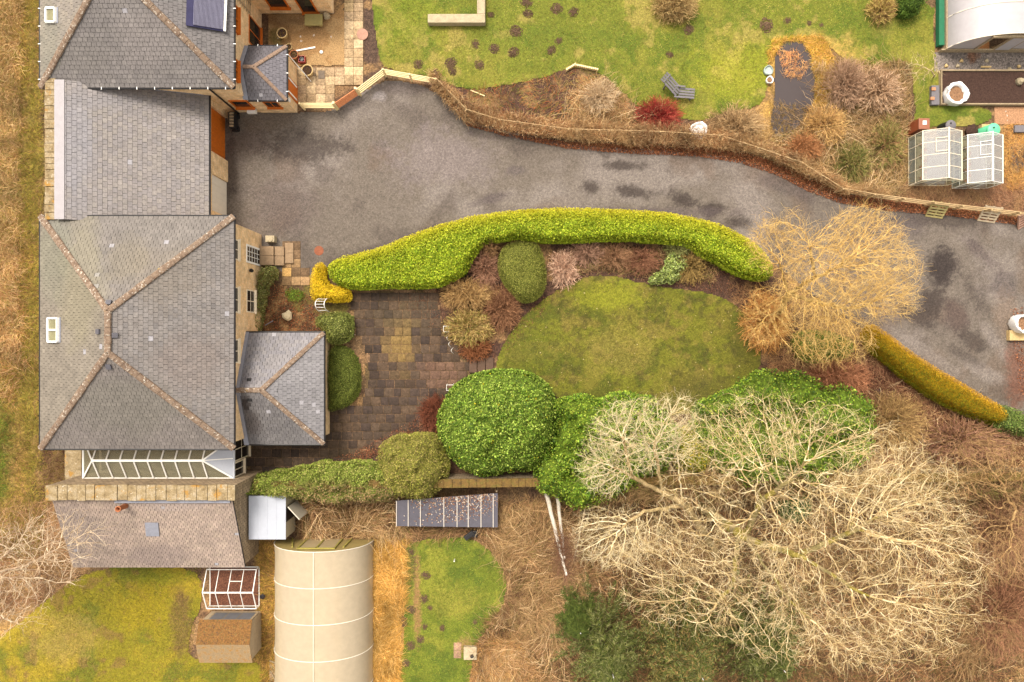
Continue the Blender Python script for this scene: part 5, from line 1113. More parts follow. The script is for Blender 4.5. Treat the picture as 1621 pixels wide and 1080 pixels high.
for i, (px, py, rx, ry, lab, pal) in enumerate(((930, 400, 32, 24, 'dull mauve-brown bare shrub under the middle of the curving hedge', [c(160, 126, 104), c(136, 104, 86)]), (974, 406, 34, 24, 'dark brown bare shrub under the hedge, second in the bed above the lawn', [c(136, 102, 76), c(150, 114, 84)]),
        (1018, 412, 32, 24, 'chestnut-brown bare shrub third in the bed above the lawn', [c(142, 100, 76), c(118, 82, 62)]), (1095, 420, 28, 32, 'olive-brown bare shrub right of the pale-leaved young shrub', [c(150, 124, 72), c(122, 100, 60)]), (1075, 392, 24, 14, 'grey-green half-leafy shrub against the hedge', [c(140, 140, 84), c(118, 116, 70)]))):
    twig_dome('twiggy_shrub', lab, 'shrub', px, py, rx, ry, .9, 350, pal, r=.008, fork=4, sub=.22)
twig_dome('dogwood', 'crimson-stemmed dogwood by the lounger', 'shrub', 1045, 180, 40, 30, 1.3, 650, [c(140, 45, 40), c(118, 38, 36), c(165, 82, 66)], r=.007, fork=2, sub=.35)
twig_dome('twiggy_shrub', 'grey-brown bare shrub between the white bag and the pond', 'shrub', 1170, 195, 52, 34, 1.4, 500, [c(176, 148, 108), c(150, 122, 88)], r=.009, fork=2, sub=.4)
twig_dome('twiggy_shrub', 'mauve-brown drooping shrub on the right bank of the pond', 'shrub', 1345, 130, 34, 42, 1.4, 700, [c(168, 138, 112), c(145, 115, 92)], r=.009, fork=3, sub=.35)
twig_dome('twiggy_shrub', 'tan shrub with pinkish cast in the middle of the upper right bed', 'shrub', 1395, 140, 42, 40, 1.2, 650, [c(198, 168, 138), c(170, 138, 108), c(140, 112, 84)], r=.01, fork=3, sub=.35)
twig_dome('twiggy_shrub', 'straw shrub at the lower end of the pond', 'shrub', 1310, 195, 38, 34, 1.0, 600, [c(190, 155, 98), c(165, 128, 82)], r=.009, fork=3, sub=.3)
twig_dome('twiggy_shrub', 'rust-tinged shrub just inside the fence below the pond', 'shrub', 1275, 232, 32, 24, .9, 450, [c(170, 120, 78), c(145, 100, 66)], r=.009, fork=3, sub=.3)
twig_dome('twiggy_shrub', 'green-brown shrub left of the first greenhouse', 'shrub', 1410, 225, 30, 46, 1.1, 500, [c(135, 128, 72), c(110, 108, 55), c(155, 120, 84)], r=.009, fork=3, sub=.3)
twig_dome('twiggy_shrub', 'olive shrub in the corner by the fence bend', 'shrub', 1355, 255, 34, 36, 1.0, 500, [c(118, 118, 62), c(140, 120, 74), c(96, 98, 50)], r=.009, fork=3, sub=.3)
twig_dome('twiggy_shrub', 'wispy grey shrub on the mound beside the dug bed', 'shrub', 950, 150, 32, 30, .9, 380, [c(196, 172, 140), c(170, 145, 112)], r=.008, fork=3, sub=.3)
twig_dome('twiggy_shrub', 'round tan bare shrub cut by the top edge above the lawn', 'shrub', 1070, 0, 38, 32, 1.5, 900, [c(180, 155, 105), c(150, 122, 80)], r=.008, fork=4, sub=.25)
twig_dome('twiggy_shrub', 'yellowish twiggy shrub at the top edge beside the dark evergreen', 'shrub', 1400, 10, 24, 24, 1.2, 450, [c(180, 160, 92), c(150, 120, 78)], r=.009, fork=3, sub=.25)
mound('evergreen_shrub', 'dark green leafy shrub at the top edge beside the polytunnel', 'shrub', [(1425, -20), (1462, -20), (1466, 5), (1455, 22), (1432, 24), (1422, 5)], 1.6, .7, [c(80, 108, 34), c(62, 88, 28), c(100, 125, 44)], leaf=.09, dens=450, lump=.2, seed=61)
for k, (px, py, rx, ry, h_, lab, pal) in enumerate(((1530, 700, 90, 46, 1.6, 'reddish-brown scrub shrub below the right-hand hedge', RT+[c(150, 120, 80)]), (1330, 600, 55, 34, 1.5, 'russet bare shrub between the willow and the laurel', [c(165, 115, 84), c(138, 92, 66)]), (1420, 670, 60, 50, 1.7, 'straw-brown bare shrub below the middle of the right-hand hedge', [c(160, 132, 84), c(135, 105, 70)]),
        (1590, 850, 60, 70, 2.0, 'pinkish-brown thicket shrub at the right edge', [c(155, 118, 88), c(132, 98, 74)]), (1600, 980, 60, 80, 2.0, 'dark reddish thicket shrub near the bottom right corner', [c(128, 90, 68), c(150, 110, 82)]), (1215, 510, 38, 50, 1.6, 'copper-coloured twiggy shrub on the right rim of the round lawn', [c(196, 145, 82), c(165, 112, 66)]), (690, 655, 26, 26, .9, 'dark red-brown twiggy shrub at the lower right patio corner', [c(120, 70, 50), c(95, 56, 42)]))):
    twig_dome('twiggy_shrub', lab, 'shrub', px, py, rx, ry, h_, 900, pal, r=.009, fork=3, sub=.45)
# ------------------------------------------------------------------ bare trees
PB = [c(212, 190, 144), c(196, 171, 122), c(228, 210, 170), c(178, 152, 106)]
LB = [c(168, 150, 110), c(150, 135, 90), c(155, 140, 70)]
bx, by, _ = W(1105, 800)
A_ = np.concatenate([ell(1275, 840, 10, 7.7, 6.4, 4.6, 2000, .6, 5), ell(1375, 895, 10, 5.5, 5.2, 3.6, 1700, .6, 5), ell(1200, 690, 8.5, 4.0, 2.2, 2.5, 750, .3, 3), ell(1090, 900, 8, 4.4, 3.0, 2.6, 850, .3, 3), ell(1410, 780, 9, 3.4, 2.8, 3.0, 850, .3, 3)])
sd_ = [[(bx, by, 0), (bx+.5, by-.2, 2.5), (bx+1.2, by-.6, 5)], [(bx+1.2, by-.6, 5), (bx+3.5, by-1.0, 7), (bx+6, by-2.4, 8.6)], [(bx+1.2, by-.6, 5), (bx+1.5, by+2, 7), (bx+2.6, by+3.4, 8.4)], [(bx+1.0, by-.6, 4.6), (bx+.2, by-2.6, 6.4), (bx-1.2, by-3.6, 7.4)], [(bx+3.4, by-1.0, 6.9), (bx+5.8, by+.8, 8.4)], [(bx+1.2, by-.6, 5), (bx+3.0, by-3.4, 7.0), (bx+5, by-5.2, 8)]]
bare_tree('bare_tree', 'largest leafless tree, pale lichened branches filling the lower right', 'tree', (bx, by, 0), sd_, A_, tip=.0075, power=2.02, step=.3, infl=3.0, kill=.36, radial=.42, rc=(bx+2, by-1, 4.5), bright=1.55, pal=PB, limbpal=LB, twl=.7, twn=2.1, thick=.05, maxn=60000, rcap=.36, jitter=.2)
# smaller pale tree left of it
A_ = np.concatenate([ell(1010, 690, 8, 2.6, 2.0, 1.6, 1400, .2, 4), ell(960, 740, 7.5, 1.6, 1.5, 1.3, 700, .2), ell(975, 850, 5.5, 2.6, 1.8, 1.4, 1200, .2, 3), ell(1070, 680, 8.5, 1.4, 2.0, 1.4, 500, .2)])
sd_ = [[W(1135, 880, .0), W(1120, 850, 2.5), W(1085, 800, 5.5)], [W(1085, 800, 5.5), W(1050, 780, 6.2), W(1000, 755, 7), W(965, 735, 7.6)], [W(1050, 780, 6.2), W(1035, 700, 7.8)], [W(1080, 798, 5.4), W(1072, 720, 7.2)], [W(1000, 755, 7), W(985, 690, 8)], [W(1085, 800, 5.4), W(1020, 810, 5.6), W(990, 830, 5.8)]]
bare_tree('bare_tree', 'smaller whitish leafless tree leaning over the spreading laurel', 'tree', W(1135, 880), sd_, A_, tip=.008, power=2.0, radial=.35, rc=W(1060, 800, 5), bright=1.3, step=.24, infl=2.2, kill=.28, pal=[c(228, 208, 165), c(212, 190, 140), c(240, 226, 190)], limbpal=[c(190, 165, 120), c(170, 148, 105)], twl=.55, twn=2.6, thick=.045, rcap=.2, jitter=.2)
# golden willow
A_ = np.concatenate([ell(1322, 445, 6.6, 3.2, 2.8, 2.9, 2000, .35, 2), ell(1235, 385, 6.2, 1.8, 1.7, 1.6, 700, .35, 2), ell(1362, 372, 6.6, 2.0, 1.6, 1.8, 1000, .3, 2), ell(1408, 470, 6.2, 1.5, 1.3, 1.2, 600, .3, 2), ell(1388, 430, 6.5, 2.0, 2.3, 2.0, 900, .4, 2), ell(1310, 535, 4.6, 2.6, 1.5, 1.7, 650, .3, 1.5), ell(1215, 500, 3.6, 1.3, 1.9, 1.4, 350, .3, 1)])
a = W(1225, 500); sd_ = [[a, W(1238, 490, 2), W(1248, 466, 3.6)], [W(1248, 466, 3.6), W(1290, 440, 5.4), W(1330, 420, 6.6)], [W(1248, 466, 3.6), W(1235, 420, 5.2)], [W(1248, 466, 3.6), W(1300, 480, 5), W(1350, 490, 6)], [W(1240, 488, 2.2), W(1215, 500, 3)], [W(1290, 440, 5.4), W(1280, 385, 6.4)]]
bare_tree('golden_willow', 'leafless willow with golden-orange twigs overhanging the drive', 'tree', a, sd_, A_, tip=.0068, power=2.05, radial=.45, rc=W(1250, 470, 3), step=.2, infl=2.4, kill=.26, bright=1.4, pal=[c(222, 186, 114), c(206, 164, 88), c(234, 200, 130), c(198, 162, 104)], limbpal=[c(200, 170, 110), c(180, 150, 95)], twl=.65, twn=2.1, thick=.04, rcap=.16, jitter=.25, maxn=50000, twr=.85)
# tree at the lower left
A_ = np.concatenate([ell(60, 870, 7, 2.8, 1.9, 1.6, 900, .2, 3), ell(110, 850, 6.6, 1.8, 1.2, 1.0, 350, .2), ell(10, 950, 6, 2.0, 1.8, 1.2, 400, .2), ell(-60, 900, 7, 3, 3, 2, 600, .2)])
sd_ = [[W(-90, 920, 0), W(-110, 930, 3)], [W(-110, 930, 3), W(-40, 915, 5), W(40, 895, 6.4), W(100, 865, 7)], [W(-110, 930, 3), W(-20, 965, 5), W(20, 985, 5.6)], [W(-40, 915, 5), W(30, 860, 6.6)], [W(-40, 915, 5), W(60, 915, 6), W(120, 925, 6.2)]]
bare_tree('bare_tree', 'pinkish-grey leafless tree reaching in over the outbuilding from the left edge', 'tree', W(-90, 920), sd_, A_, tip=.011, power=2.4, step=.26, infl=2.4, kill=.42, bright=1.4, radial=.3, rc=W(-60, 920, 4), pal=[c(208, 184, 154), c(192, 167, 136), c(224, 204, 176)], limbpal=[c(190, 162, 135)], twl=.8, twn=1.4, thick=.04, rcap=.16, jitter=.2)
# thin shrubs/trees at right edge
A_ = np.concatenate([ell(1560, 740, 4.5, 2.6, 2.0, 1.6, 700, .2, 1), ell(1600, 860, 4.5, 2.6, 2.6, 1.6, 700, .2, 1)])
bare_tree('bare_tree', 'slender brown leafless sapling by the right edge below the hedge', 'tree', W(1600, 790), [[W(1600, 790), W(1605, 800, 2.5)]], A_, tip=.011, power=2.4, step=.26, infl=3.5, kill=.4, pal=[c(185, 152, 105), c(165, 130, 88)], twl=.8, twn=1.5, thick=.05, rcap=.08)
A_ = np.concatenate([ell(1560, 1010, 4.5, 2.4, 2.4, 1.6, 700, .2, 1)])
bare_tree('bare_tree', 'brown leafless sapling in the bottom right corner', 'tree', W(1540, 960), [[W(1540, 960), W(1550, 980, 2.5)]], A_, tip=.010, power=2.4, step=.26, infl=3.5, kill=.4, pal=[c(160, 128, 88), c(140, 108, 74)], twl=.8, twn=1.5, thick=.05, rcap=.08)
A_ = ell(1462, 105, 2.8, 1.5, 1.2, .7, 130, .2, 1)
bare_tree('apple_tree', 'small pale pruned fruit tree overhanging the raised bed corner', 'tree', W(1478, 122), [[W(1478, 122), W(1480, 118, 1.6)]], A_, tip=.012, power=2.3, step=.2, infl=3, kill=.4, pal=[c(205, 185, 140), c(185, 165, 120)], twl=.5, twn=1.2, thick=.05, rcap=.07)
# birches: tall white stems
def birch(label, p0, p1, h, r0, seed):
    root = thing('birch', label, 'tree', W(*p0), 'birch trunks behind the laurel'); k = 9; pts = []; a = Vector(W(p0[0], p0[1], 0)); b = Vector(W(p1[0], p1[1], h))
    for i in range(k): t = i/(k-1); pts.append(a+(b-a)*t+Vector((random.uniform(-.02, .02), random.uniform(-.02, .02), 0))*(i > 0))
    m = MB(); m.tube(pts, [r0*(1-.6*i/(k-1)) for i in range(k)], 10); m.build('trunk', M_birch, root, smooth=True)
    n = 220; t = rng.uniform(.7, 1, n); P0 = np.array([a+(b-a)*float(q) for q in t]); an = rng.random(n)*2*math.pi; d = np.stack([np.cos(an), np.sin(an), rng.uniform(.1, .8, n)], 1)
    Q = curve_stems(P0, d, rng.uniform(.3, 1.3, n), np.zeros(n), np.full(n, .2), 5, .05); V, F = tubes_np(Q, .009*np.linspace(1.4, .4, 5)[None]*np.ones((n, 1)), 3); mesh_np('twigs', V, F, M_twig, root, C=np.repeat(pick([c(150, 110, 84), c(128, 92, 70)], n), 15, 0))
birch('white birch trunk, the longer of the two below the laurel', (862, 768), (896, 910), 9.5, .15, 1)
birch('white birch trunk with dark patches, the shorter of the two', (881, 776), (894, 884), 8.0, .13, 2)
m = MB(); m.tube([W(926, 806, 2.2), W(918, 845, 1.6), W(911, 876, .9), W(908, 890, .05)], .05, 8); m.tube([W(905, 835, .4), W(930, 870, .05)], .03, 6); m.build('fallen_pole', M_oldwood, smooth=True, label='grey leaning pole in the scrub right of the birch trunks', cat='pole')
# ------------------------------------------------------------------ undergrowth, straw, litter (stuff)
BP = [c(156, 120, 84), c(122, 88, 62), c(188, 150, 108), c(84, 60, 45), c(140, 106, 74), c(116, 106, 58)]
stems_region('bramble_scrub', [(600, 800), (950, 790), (960, 930), (900, 1100), (740, 1110), (760, 1020), (812, 930), (760, 850), (640, 850)], 16000, .8, .55, .6, .013, BP, label='brown bramble scrub between the lean-to and the spruces', cat='undergrowth')
stems_region('bramble_scrub', [(470, 790), (640, 790), (640, 850), (480, 856)], 3500, .8, .55, .6, .013, BP, label='brown brambles between the metal shed and the lean-to', cat='undergrowth')
stems_region('bramble_scrub', [(930, 740), (1640, 700), (1680, 1110), (900, 1110)], 26000, .9, .6, .6, .013, [c(140, 100, 70), c(112, 78, 54), c(165, 122, 84), c(84, 60, 44), c(108, 100, 54)], straw=.2, label='brown undergrowth beneath the bare trees', cat='undergrowth')
stems_region('bramble_scrub', [(1260, 560), (1380, 545), (1480, 620), (1620, 690), (1640, 760), (1400, 740), (1290, 640)], 9000, .7, .5, .5, .010, [c(150, 105, 80), c(125, 82, 62), c(175, 135, 100), c(98, 62, 48)], label='reddish undergrowth below the right-hand hedge', cat='undergrowth')
stems_region('dry_grass', [(-60, -60), (34, -60), (30, 300), (28, 560), (-60, 620)], 24000, .55, .35, .3, .022, [c(192, 156, 100), c(168, 130, 82), c(212, 180, 130), c(146, 112, 74), c(136, 128, 60)], blade=True, label='long straw-coloured grass down the left edge', cat='grass')
stems_region('rough_grass', [(28, -60), (66, -60), (66, 700), (100, 700), (100, 770), (70, 800), (60, 880), (-60, 900), (-60, 600), (28, 560)], 22000, .3, .22, .15, .018, [c(138, 128, 48), c(112, 108, 40), c(168, 142, 66), c(130, 92, 60)], blade=True, label='rough green-brown grass between the straw and the houses', cat='grass')
stems_region('bramble_scrub', [(-60, 380), (30, 380), (40, 600), (20, 640), (-60, 600)], 2500, .9, .5, .6, .010, [c(190, 145, 98), c(160, 112, 72), c(205, 170, 125)], label='dead bracken on the left edge beside the middle house', cat='undergrowth')
stems_region('bramble_scrub', [(66, 712), (104, 712), (102, 765), (66, 775)], 900, .5, .4, .4, .010, [c(110, 76, 60), c(88, 60, 48)], label='dark dead stems beside the low pier wall', cat='undergrowth')
stems_region('bramble_scrub', [(0, 800), (100, 790), (150, 900), (60, 960), (-60, 1000), (-60, 800)], 3500, .6, .4, .4, .010, [c(190, 150, 112), c(160, 122, 90), c(140, 100, 80)], label='tangled stems under the pinkish tree at the left edge', cat='undergrowth')
stems_region('dry_grass', [(592, 850), (636, 850), (640, 960), (625, 1110), (586, 1110)], 9000, .6, .4, .35, .022, [c(222, 172, 88), c(238, 195, 120), c(196, 146, 72), c(170, 135, 70)], blade=True, label='golden dry grass right of the beige polytunnel', cat='grass')
stems_region('dry_grass', [(410, 860), (440, 860), (440, 1110), (408, 1110), (412, 960)], 3500, .35, .25, .2, .02, [c(205, 158, 84), c(150, 130, 52), c(130, 92, 62)], blade=True, label='yellow grass strip left of the beige polytunnel', cat='grass')
stems_region('dry_grass', [(750, 1020), (830, 1000), (880, 1110), (740, 1110)], 4000, .5, .35, .35, .02, [c(205, 160, 100), c(180, 135, 84)], blade=True, label='straw tussocks at the bottom edge by the stone block', cat='grass')
stems_region('dry_grass', [(1222, 62), (1300, 52), (1330, 100), (1305, 180), (1285, 200), (1294, 150), (1288, 90), (1270, 64), (1240, 64), (1226, 90), (1216, 100)], 4500, .3, .15, .15, .02, [c(222, 175, 98), c(200, 152, 70), c(175, 150, 50)], blade=True, label='golden grass on the pond margin', cat='grass')
stems_region('water_plants', [(1232, 80), (1262, 76), (1280, 100), (1270, 125), (1240, 120)], 500, .25, .12, .15, .012, [c(215, 165, 110), c(190, 130, 85)], label='dead reeds floating in the upper pond', cat='reeds')
stems_region('water_plants', [(1222, 160), (1286, 170), (1262, 204), (1238, 214), (1220, 200)], 450, .35, .15, .2, .010, [c(160, 130, 98), c(130, 105, 62), c(150, 120, 50)], label='tangled stems over the lower end of the pond', cat='reeds')
stems_region('bramble_scrub', [(1290, 90), (1440, 95), (1436, 310), (1345, 300), (1240, 250), (1210, 215), (1270, 200), (1300, 160)], 9000, .45, .3, .3, .010, [c(190, 158, 108), c(160, 126, 86), c(135, 122, 66), c(118, 84, 60), c(205, 178, 140)], label='mixed dead stems filling the upper right shrub bed', cat='undergrowth')
stems_region('bramble_scrub', [(1430, 292), (1640, 292), (1640, 332), (1480, 322), (1420, 312)], 3000, .3, .15, .15, .006, [c(165, 122, 90), c(140, 100, 74), c(190, 150, 115)], label='short brown stubble between the greenhouses and the fence', cat='undergrowth')
stems_region('dry_grass', [(1590, 195), (1640, 195), (1640, 300), (1592, 300)], 1500, .3, .2, .15, .018, [c(215, 165, 90), c(190, 135, 80)], blade=True, label='orange-yellow grass at the right edge by the greenhouses', cat='grass')
stems_region('border_growth', [(740, 140), (910, 112), (945, 118), (985, 150), (1010, 190), (1100, 205), (1090, 225), (900, 212), (790, 196), (740, 175)], 3000, .4, .2, .25, .008, [c(178, 148, 100), c(150, 115, 76), c(130, 130, 52), c(190, 110, 62)], weights=None, label='sparse dead growth on the dug bed above the fence', cat='undergrowth')
stems_region('climber_stems', [(676, 120), (700, 122), (745, 168), (800, 184), (900, 198), (1000, 202), (1140, 210), (1200, 226), (1270, 252), (1335, 295), (1400, 306), (1400, 314), (1330, 308), (1260, 274), (1200, 246), (1100, 236), (1000, 232), (900, 224), (800, 212), (738, 198), (690, 145)], 15000, .32, 1.15, .8, .009, [c(205, 168, 120), c(185, 146, 102), c(160, 118, 82), c(222, 190, 145), c(150, 98, 66)], label='bleached climber stems smothering the drive fence', cat='undergrowth', z=(.1, .95))
LIT = [c(158, 98, 64), c(130, 76, 50), c(184, 122, 84), c(108, 66, 46)]
litter('leaf_litter', [(700, 150), (745, 196), (800, 212), (900, 226), (1000, 230), (1100, 232), (1180, 242), (1240, 262), (1290, 284), (1345, 308), (1400, 316), (1480, 326), (1640, 348), (1640, 360), (1500, 342), (1400, 334), (1330, 322), (1280, 304), (1230, 278), (1170, 258), (1100, 248), (1000, 244), (900, 236), (800, 216), (740, 200)], 16000, .07, LIT, .18, label='russet fallen leaves drifted along the foot of the drive fence', cat='leaves')
litter('leaf_litter', [(620, 470), (770, 440), (800, 560), (900, 450), (860, 400), (1180, 400), (1240, 480), (1260, 640), (1120, 660), (1210, 600), (1205, 520), (1160, 470), (1050, 450), (940, 432), (800, 500), (782, 570), (705, 540)], 9000, .06, [c(110, 72, 55), c(88, 58, 46), c(140, 95, 70)], .05, label='dark leaf litter in the bed round the circular lawn', cat='leaves')
litter('leaf_litter', [(405, 440), (500, 470), (515, 525), (405, 525)], 3000, .06, [c(130, 80, 55), c(100, 66, 46), c(150, 110, 70), c(160, 84, 52)], .08, label='brown leaves in the bed beside the middle house', cat='leaves')
litter('leaf_litter', [(560, 715), (700, 640), (715, 665), (690, 700), (600, 720), (500, 755), (470, 740)], 4000, .06, [c(145, 90, 66), c(115, 70, 52), c(165, 115, 84)], .1, label='red-brown leaves along the lower patio edge', cat='leaves')
litter('leaf_litter', [(1260, 560), (1380, 540), (1480, 620), (1600, 690), (1500, 690), (1300, 620)], 6000, .08, [c(120, 72, 56), c(95, 58, 46), c(150, 98, 74)], .08, label='fallen leaves below the right-hand hedge', cat='leaves')
litter('leaf_litter', [(1600, 490), (1640, 480), (1640, 640), (1612, 620), (1605, 560)], 1500, .06, LIT, .1, label='russet leaves around the planter at the right edge', cat='leaves')
litter('leaf_litter', [(460, 780), (630, 790), (640, 860), (470, 856)], 2500, .07, [c(125, 85, 60), c(100, 68, 48)], .08, label='leaves under the brambles by the metal shed', cat='leaves')
litter('leaf_litter', [(136, 745), (372, 752), (372, 764), (136, 764)], 900, .08, [c(130, 85, 60), c(95, 62, 48), c(150, 110, 80)], .5, label='leaves caught in the gap behind the conservatory', cat='leaves')
stems_region('valley_debris', [(136, 752), (370, 757), (370, 766), (136, 768)], 700, .4, .2, .2, .008, [c(135, 92, 66), c(110, 74, 56)], z=(2.0, 2.3), label='dead stems filling the gutter between the conservatory and the coping wall', cat='undergrowth')
stems_region('climber_stems', [(900, 742), (1640, 738), (1640, 770), (900, 790)], 11000, .6, .5, .4, .013, BP+[c(120, 112, 58)], z=(1.0, 2.1), label='brown stems and dead creeper over the garden wall under the bare trees', cat='undergrowth')
for pts_, n_, lab_ in (([(750, 800), (940, 795), (950, 930), (880, 1100), (750, 1100), (770, 1020), (815, 930), (765, 850)], 1300, 'long pale arching bramble canes between the lean-to and the spruces'),
        ([(480, 792), (625, 795), (630, 846), (490, 850)], 500, 'long pale arching canes between the metal shed and the lean-to'),
        ([(1300, 600), (1480, 620), (1640, 690), (1640, 1100), (1500, 1100), (1560, 900), (1480, 760), (1350, 700)], 1500, 'long pale arching stems along the right edge below the hedge'),
        ([(1300, 90), (1440, 100), (1432, 300), (1340, 290), (1240, 245), (1290, 190)], 800, 'long tangled canes over the upper right shrub bed'),
        ([(900, 700), (1500, 760), (1500, 1100), (1100, 1000), (920, 960)], 1600, 'long pale canes lying beneath the bare trees'),
        ([(900, 140), (940, 125), (1000, 175), (1090, 215), (890, 200)], 260, 'long dry stems across the dug bed')):
    stems_region('arching_canes', pts_, n_, 1.5, 1.1, 1.0, .013, [c(205, 170, 122), c(180, 142, 98), c(224, 194, 150), c(150, 112, 78)], k=6, wig=.035, label=lab_, cat='undergrowth', straw=.3)
stems_region('bramble_scrub', [(905, 388), (1000, 392), (1100, 400), (1140, 420), (1130, 448), (1060, 446), (985, 434), (935, 430), (900, 440)], 2600, .4, .45, .3, .010, [c(150, 116, 82), c(122, 90, 66), c(128, 124, 62), c(176, 142, 104)], label='tangled brown and olive stems in the bed above the round lawn', cat='undergrowth', straw=.2)
stems_region('bramble_scrub', [(1150, 455), (1215, 450), (1260, 520), (1262, 610), (1215, 620), (1215, 540)], 1600, .4, .35, .3, .009, [c(150, 108, 76), c(120, 82, 60), c(175, 130, 90)], label='russet stems in the bed on the right side of the round lawn', cat='undergrowth', straw=.2)
# pale specks, daisies and twigs on the lawns and patio
litter('fallen_petals', [(800, 500), (940, 440), (1150, 470), (1200, 560), (1120, 640), (800, 600)], 160, .07, [c(215, 195, 150), c(190, 165, 110)], .02, label='pale scattered leaves on the round lawn', cat='leaves')
litter('fallen_petals', [(560, 470), (690, 460), (700, 620), (600, 690), (560, 600)], 110, .05, [c(235, 230, 225), c(200, 180, 160)], .02, label='white specks on the dark patio', cat='petals')
# turf tufts give the lawns a nap
def tufts(pts, n, pal, label):
    stems_region('lawn_grass', pts, n, .07, .05, .02, .02, pal, k=3, blade=True, label=label, cat='grass', wig=.05, jit=.25, z=(.01, .02))
tufts([(600, -30), (612, 112), (690, 120), (738, 142), (908, 102), (1000, 165), (1110, 190), (1205, 165), (1215, 80), (1300, 55), (1400, 95), (1474, 60), (1474, -30)], 45000, [c(128, 134, 46), c(104, 116, 36), c(150, 146, 60), c(170, 152, 84)], 'short mown grass of the upper lawn')
tufts([(945, 440), (1050, 462), (1120, 468), (1190, 520), (1198, 570), (1130, 640), (960, 640), (800, 590), (800, 560), (850, 488)], 22000, [c(106, 104, 36), c(90, 94, 32), c(130, 118, 54)], 'short mossy grass of the round lawn')
tufts([(130, 905), (318, 900), (300, 1050), (430, 1070), (430, 1110), (-20, 1110), (0, 1020)], 22000, [c(128, 120, 34), c(150, 132, 44), c(104, 104, 34), c(140, 108, 66)], 'yellowish mossy grass at the bottom left')
tufts([(645, 860), (740, 850), (800, 920), (750, 1030), (740, 1100), (630, 1100), (640, 1000)], 14000, [c(120, 134, 42), c(96, 114, 36), c(150, 148, 62)], 'grass of the little plot right of the beige polytunnel')
# ------------------------------------------------------------------ fences
def rail_fence(root, tops, z, rails, mat, wd=.03, ht=.09, post=True, step=1.8, ph=None, pmat=None):
    P = [Vector(W(p[0], p[1], z)) for p in tops]; m = MB(); posts = []
    for a, b in zip(P[:-1], P[1:]):
        L = (b-a).length; n = max(1, round(L/step)); d = (b-a)/n; nr = Vector((-(b-a).y, (b-a).x, 0)).normalized()*.055
        for zz in rails: m.beam(Vector((a.x, a.y, zz))+nr, Vector((b.x, b.y, zz))+nr, wd, ht)
        for i in range(n): posts.append(a+d*i)
    posts.append(P[-1]); m.build('rail', mat, root)
    for q in posts[:99]:
        m = MB(); m.box(q.x-.045, q.x+.045, q.y-.045, q.y+.045, 0, (ph or z)+.05+random.uniform(-.02, .03)); m.build('post', pmat or mat, root)
f1 = thing('rail_fence', 'pale new rail fence beside the porch wing, left of the cedar gate', 'fence', W(500, 170)); rail_fence(f1, [(474, 164), (526, 164)], 1.15, (.25, .5, .75, 1.0), M_fencenew, .045, .1)
f2 = thing('rail_fence', 'pale new rail fence bending round the drive corner, right of the cedar gate', 'fence', W(630, 120)); rail_fence(f2, [(565, 141), (606, 110), (690, 125)], 1.15, (.25, .5, .75, 1.0), M_fencenew, .045, .1)
gt = thing('timber_gate', 'red-brown slatted timber gate between the two pale rail fences', 'gate', W(548, 155)); m = MB(); a, b = W3(529, 164, 1.0), W3(563, 141, 1.0)
for k in range(6): m.beam((a.x, a.y, .12+.17*k), (b.x, b.y, .12+.17*k), .05, .1)
m.build('slat', M_orangewood, gt)
m = MB()
for q in (a, b): m.beam((q.x, q.y, 0), (q.x, q.y, 1.2), .12, .12)
m.build('gate_post', M_fencenew, gt)
f3 = thing('post_and_rail_fence', 'long weathered post-and-rail fence following the upper side of the drive', 'fence', W(1000, 225))
rail_fence(f3, [(690, 125), (738, 174), (790, 190), (900, 205), (1045, 209), (1140, 215), (1200, 234), (1270, 258), (1335, 299), (1385, 308), (1480, 321), (1660, 342)], 1.1, (.3, .65, 1.0), M_fence, .05, .1)
# pallets on the verge
def pallet(label, px, py, rot, mat, leanz=.5):
    t = thing('pallet', label, 'pallet', (0, 0, 0), 'pallets leaning on the drive fence'); m = MB()
    for k in range(6): m.box(-.55, .55, -.5+k*.19, -.5+k*.19+.11, .1, .125)
    for x in (-.5, 0, .5): m.box(x-.045, x+.045, -.5, .56, 0, .098)
    m.build('board', mat, t); t.location = W(px, py, .25); t.rotation_euler = (math.radians(38), 0, math.radians(rot)); return t
pallet('mossy green wooden pallet, leftmost of three by the fence', 1483, 332, -8, plain('mossy_wood', c(180, 165, 110), .2, 6, .9, .1))
pallet('pale grey wooden pallet, middle of three by the fence', 1566, 339, -8, plain('grey_pallet', c(210, 190, 160), .2, 6, .9, .1))
pallet('pinkish wooden pallet at the right edge by the fence', 1622, 346, 30, plain('pink_pallet', c(190, 150, 130), .2, 6, .9, .1))
# low retaining logs on the dug bed
m = MB()
for (a, b, n) in (((897, 112), (910, 104), 6), ((911, 105), (945, 112), 12)):
    for k in range(n):
        t = k/(n-1); x, y, _ = W(a[0]+(b[0]-a[0])*t, a[1]+(b[1]-a[1])*t); m.tube([(x, y, 0), (x, y, .28)], .06, 8)
m.build('log_edging', M_fencenew, label='short pale log-roll edging on the rim of the dug bed', cat='edging')
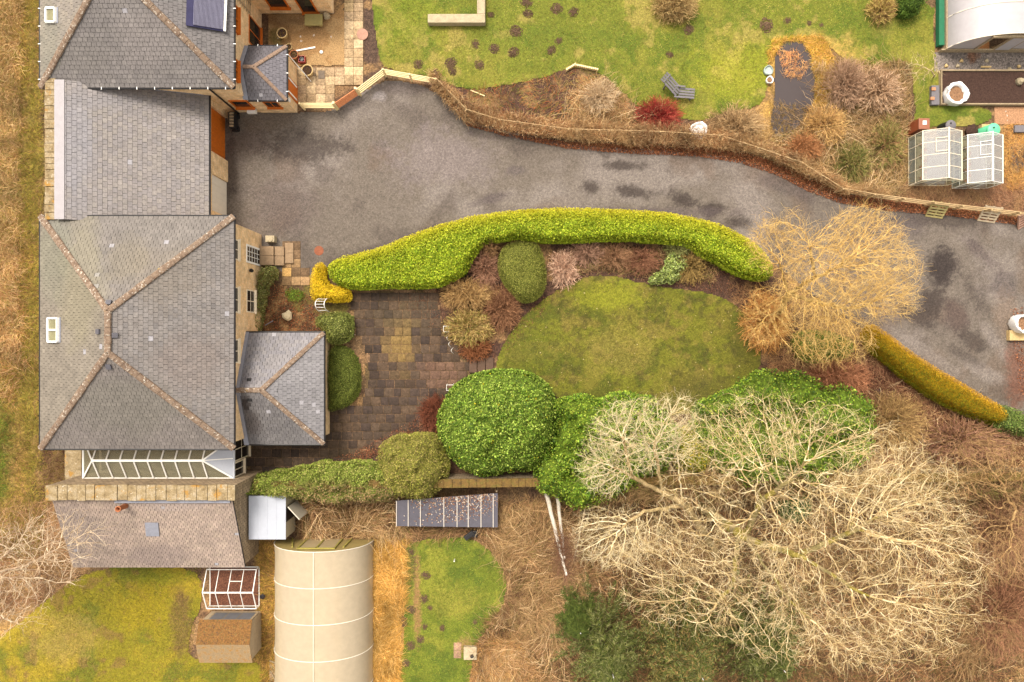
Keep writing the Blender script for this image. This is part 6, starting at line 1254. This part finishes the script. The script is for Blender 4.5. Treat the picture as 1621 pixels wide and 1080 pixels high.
# ------------------------------------------------------------------ garden things
# lounger
lg = thing('garden_lounger', 'grey slatted wooden lounger standing on the upper lawn beside the crimson shrub', 'lounger', W(1072, 138))
a, b = W3(1056, 136, .35), W3(1096, 142, .35); d = (b-a).normalized(); s_ = Vector((-d.y, d.x, 0)); m = MB()
e = W3(1052, 130, .8)
ang = math.radians(-38)
LGS = 1.0; O = W3(1072, 150, 0); dx = Vector((math.cos(math.radians(-5)), math.sin(math.radians(-5)), 0)); dy = Vector((-dx.y, dx.x, 0))
dx2 = Vector((math.cos(math.radians(140)), math.sin(math.radians(140)), 0)); dy2 = Vector((-dx2.y, dx2.x, 0))
m = MB()
for k in range(4): q = O+dy*(-.25+.17*k)+Vector((0, 0, .38)); m.beam(q+dx*.0, q+dx*1.0, .12, .03)
m.build('seat', M_grey, lg)
m = MB()
for k in range(4): q = O+dy2*(.25-.17*k)*1.0+Vector((0, 0, .4))+dy*.0; m.beam(q-dx2*.0, q+dx2*1.35+Vector((0, 0, .45)), .12, .03)
m.beam(O+dy2*.33+dx2*.3+Vector((0, 0, .5)), O-dy2*.33+dx2*.3+Vector((0, 0, .5)), .06, .04); m.beam(O+dy2*.33+dx2*1.1+Vector((0, 0, .86)), O-dy2*.33+dx2*1.1+Vector((0, 0, .86)), .07, .05); m.build('backrest', M_grey, lg)
for q, hh in ((O+dx*.8+dy*.3, .38), (O+dx*.8-dy*.3, .38), (O+dx*.02+dy*.33, .5), (O+dx*.02-dy*.3, .5), (O+dx2*.9+dy2*.3, .72), (O+dx2*.9-dy2*.3, .72)):
    m = MB(); m.beam((q.x, q.y, 0), (q.x, q.y, hh), .07, .07); m.build('leg', M_grey, lg)
for sgn in (1, -1):
    m = MB(); q = O+dy*.34*sgn+Vector((0, 0, .55)); m.beam(q-dx*.3, q+dx*.35, .09, .03); m.build('armrest', M_grey, lg)
# stone seat corner / old well wall at the top
m = MB(); a, b = W(677, 36, .5), W(768, 22, .5); m.box(a[0], b[0], a[1], a[1]+.56, 0, .5); c_, d_ = W(755, 22, .5), W(768, -40, .5); m.box(c_[0]+.003, d_[0]-.003, c_[1]+.003, d_[1], 0, .495)
m.build('stone_plinth', M_palestone, label='L-shaped pale low stone wall on the upper lawn at the top edge', cat='wall', bevel=.04)
# bench slab under window, block
m = MB(); a, b = W(482, 40, .45), W(510, 22, .45); m.box(a[0], b[0], a[1], b[1], .32, .45); m.box(a[0]+.1, a[0]+.3, a[1]+.1, b[1]-.05, 0, .319); m.box(b[0]-.3, b[0]-.1, a[1]+.1, b[1]-.05, 0, .319); m.build('stone_bench', plain('greenish_stone', c(180, 165, 105), .15, 4, .9, .2), label='mossy stone slab bench under the yard window', cat='bench', bevel=.02)
m = MB(); m.lathe(*W(518, 27)[:2], [(0, .0), (.2, .0), (.22, .2), (.15, .35), (0, .36)], 9, .12); m.build('stone_block', M_palestone, label='rough pale stone block beside the slab bench', cat='stone')
# pots
def pot(label, px, py, r, h, mat, group='pots round the porch'):
    x, y, _ = W(px, py, h); t = thing('plant_pot', label, 'plant pot', (x, y, 0), group); m = MB(); m.lathe(x, y, [(0, 0), (r*.7, 0), (r*.95, h*.85), (r*1.05, h*.87), (r*1.05, h), (r*.88, h), (r*.84, h-.08)], 24); m.build('pot', mat, t, smooth=False)
    m = MB(); m.lathe(x, y, [(r*.85, h-.09), (r*.5, h-.06), (0, h-.05)], 16); m.build('soil', M_soil, t)
    n = 26; an = rng.random(n)*6.28; P0 = np.stack([x+rng.uniform(-.5, .5, n)*r, y+rng.uniform(-.5, .5, n)*r, np.full(n, h-.06)], 1); Q = curve_stems(P0, np.stack([np.cos(an), np.sin(an), np.full(n, .6)], 1), rng.uniform(.1, .28, n), np.zeros(n), np.full(n, .08), 4, .06)
    V, F = tubes_np(Q, .007*np.ones((n, 4)), 3); mesh_np('dead_stems', V, F, M_twig, t, C=np.repeat(pick([c(120, 85, 60), c(150, 120, 60)], n), 12, 0))
pot('sand-coloured round pot nearest the yard window, topmost of the row', 446, 52, .32, .5, M_sandpot)
pot('small tan pot touching the porch roof corner', 457, 74, .2, .4, M_sandpot)
pot('terracotta pot between the small tan pot and the red crate', 465, 86, .27, .4, M_terra)
pot('largest cream pot beside the porch, next to the paving', 486, 111, .35, .55, M_sandpot)
x, y, _ = W(477, 93, .3); t = thing('red_crate', 'red plastic crate holding a dark pot beside the terracotta one', 'crate', (x, y, 0)); m = MB(); ww = .2
for (a, b, cc, d) in ((-ww, ww, -ww, -ww+.02), (-ww, ww, ww-.02, ww), (-ww, -ww+.02, -ww+.021, ww-.021), (ww-.02, ww, -ww+.021, ww-.021)): m.box(x+a, x+b, y+cc, y+d, 0, .28)
m.box(x-ww, x+ww, y-ww, y+ww, 0, .019); m.build('crate_sides', M_red, t); m = MB(); m.lathe(x, y, [(.08, .02), (.13, .26), (.1, .26), (.08, .2), (0, .2)], 14); m.build('dark_pot', M_black, t)
m = MB(); m.beam(W(467, 81, .05), W(499, 75, .05), .09, .05); m.build('white_plank', M_white, label='white plank lying on the yard gravel', cat='plank')
m = MB(); m.lathe(*W(509, 83)[:2], [(0, 0), (.1, 0), (.11, .06), (.06, .1), (0, .1)], 12); m.build('white_dish', M_white, label='small white dish on the yard gravel', cat='dish')
m = MB(); m.lathe(*W(574, 55)[:2], [(.36, .0), (.36, .06), (.33, .07), (0, .07)], 24); m.build('round_slab', plain('pink_stone', c(195, 150, 130), .15, 4, .9, .2), label='round pink paving stone set beside the pale path', cat='stepping stone')
m = MB(); m.lathe(*W(505, 397)[:2], [(.3, .0), (.3, .02), (.27, .025), (0, .025)], 24); m.build('manhole_cover', M_rust, label='round rusty manhole cover in the drive by the hedge end', cat='manhole cover')
m = MB(); m.box(-12.25, -11.85, 16.6, 17.1, .02, .06); m.build('drain_cover', plain('drain', c(125, 110, 95), .2, 5, .8, .1), label='square drain cover in the pale paving by the porch', cat='drain cover')
x, y, _ = W(427, 378, .5); m = MB(); m.box(x-.28, x+.28, y-.2, y+.2, 0, .5); pd = m.build('gate_pier', M_palestone, label='short stone pier with round cap beside the front steps', cat='pier', bevel=.02)
m = MB(); m.lathe(0, 0, [(.2, .5), (.2, .55), (0, .58)], 16); o_ = m.build('cap', M_palestone, pd); 
# bench seat with cushions near garage wall (dark)
x, y, _ = W(375, 196); b_ = thing('black_bin', 'black wheeled log cart in the corner by the garage', 'cart', (x, y, 0)); m = MB(); m.box(x-.16, x+.16, y-.5, y+.5, .25, .8); m.build('box', M_black, b_)
for s in (-.4, .4):
    m = MB(); m.tube([(x-.2, y+s, .16), (x+.2, y+s, .16)], .16, 14); m.build('wheel', M_black, b_)
m = MB()
for k in range(5): m.box(x-.12, x+.12, y-.45+k*.19, y-.33+k*.19, .801, .86)
m.build('logs', M_oldwood, b_)
# wire obelisk / arch
ar = thing('garden_arch', 'pale wire garden arch between the golden conifer and the grey-green shrub', 'arch', W(507, 487)); m = MB()
def archp(y, n=12): 
    xa, xb = W(500, 487)[0], W(514, 487)[0]; return [((xa+xb)/2-(xb-xa)/2*math.cos(math.pi*i/n)*1.0, y, 1.0+.35*math.sin(math.pi*i/n)) for i in range(n+1)]
ya_, yb_ = W(0, 497)[1], W(0, 474)[1]
m2 = MB(); xa, xb = W(499, 0, 1.9)[0], W(513, 0, 1.9)[0]
for x in (xa, xb):
    pts = [(x, ya_+.05+(yb_-ya_)*t, 1.9*math.sin(math.pi*min(1, max(0, t)))**.35) for t in np.linspace(0, 1, 13)]; m2.tube(pts, .025, 6)
for t in (.12, .3, .5, .7, .88): yy_ = ya_+.05+(yb_-ya_)*t; z = 1.9*math.sin(math.pi*t)**.35; m2.tube([(xa, yy_, z), (xb, yy_, z)], .015, 5)
m2.build('frame', M_white, ar, smooth=True)
# hoops edging the patio bed
def wire_hoop(label, px, py, w_, h_):
    x, y, _ = W(px, py, h_); m = MB(); m.tube([(x-w_/2, y+.15, 0), (x-w_/2, y+.1, h_), (x+w_/2, y+.1, h_), (x+w_/2, y+.15, 0)], .014, 5); m.tube([(x-w_/2, y-.25, 0), (x-w_/2, y-.25, h_), (x+w_/2, y-.25, h_), (x+w_/2, y-.25, 0)], .014, 5); m.tube([(x-w_/2, y+.1, h_), (x-w_/2, y-.25, h_)], .014, 5); m.tube([(x+w_/2, y+.1, h_), (x+w_/2, y-.25, h_)], .014, 5)
    m.build('plant_support', M_white, label=label, cat='plant support')
wire_hoop('square pale wire plant support left of the straw-coloured shrub', 706, 519, .32, .45)
wire_hoop('square pale wire plant support at the left rim of the round laurel', 712, 612, .4, .5)
wire_hoop('small pale wire support, lowest, against the round laurel', 703, 645, .3, .45)
m = MB()
for (px, py) in ((711, 535), (714, 545), (718, 555)):
    x, y, _ = W(px, py); m.tube([(x, y+.2, 0)]+[(x-.12*math.sin(math.pi*i/8), y+.2-.4*i/8, .35*math.sin(math.pi*i/8)) for i in range(1, 8)]+[(x, y-.2, 0)], .014, 5)
m.build('border_edging', M_white, label='curved wire border edging along the patio beside the straw-coloured shrub', cat='edging')
# patio steps to lawn
m = MB()
for k in range(3): x0_, x1_ = W(743+k*13, 0)[0], W(755+k*13, 0)[0]; m.box(x0_, x1_, W(0, 590)[1], W(0, 566)[1], -.02, .16-.05*k)
m.build('lawn_steps', plain('dark_steps', c(105, 82, 68), .2, 4, .9, .2), label='shallow dark steps from the patio to the round lawn', cat='steps', bevel=.02)
# rock and small things in the front bed
m = MB(); m.lathe(*W(456, 500)[:2], [(0, 0), (.3, 0), (.33, .14), (.2, .26), (0, .28)], 9, .16); m.build('rock', M_palestone, label='pale boulder in the leafy bed by the middle house', cat='rock')
m = MB(); m.beam(W(420, 515, .1), W(432, 508, .3), .05, .04); m.build('broken_slate', M_lead, label='grey broken slate in the bed near the annex', cat='slate')
# bags
def bag(label, px, py, r, h, content, group=None, cat='bag'):
    x, y, _ = W(px, py, h); t = thing('builders_bag', label, cat, (x, y, 0), group); m = MB(); sides = 26; prof = [(r*.85, 0), (r*1.05, h*.3), (r*1.0, h*.7), (r*1.06, h*.95), (r*1.0, h), (r*.82, h*.95), (r*.75, h*.6)]
    m.lathe(x, y, prof, sides, .05); mm = m.build('bag', M_bag, t, smooth=True)
    me = mm.data
    for v in me.vertices: v.co += Vector((random.uniform(-1, 1), random.uniform(-1, 1), random.uniform(-1, 1)))*r*.06
    m = MB(); m.lathe(x, y, [(r*.8, h*.62), (r*.5, h*.68), (0, h*.72)], 18); m.build('contents', content, t); return t
bag('white rubble bag full of brown leaves standing on the dug bed', 1517, 147, .66, .7, M_leaflit)
bag('crumpled white bag on the fence line beside the grey-brown shrub', 1107, 206, .52, .35, M_bag)
bag('small white bag on the left bank of the pond', 1219, 126, .22, .25, M_leaflit)
m = MB(); m.lathe(*W(1215, 113)[:2], [(.28, 0), (.3, .2), (.27, .22), (.24, .1), (0, .08)], 18, .06); m.build('washing_basin', plain('pale_basin', c(190, 205, 200), .1, 4, .5, .05), label='pale round basin on the pond bank just above the small bag', cat='basin')
bag('white bulk bag at the right edge above the timber planter', 1624, 512, .55, .9, M_leaflit)
x, y, _ = W(1622, 531, .35); m = MB(); m.box(x-.9, x+1.2, y-.32, y+.32, 0, .3)
pl = m.build('timber_planter', M_sandpot, label='ochre timber trough at the right edge of the drive', cat='planter', bevel=.01)
# raised bed and edging
rb = thing('raised_bed', 'long raised bed of dark soil with grey timber edges below the white polytunnel', 'raised bed', W(1560, 140)); a, b = W(1487, 113), W(1660, 168); m = MB()
m.box(a[0], b[0], b[1], b[1]+.08, 0, .3); m.box(a[0], b[0], a[1]-.08, a[1], 0, .3); m.box(a[0]-.06, a[0]-.001, b[1], a[1], 0, .3); m.build('board', M_oldwood, rb)
m = MB(); m.box(a[0]+.01, b[0]-.01, b[1]+.09, a[1]-.09, 0, .2); m.build('soil', M_soil, rb)
m = MB(); x0_, y1_ = W(1471, 140)[:2]; m.box(x0_, x0_+.5, W(0, 168)[1], y1_+.1, 0, .25); m.build('slate_trough', M_grey, label='narrow grey trough at the left end of the raised bed', cat='trough', bevel=.02)
for k, (px, py, lab) in enumerate(((1478, 141, 'upper loose brick on the grey trough'), (1476, 156, 'lower loose brick on the grey trough'))):
    x, y, _ = W(px, py, .3); m = MB(); m.box(x-.12, x+.12, y-.09, y+.09, .251, .33); m.build('brick', M_brick, label=lab, cat='brick', group='bricks on the trough')
for k, (px, py, lab) in enumerate(((1497, 105, 'pale stone nearest the raised bed corner'), (1515, 105, 'round pale stone second along the gravel strip'), (1521, 97, 'mossy log end beside the tunnel door'), (1597, 110, 'mossy stone near the right end of the raised bed'), (1612, 106, 'cream stone rightmost on the gravel strip'), (1561, 97, 'pinkish stone before the tunnel door'))):
    m = MB(); x, y, _ = W(px, py); m.lathe(x, y, [(0, 0), (.1, 0), (.12, .08), (.06, .14), (0, .15)], 8, .15); m.build('stone', M_palestone if k % 2 else M_sandpot, label=lab, cat='stone')
for (px, py, lab) in ((1561, 106, 'short pale plank on the gravel strip, the upper one'), (1567, 111, 'short pale plank on the gravel strip, the lower one')):
    m = MB(); m.beam(W(px-8, py, .04), W(px+8, py, .04), .1, .05); m.build('plank', M_sandpot, label=lab, cat='plank')
x, y, _ = W(1612, 130, .2); m = MB(); m.lathe(x, y, [(0, .2), (.2, .2), (.22, .4), (.12, .55), (0, .56)], 10, .12); m.build('rock', M_palestone, label='brown and cream rock on the right of the raised bed', cat='rock')
# bins
x, y, _ = W(1463, 196, 1.0); bn = thing('compost_bin', 'square brown plastic compost bin at the corner of the left greenhouse', 'compost bin', (x, y, 0)); m = MB()
m.add([(x-.42, y-.4, 0), (x+.38, y-.4, 0), (x+.38, y+.4, 0), (x-.42, y+.4, 0), (x-.32, y-.32, .94), (x+.32, y-.32, .94), (x+.32, y+.32, .94), (x-.32, y+.32, .94)], [(3, 2, 1, 0), (4, 5, 6, 7), (0, 1, 5, 4), (1, 2, 6, 5), (2, 3, 7, 6), (3, 0, 4, 7)]); m.build('body', plain('rust_plastic', c(150, 80, 50), .1, 4, .5, .03), bn)
m = MB(); m.box(x-.34, x+.34, y-.34, y+.34, .945, 1.02); ld = m.build('lid', M_brownbin, bn, bevel=.02); m = MB(); m.box(x-.1, x+.14, y-.06, y+.18, 1.022, 1.03); m.build('sticker', M_white, ld)
def roundbin(name, lab, cat, px, py, r, h, mat, lid):
    x, y, _ = W(px, py, h); t = thing(name, lab, cat, (x, y, 0)); m = MB(); m.lathe(x, y, [(r*1.15, 0), (r*.95, h*.9), (r*.9, h*.92)], 24); m.build('body', mat, t, smooth=True)
    m = MB(); m.lathe(x, y, [(r, h*.9), (r*1.03, h*.95), (r*.9, h), (0, h+.03)], 24); l = m.build('lid', lid, t, smooth=True); m = MB(); m.lathe(x-.05, y+.1, [(.05, h+.0), (.05, h+.07), (0, h+.07)], 10); m.build('knob', M_black, l)
roundbin('compost_bin', 'round mint-green compost bin above the right greenhouse', 'compost bin', 1574, 205, .4, 1.0, M_green, M_green)
roundbin('water_butt', 'round dark grey water butt between the bins above the left greenhouse', 'water butt', 1506, 198, .32, .9, M_black, M_grey)
m = MB(); x, y, _ = W(1558, 202); m.box(x-.35, x+.2, y-.1, y+.12, 0, .3); m.build('wooden_crate', M_sandpot, label='tan wooden crate left of the mint-green bin', cat='crate', bevel=.01)
m = MB(); x, y, _ = W(1536, 208); m.lathe(x, y, [(0, 0), (.35, 0), (.38, .2), (.2, .32), (0, .34)], 10, .14); m.build('soil_heap', M_clod if False else M_soil, label='heap of brown compost between the two greenhouses', cat='heap')
x, y, _ = W(1617, 203, .3); m = MB(); m.box(x-.35, x+.4, y-.22, y+.22, 0, .22); tr_ = m.build('planting_tray', M_grey, label='grey planting tray at the right edge by the greenhouses', cat='tray', bevel=.02)
# posts, pipes and odds in the lower plots
m = MB(); x, y, _ = W(720, 885); m.tube([(x, y, 0), (x, y, .5)], .035, 8); m.build('white_marker', M_white, label='short white marker post in the little plot', cat='post')
m = MB(); m.beam(W(736, 853, .35), W(750, 842, .35), .3, .25); m.box(W(748, 0)[0], W(756, 0)[0], W(0, 848)[1], W(0, 838)[1], 0, .4); m.build('watering_can', M_black, label='black watering can at the foot of the lean-to', cat='watering can', bevel=.03)
x, y, _ = W(744, 1035, .3); sb = thing('stone_block', 'hollow pale stone block with a black round hole near the bottom edge', 'stone block', (x, y, 0)); m = MB(); m.box(x-.4, x+.42, y-.4, y+.4, 0, .3); m.build('block', M_palestone, sb, bevel=.02); m = MB(); m.lathe(x+.12, y-.15, [(.12, .301), (.12, .33), (.08, .33), (0, .32)], 16); m.build('hole', M_black, sb)
slabs('path', [(718, 1018), (734, 1018), (734, 1042), (718, 1042)], .03, .5, .5, 0, [c(170, 135, 110)], [], seed=12)
m = MB(); m.lathe(*W(417, 943)[:2], [(0, 0), (.14, 0), (.16, .2), (.1, .24), (0, .24)], 12); m.build('black_bucket', M_black, label='small black bucket between the shed frame and the polytunnel', cat='bucket')
m = MB(); m.box(*[q for q in (W(427, 0)[0], W(437, 0)[0])], W(0, 1078)[1], W(0, 1045)[1], .0, .05); m.beam(W(430, 1066, .15), W(436, 1078, .15), .05, .05); m.beam(W(427, 1046, .15), W(438, 1050, .15), .05, .05); m.build('broken_pallet', M_oldwood, label='broken wooden frame against the polytunnel near the bottom edge', cat='frame')
m = MB(); m.tube([W(1240, 670, .3), W(1270, 690, .1)], .03, 6); 
m = MB(); m.beam(W(745, 143, .03), W(767, 152, .03), .06, .05); m.build('stick', M_fencenew, label='pale stick lying on the dark dug bed', cat='stick')
for k, (px, py, lab) in enumerate(((1391, 622, 'left grey puddle in the leaf litter'), (1420, 624, 'right grey puddle in the leaf litter'))):
    sheet('puddle_water', [(px-8, py-8), (px+8, py-9), (px+9, py+7), (px-7, py+9)], .03, M_water, (0, 0, 0), [], ragged=.05, label=lab)
# molehills
def molemesh(seed):
    r = np.random.default_rng(seed); n = 170; a = r.random(n)*6.28; q = np.sqrt(r.random(n))*.33; V = []; F = []; Cc = []
    m = MB(); prof = [(.2, -.02), (.15, .03), (.08, .07), (0, .08)]; m.lathe(0, 0, prof, 14, .28)
    for i in range(n):
        x, y = q[i]*math.cos(a[i]), q[i]*math.sin(a[i]); z = .08*(1-(q[i]/.34)**2); s = r.uniform(.015, .045)
        m.add([(x-s, y, z), (x, y-s, z), (x+s, y, z), (x, y+s, z), (x, y, z+s*1.2)], [(0, 1, 4), (1, 2, 4), (2, 3, 4), (3, 0, 4)])
    me = bpy.data.meshes.new('molehill'); me.from_pydata(m.v, [], m.f); me.materials.append(M_mole); return me
M_mole = patchy('molehill_soil', [c(124, 100, 76), c(106, 84, 64), c(140, 112, 86)], 9, var=.35)
mm_ = [molemesh(i) for i in range(4)]
UP = [(662, 102, 1), (690, 118, 1.3), (714, 100, 1.2), (716, 112, 1.2), (759, 103, 1), (753, 70, .9), (782, 77, 1.1), (813, 83, 1.3), (873, 80, 1.1), (884, 65, .8), (817, 50, 1.3), (836, 22, 1.2), (881, 14, 1.2), (908, 20, 1.3), (777, 24, .8), (1060, 87, .9), (1213, 40, 1.4), (1246, 33, .8), (1090, 47, 1.2), (1281, 37, .6), (1300, 40, .5), (833, 3, 1.3)]
LO = [(674, 911, 1.1), (671, 948, 1), (681, 962, .6), (651, 965, .9), (637, 985, 1.1), (672, 992, .8), (700, 994, .8), (666, 1012, .9), (650, 1022, 1), (651, 874, .8), (643, 1050, .9), (752, 985, .6), (634, 978, .7)]
for lst, lab, grp in ((UP, 'dark molehill on the upper lawn', 'molehills on the upper lawn'), (LO, 'dark molehill on the little plot right of the beige polytunnel', 'molehills on the lower plot')):
    for i, (px, py, s) in enumerate(lst):
        o = bpy.data.objects.new('molehill', mm_[i % 4]); COL.objects.link(o); x, y, _ = W(px, py); o.location = (x, y, .01); o.rotation_euler = (0, 0, random.random()*6); o.scale = (s*.9, s*.9*random.uniform(.75, 1.2), s*.6); o['label'] = lab; o['category'] = 'molehill'; o['group'] = grp
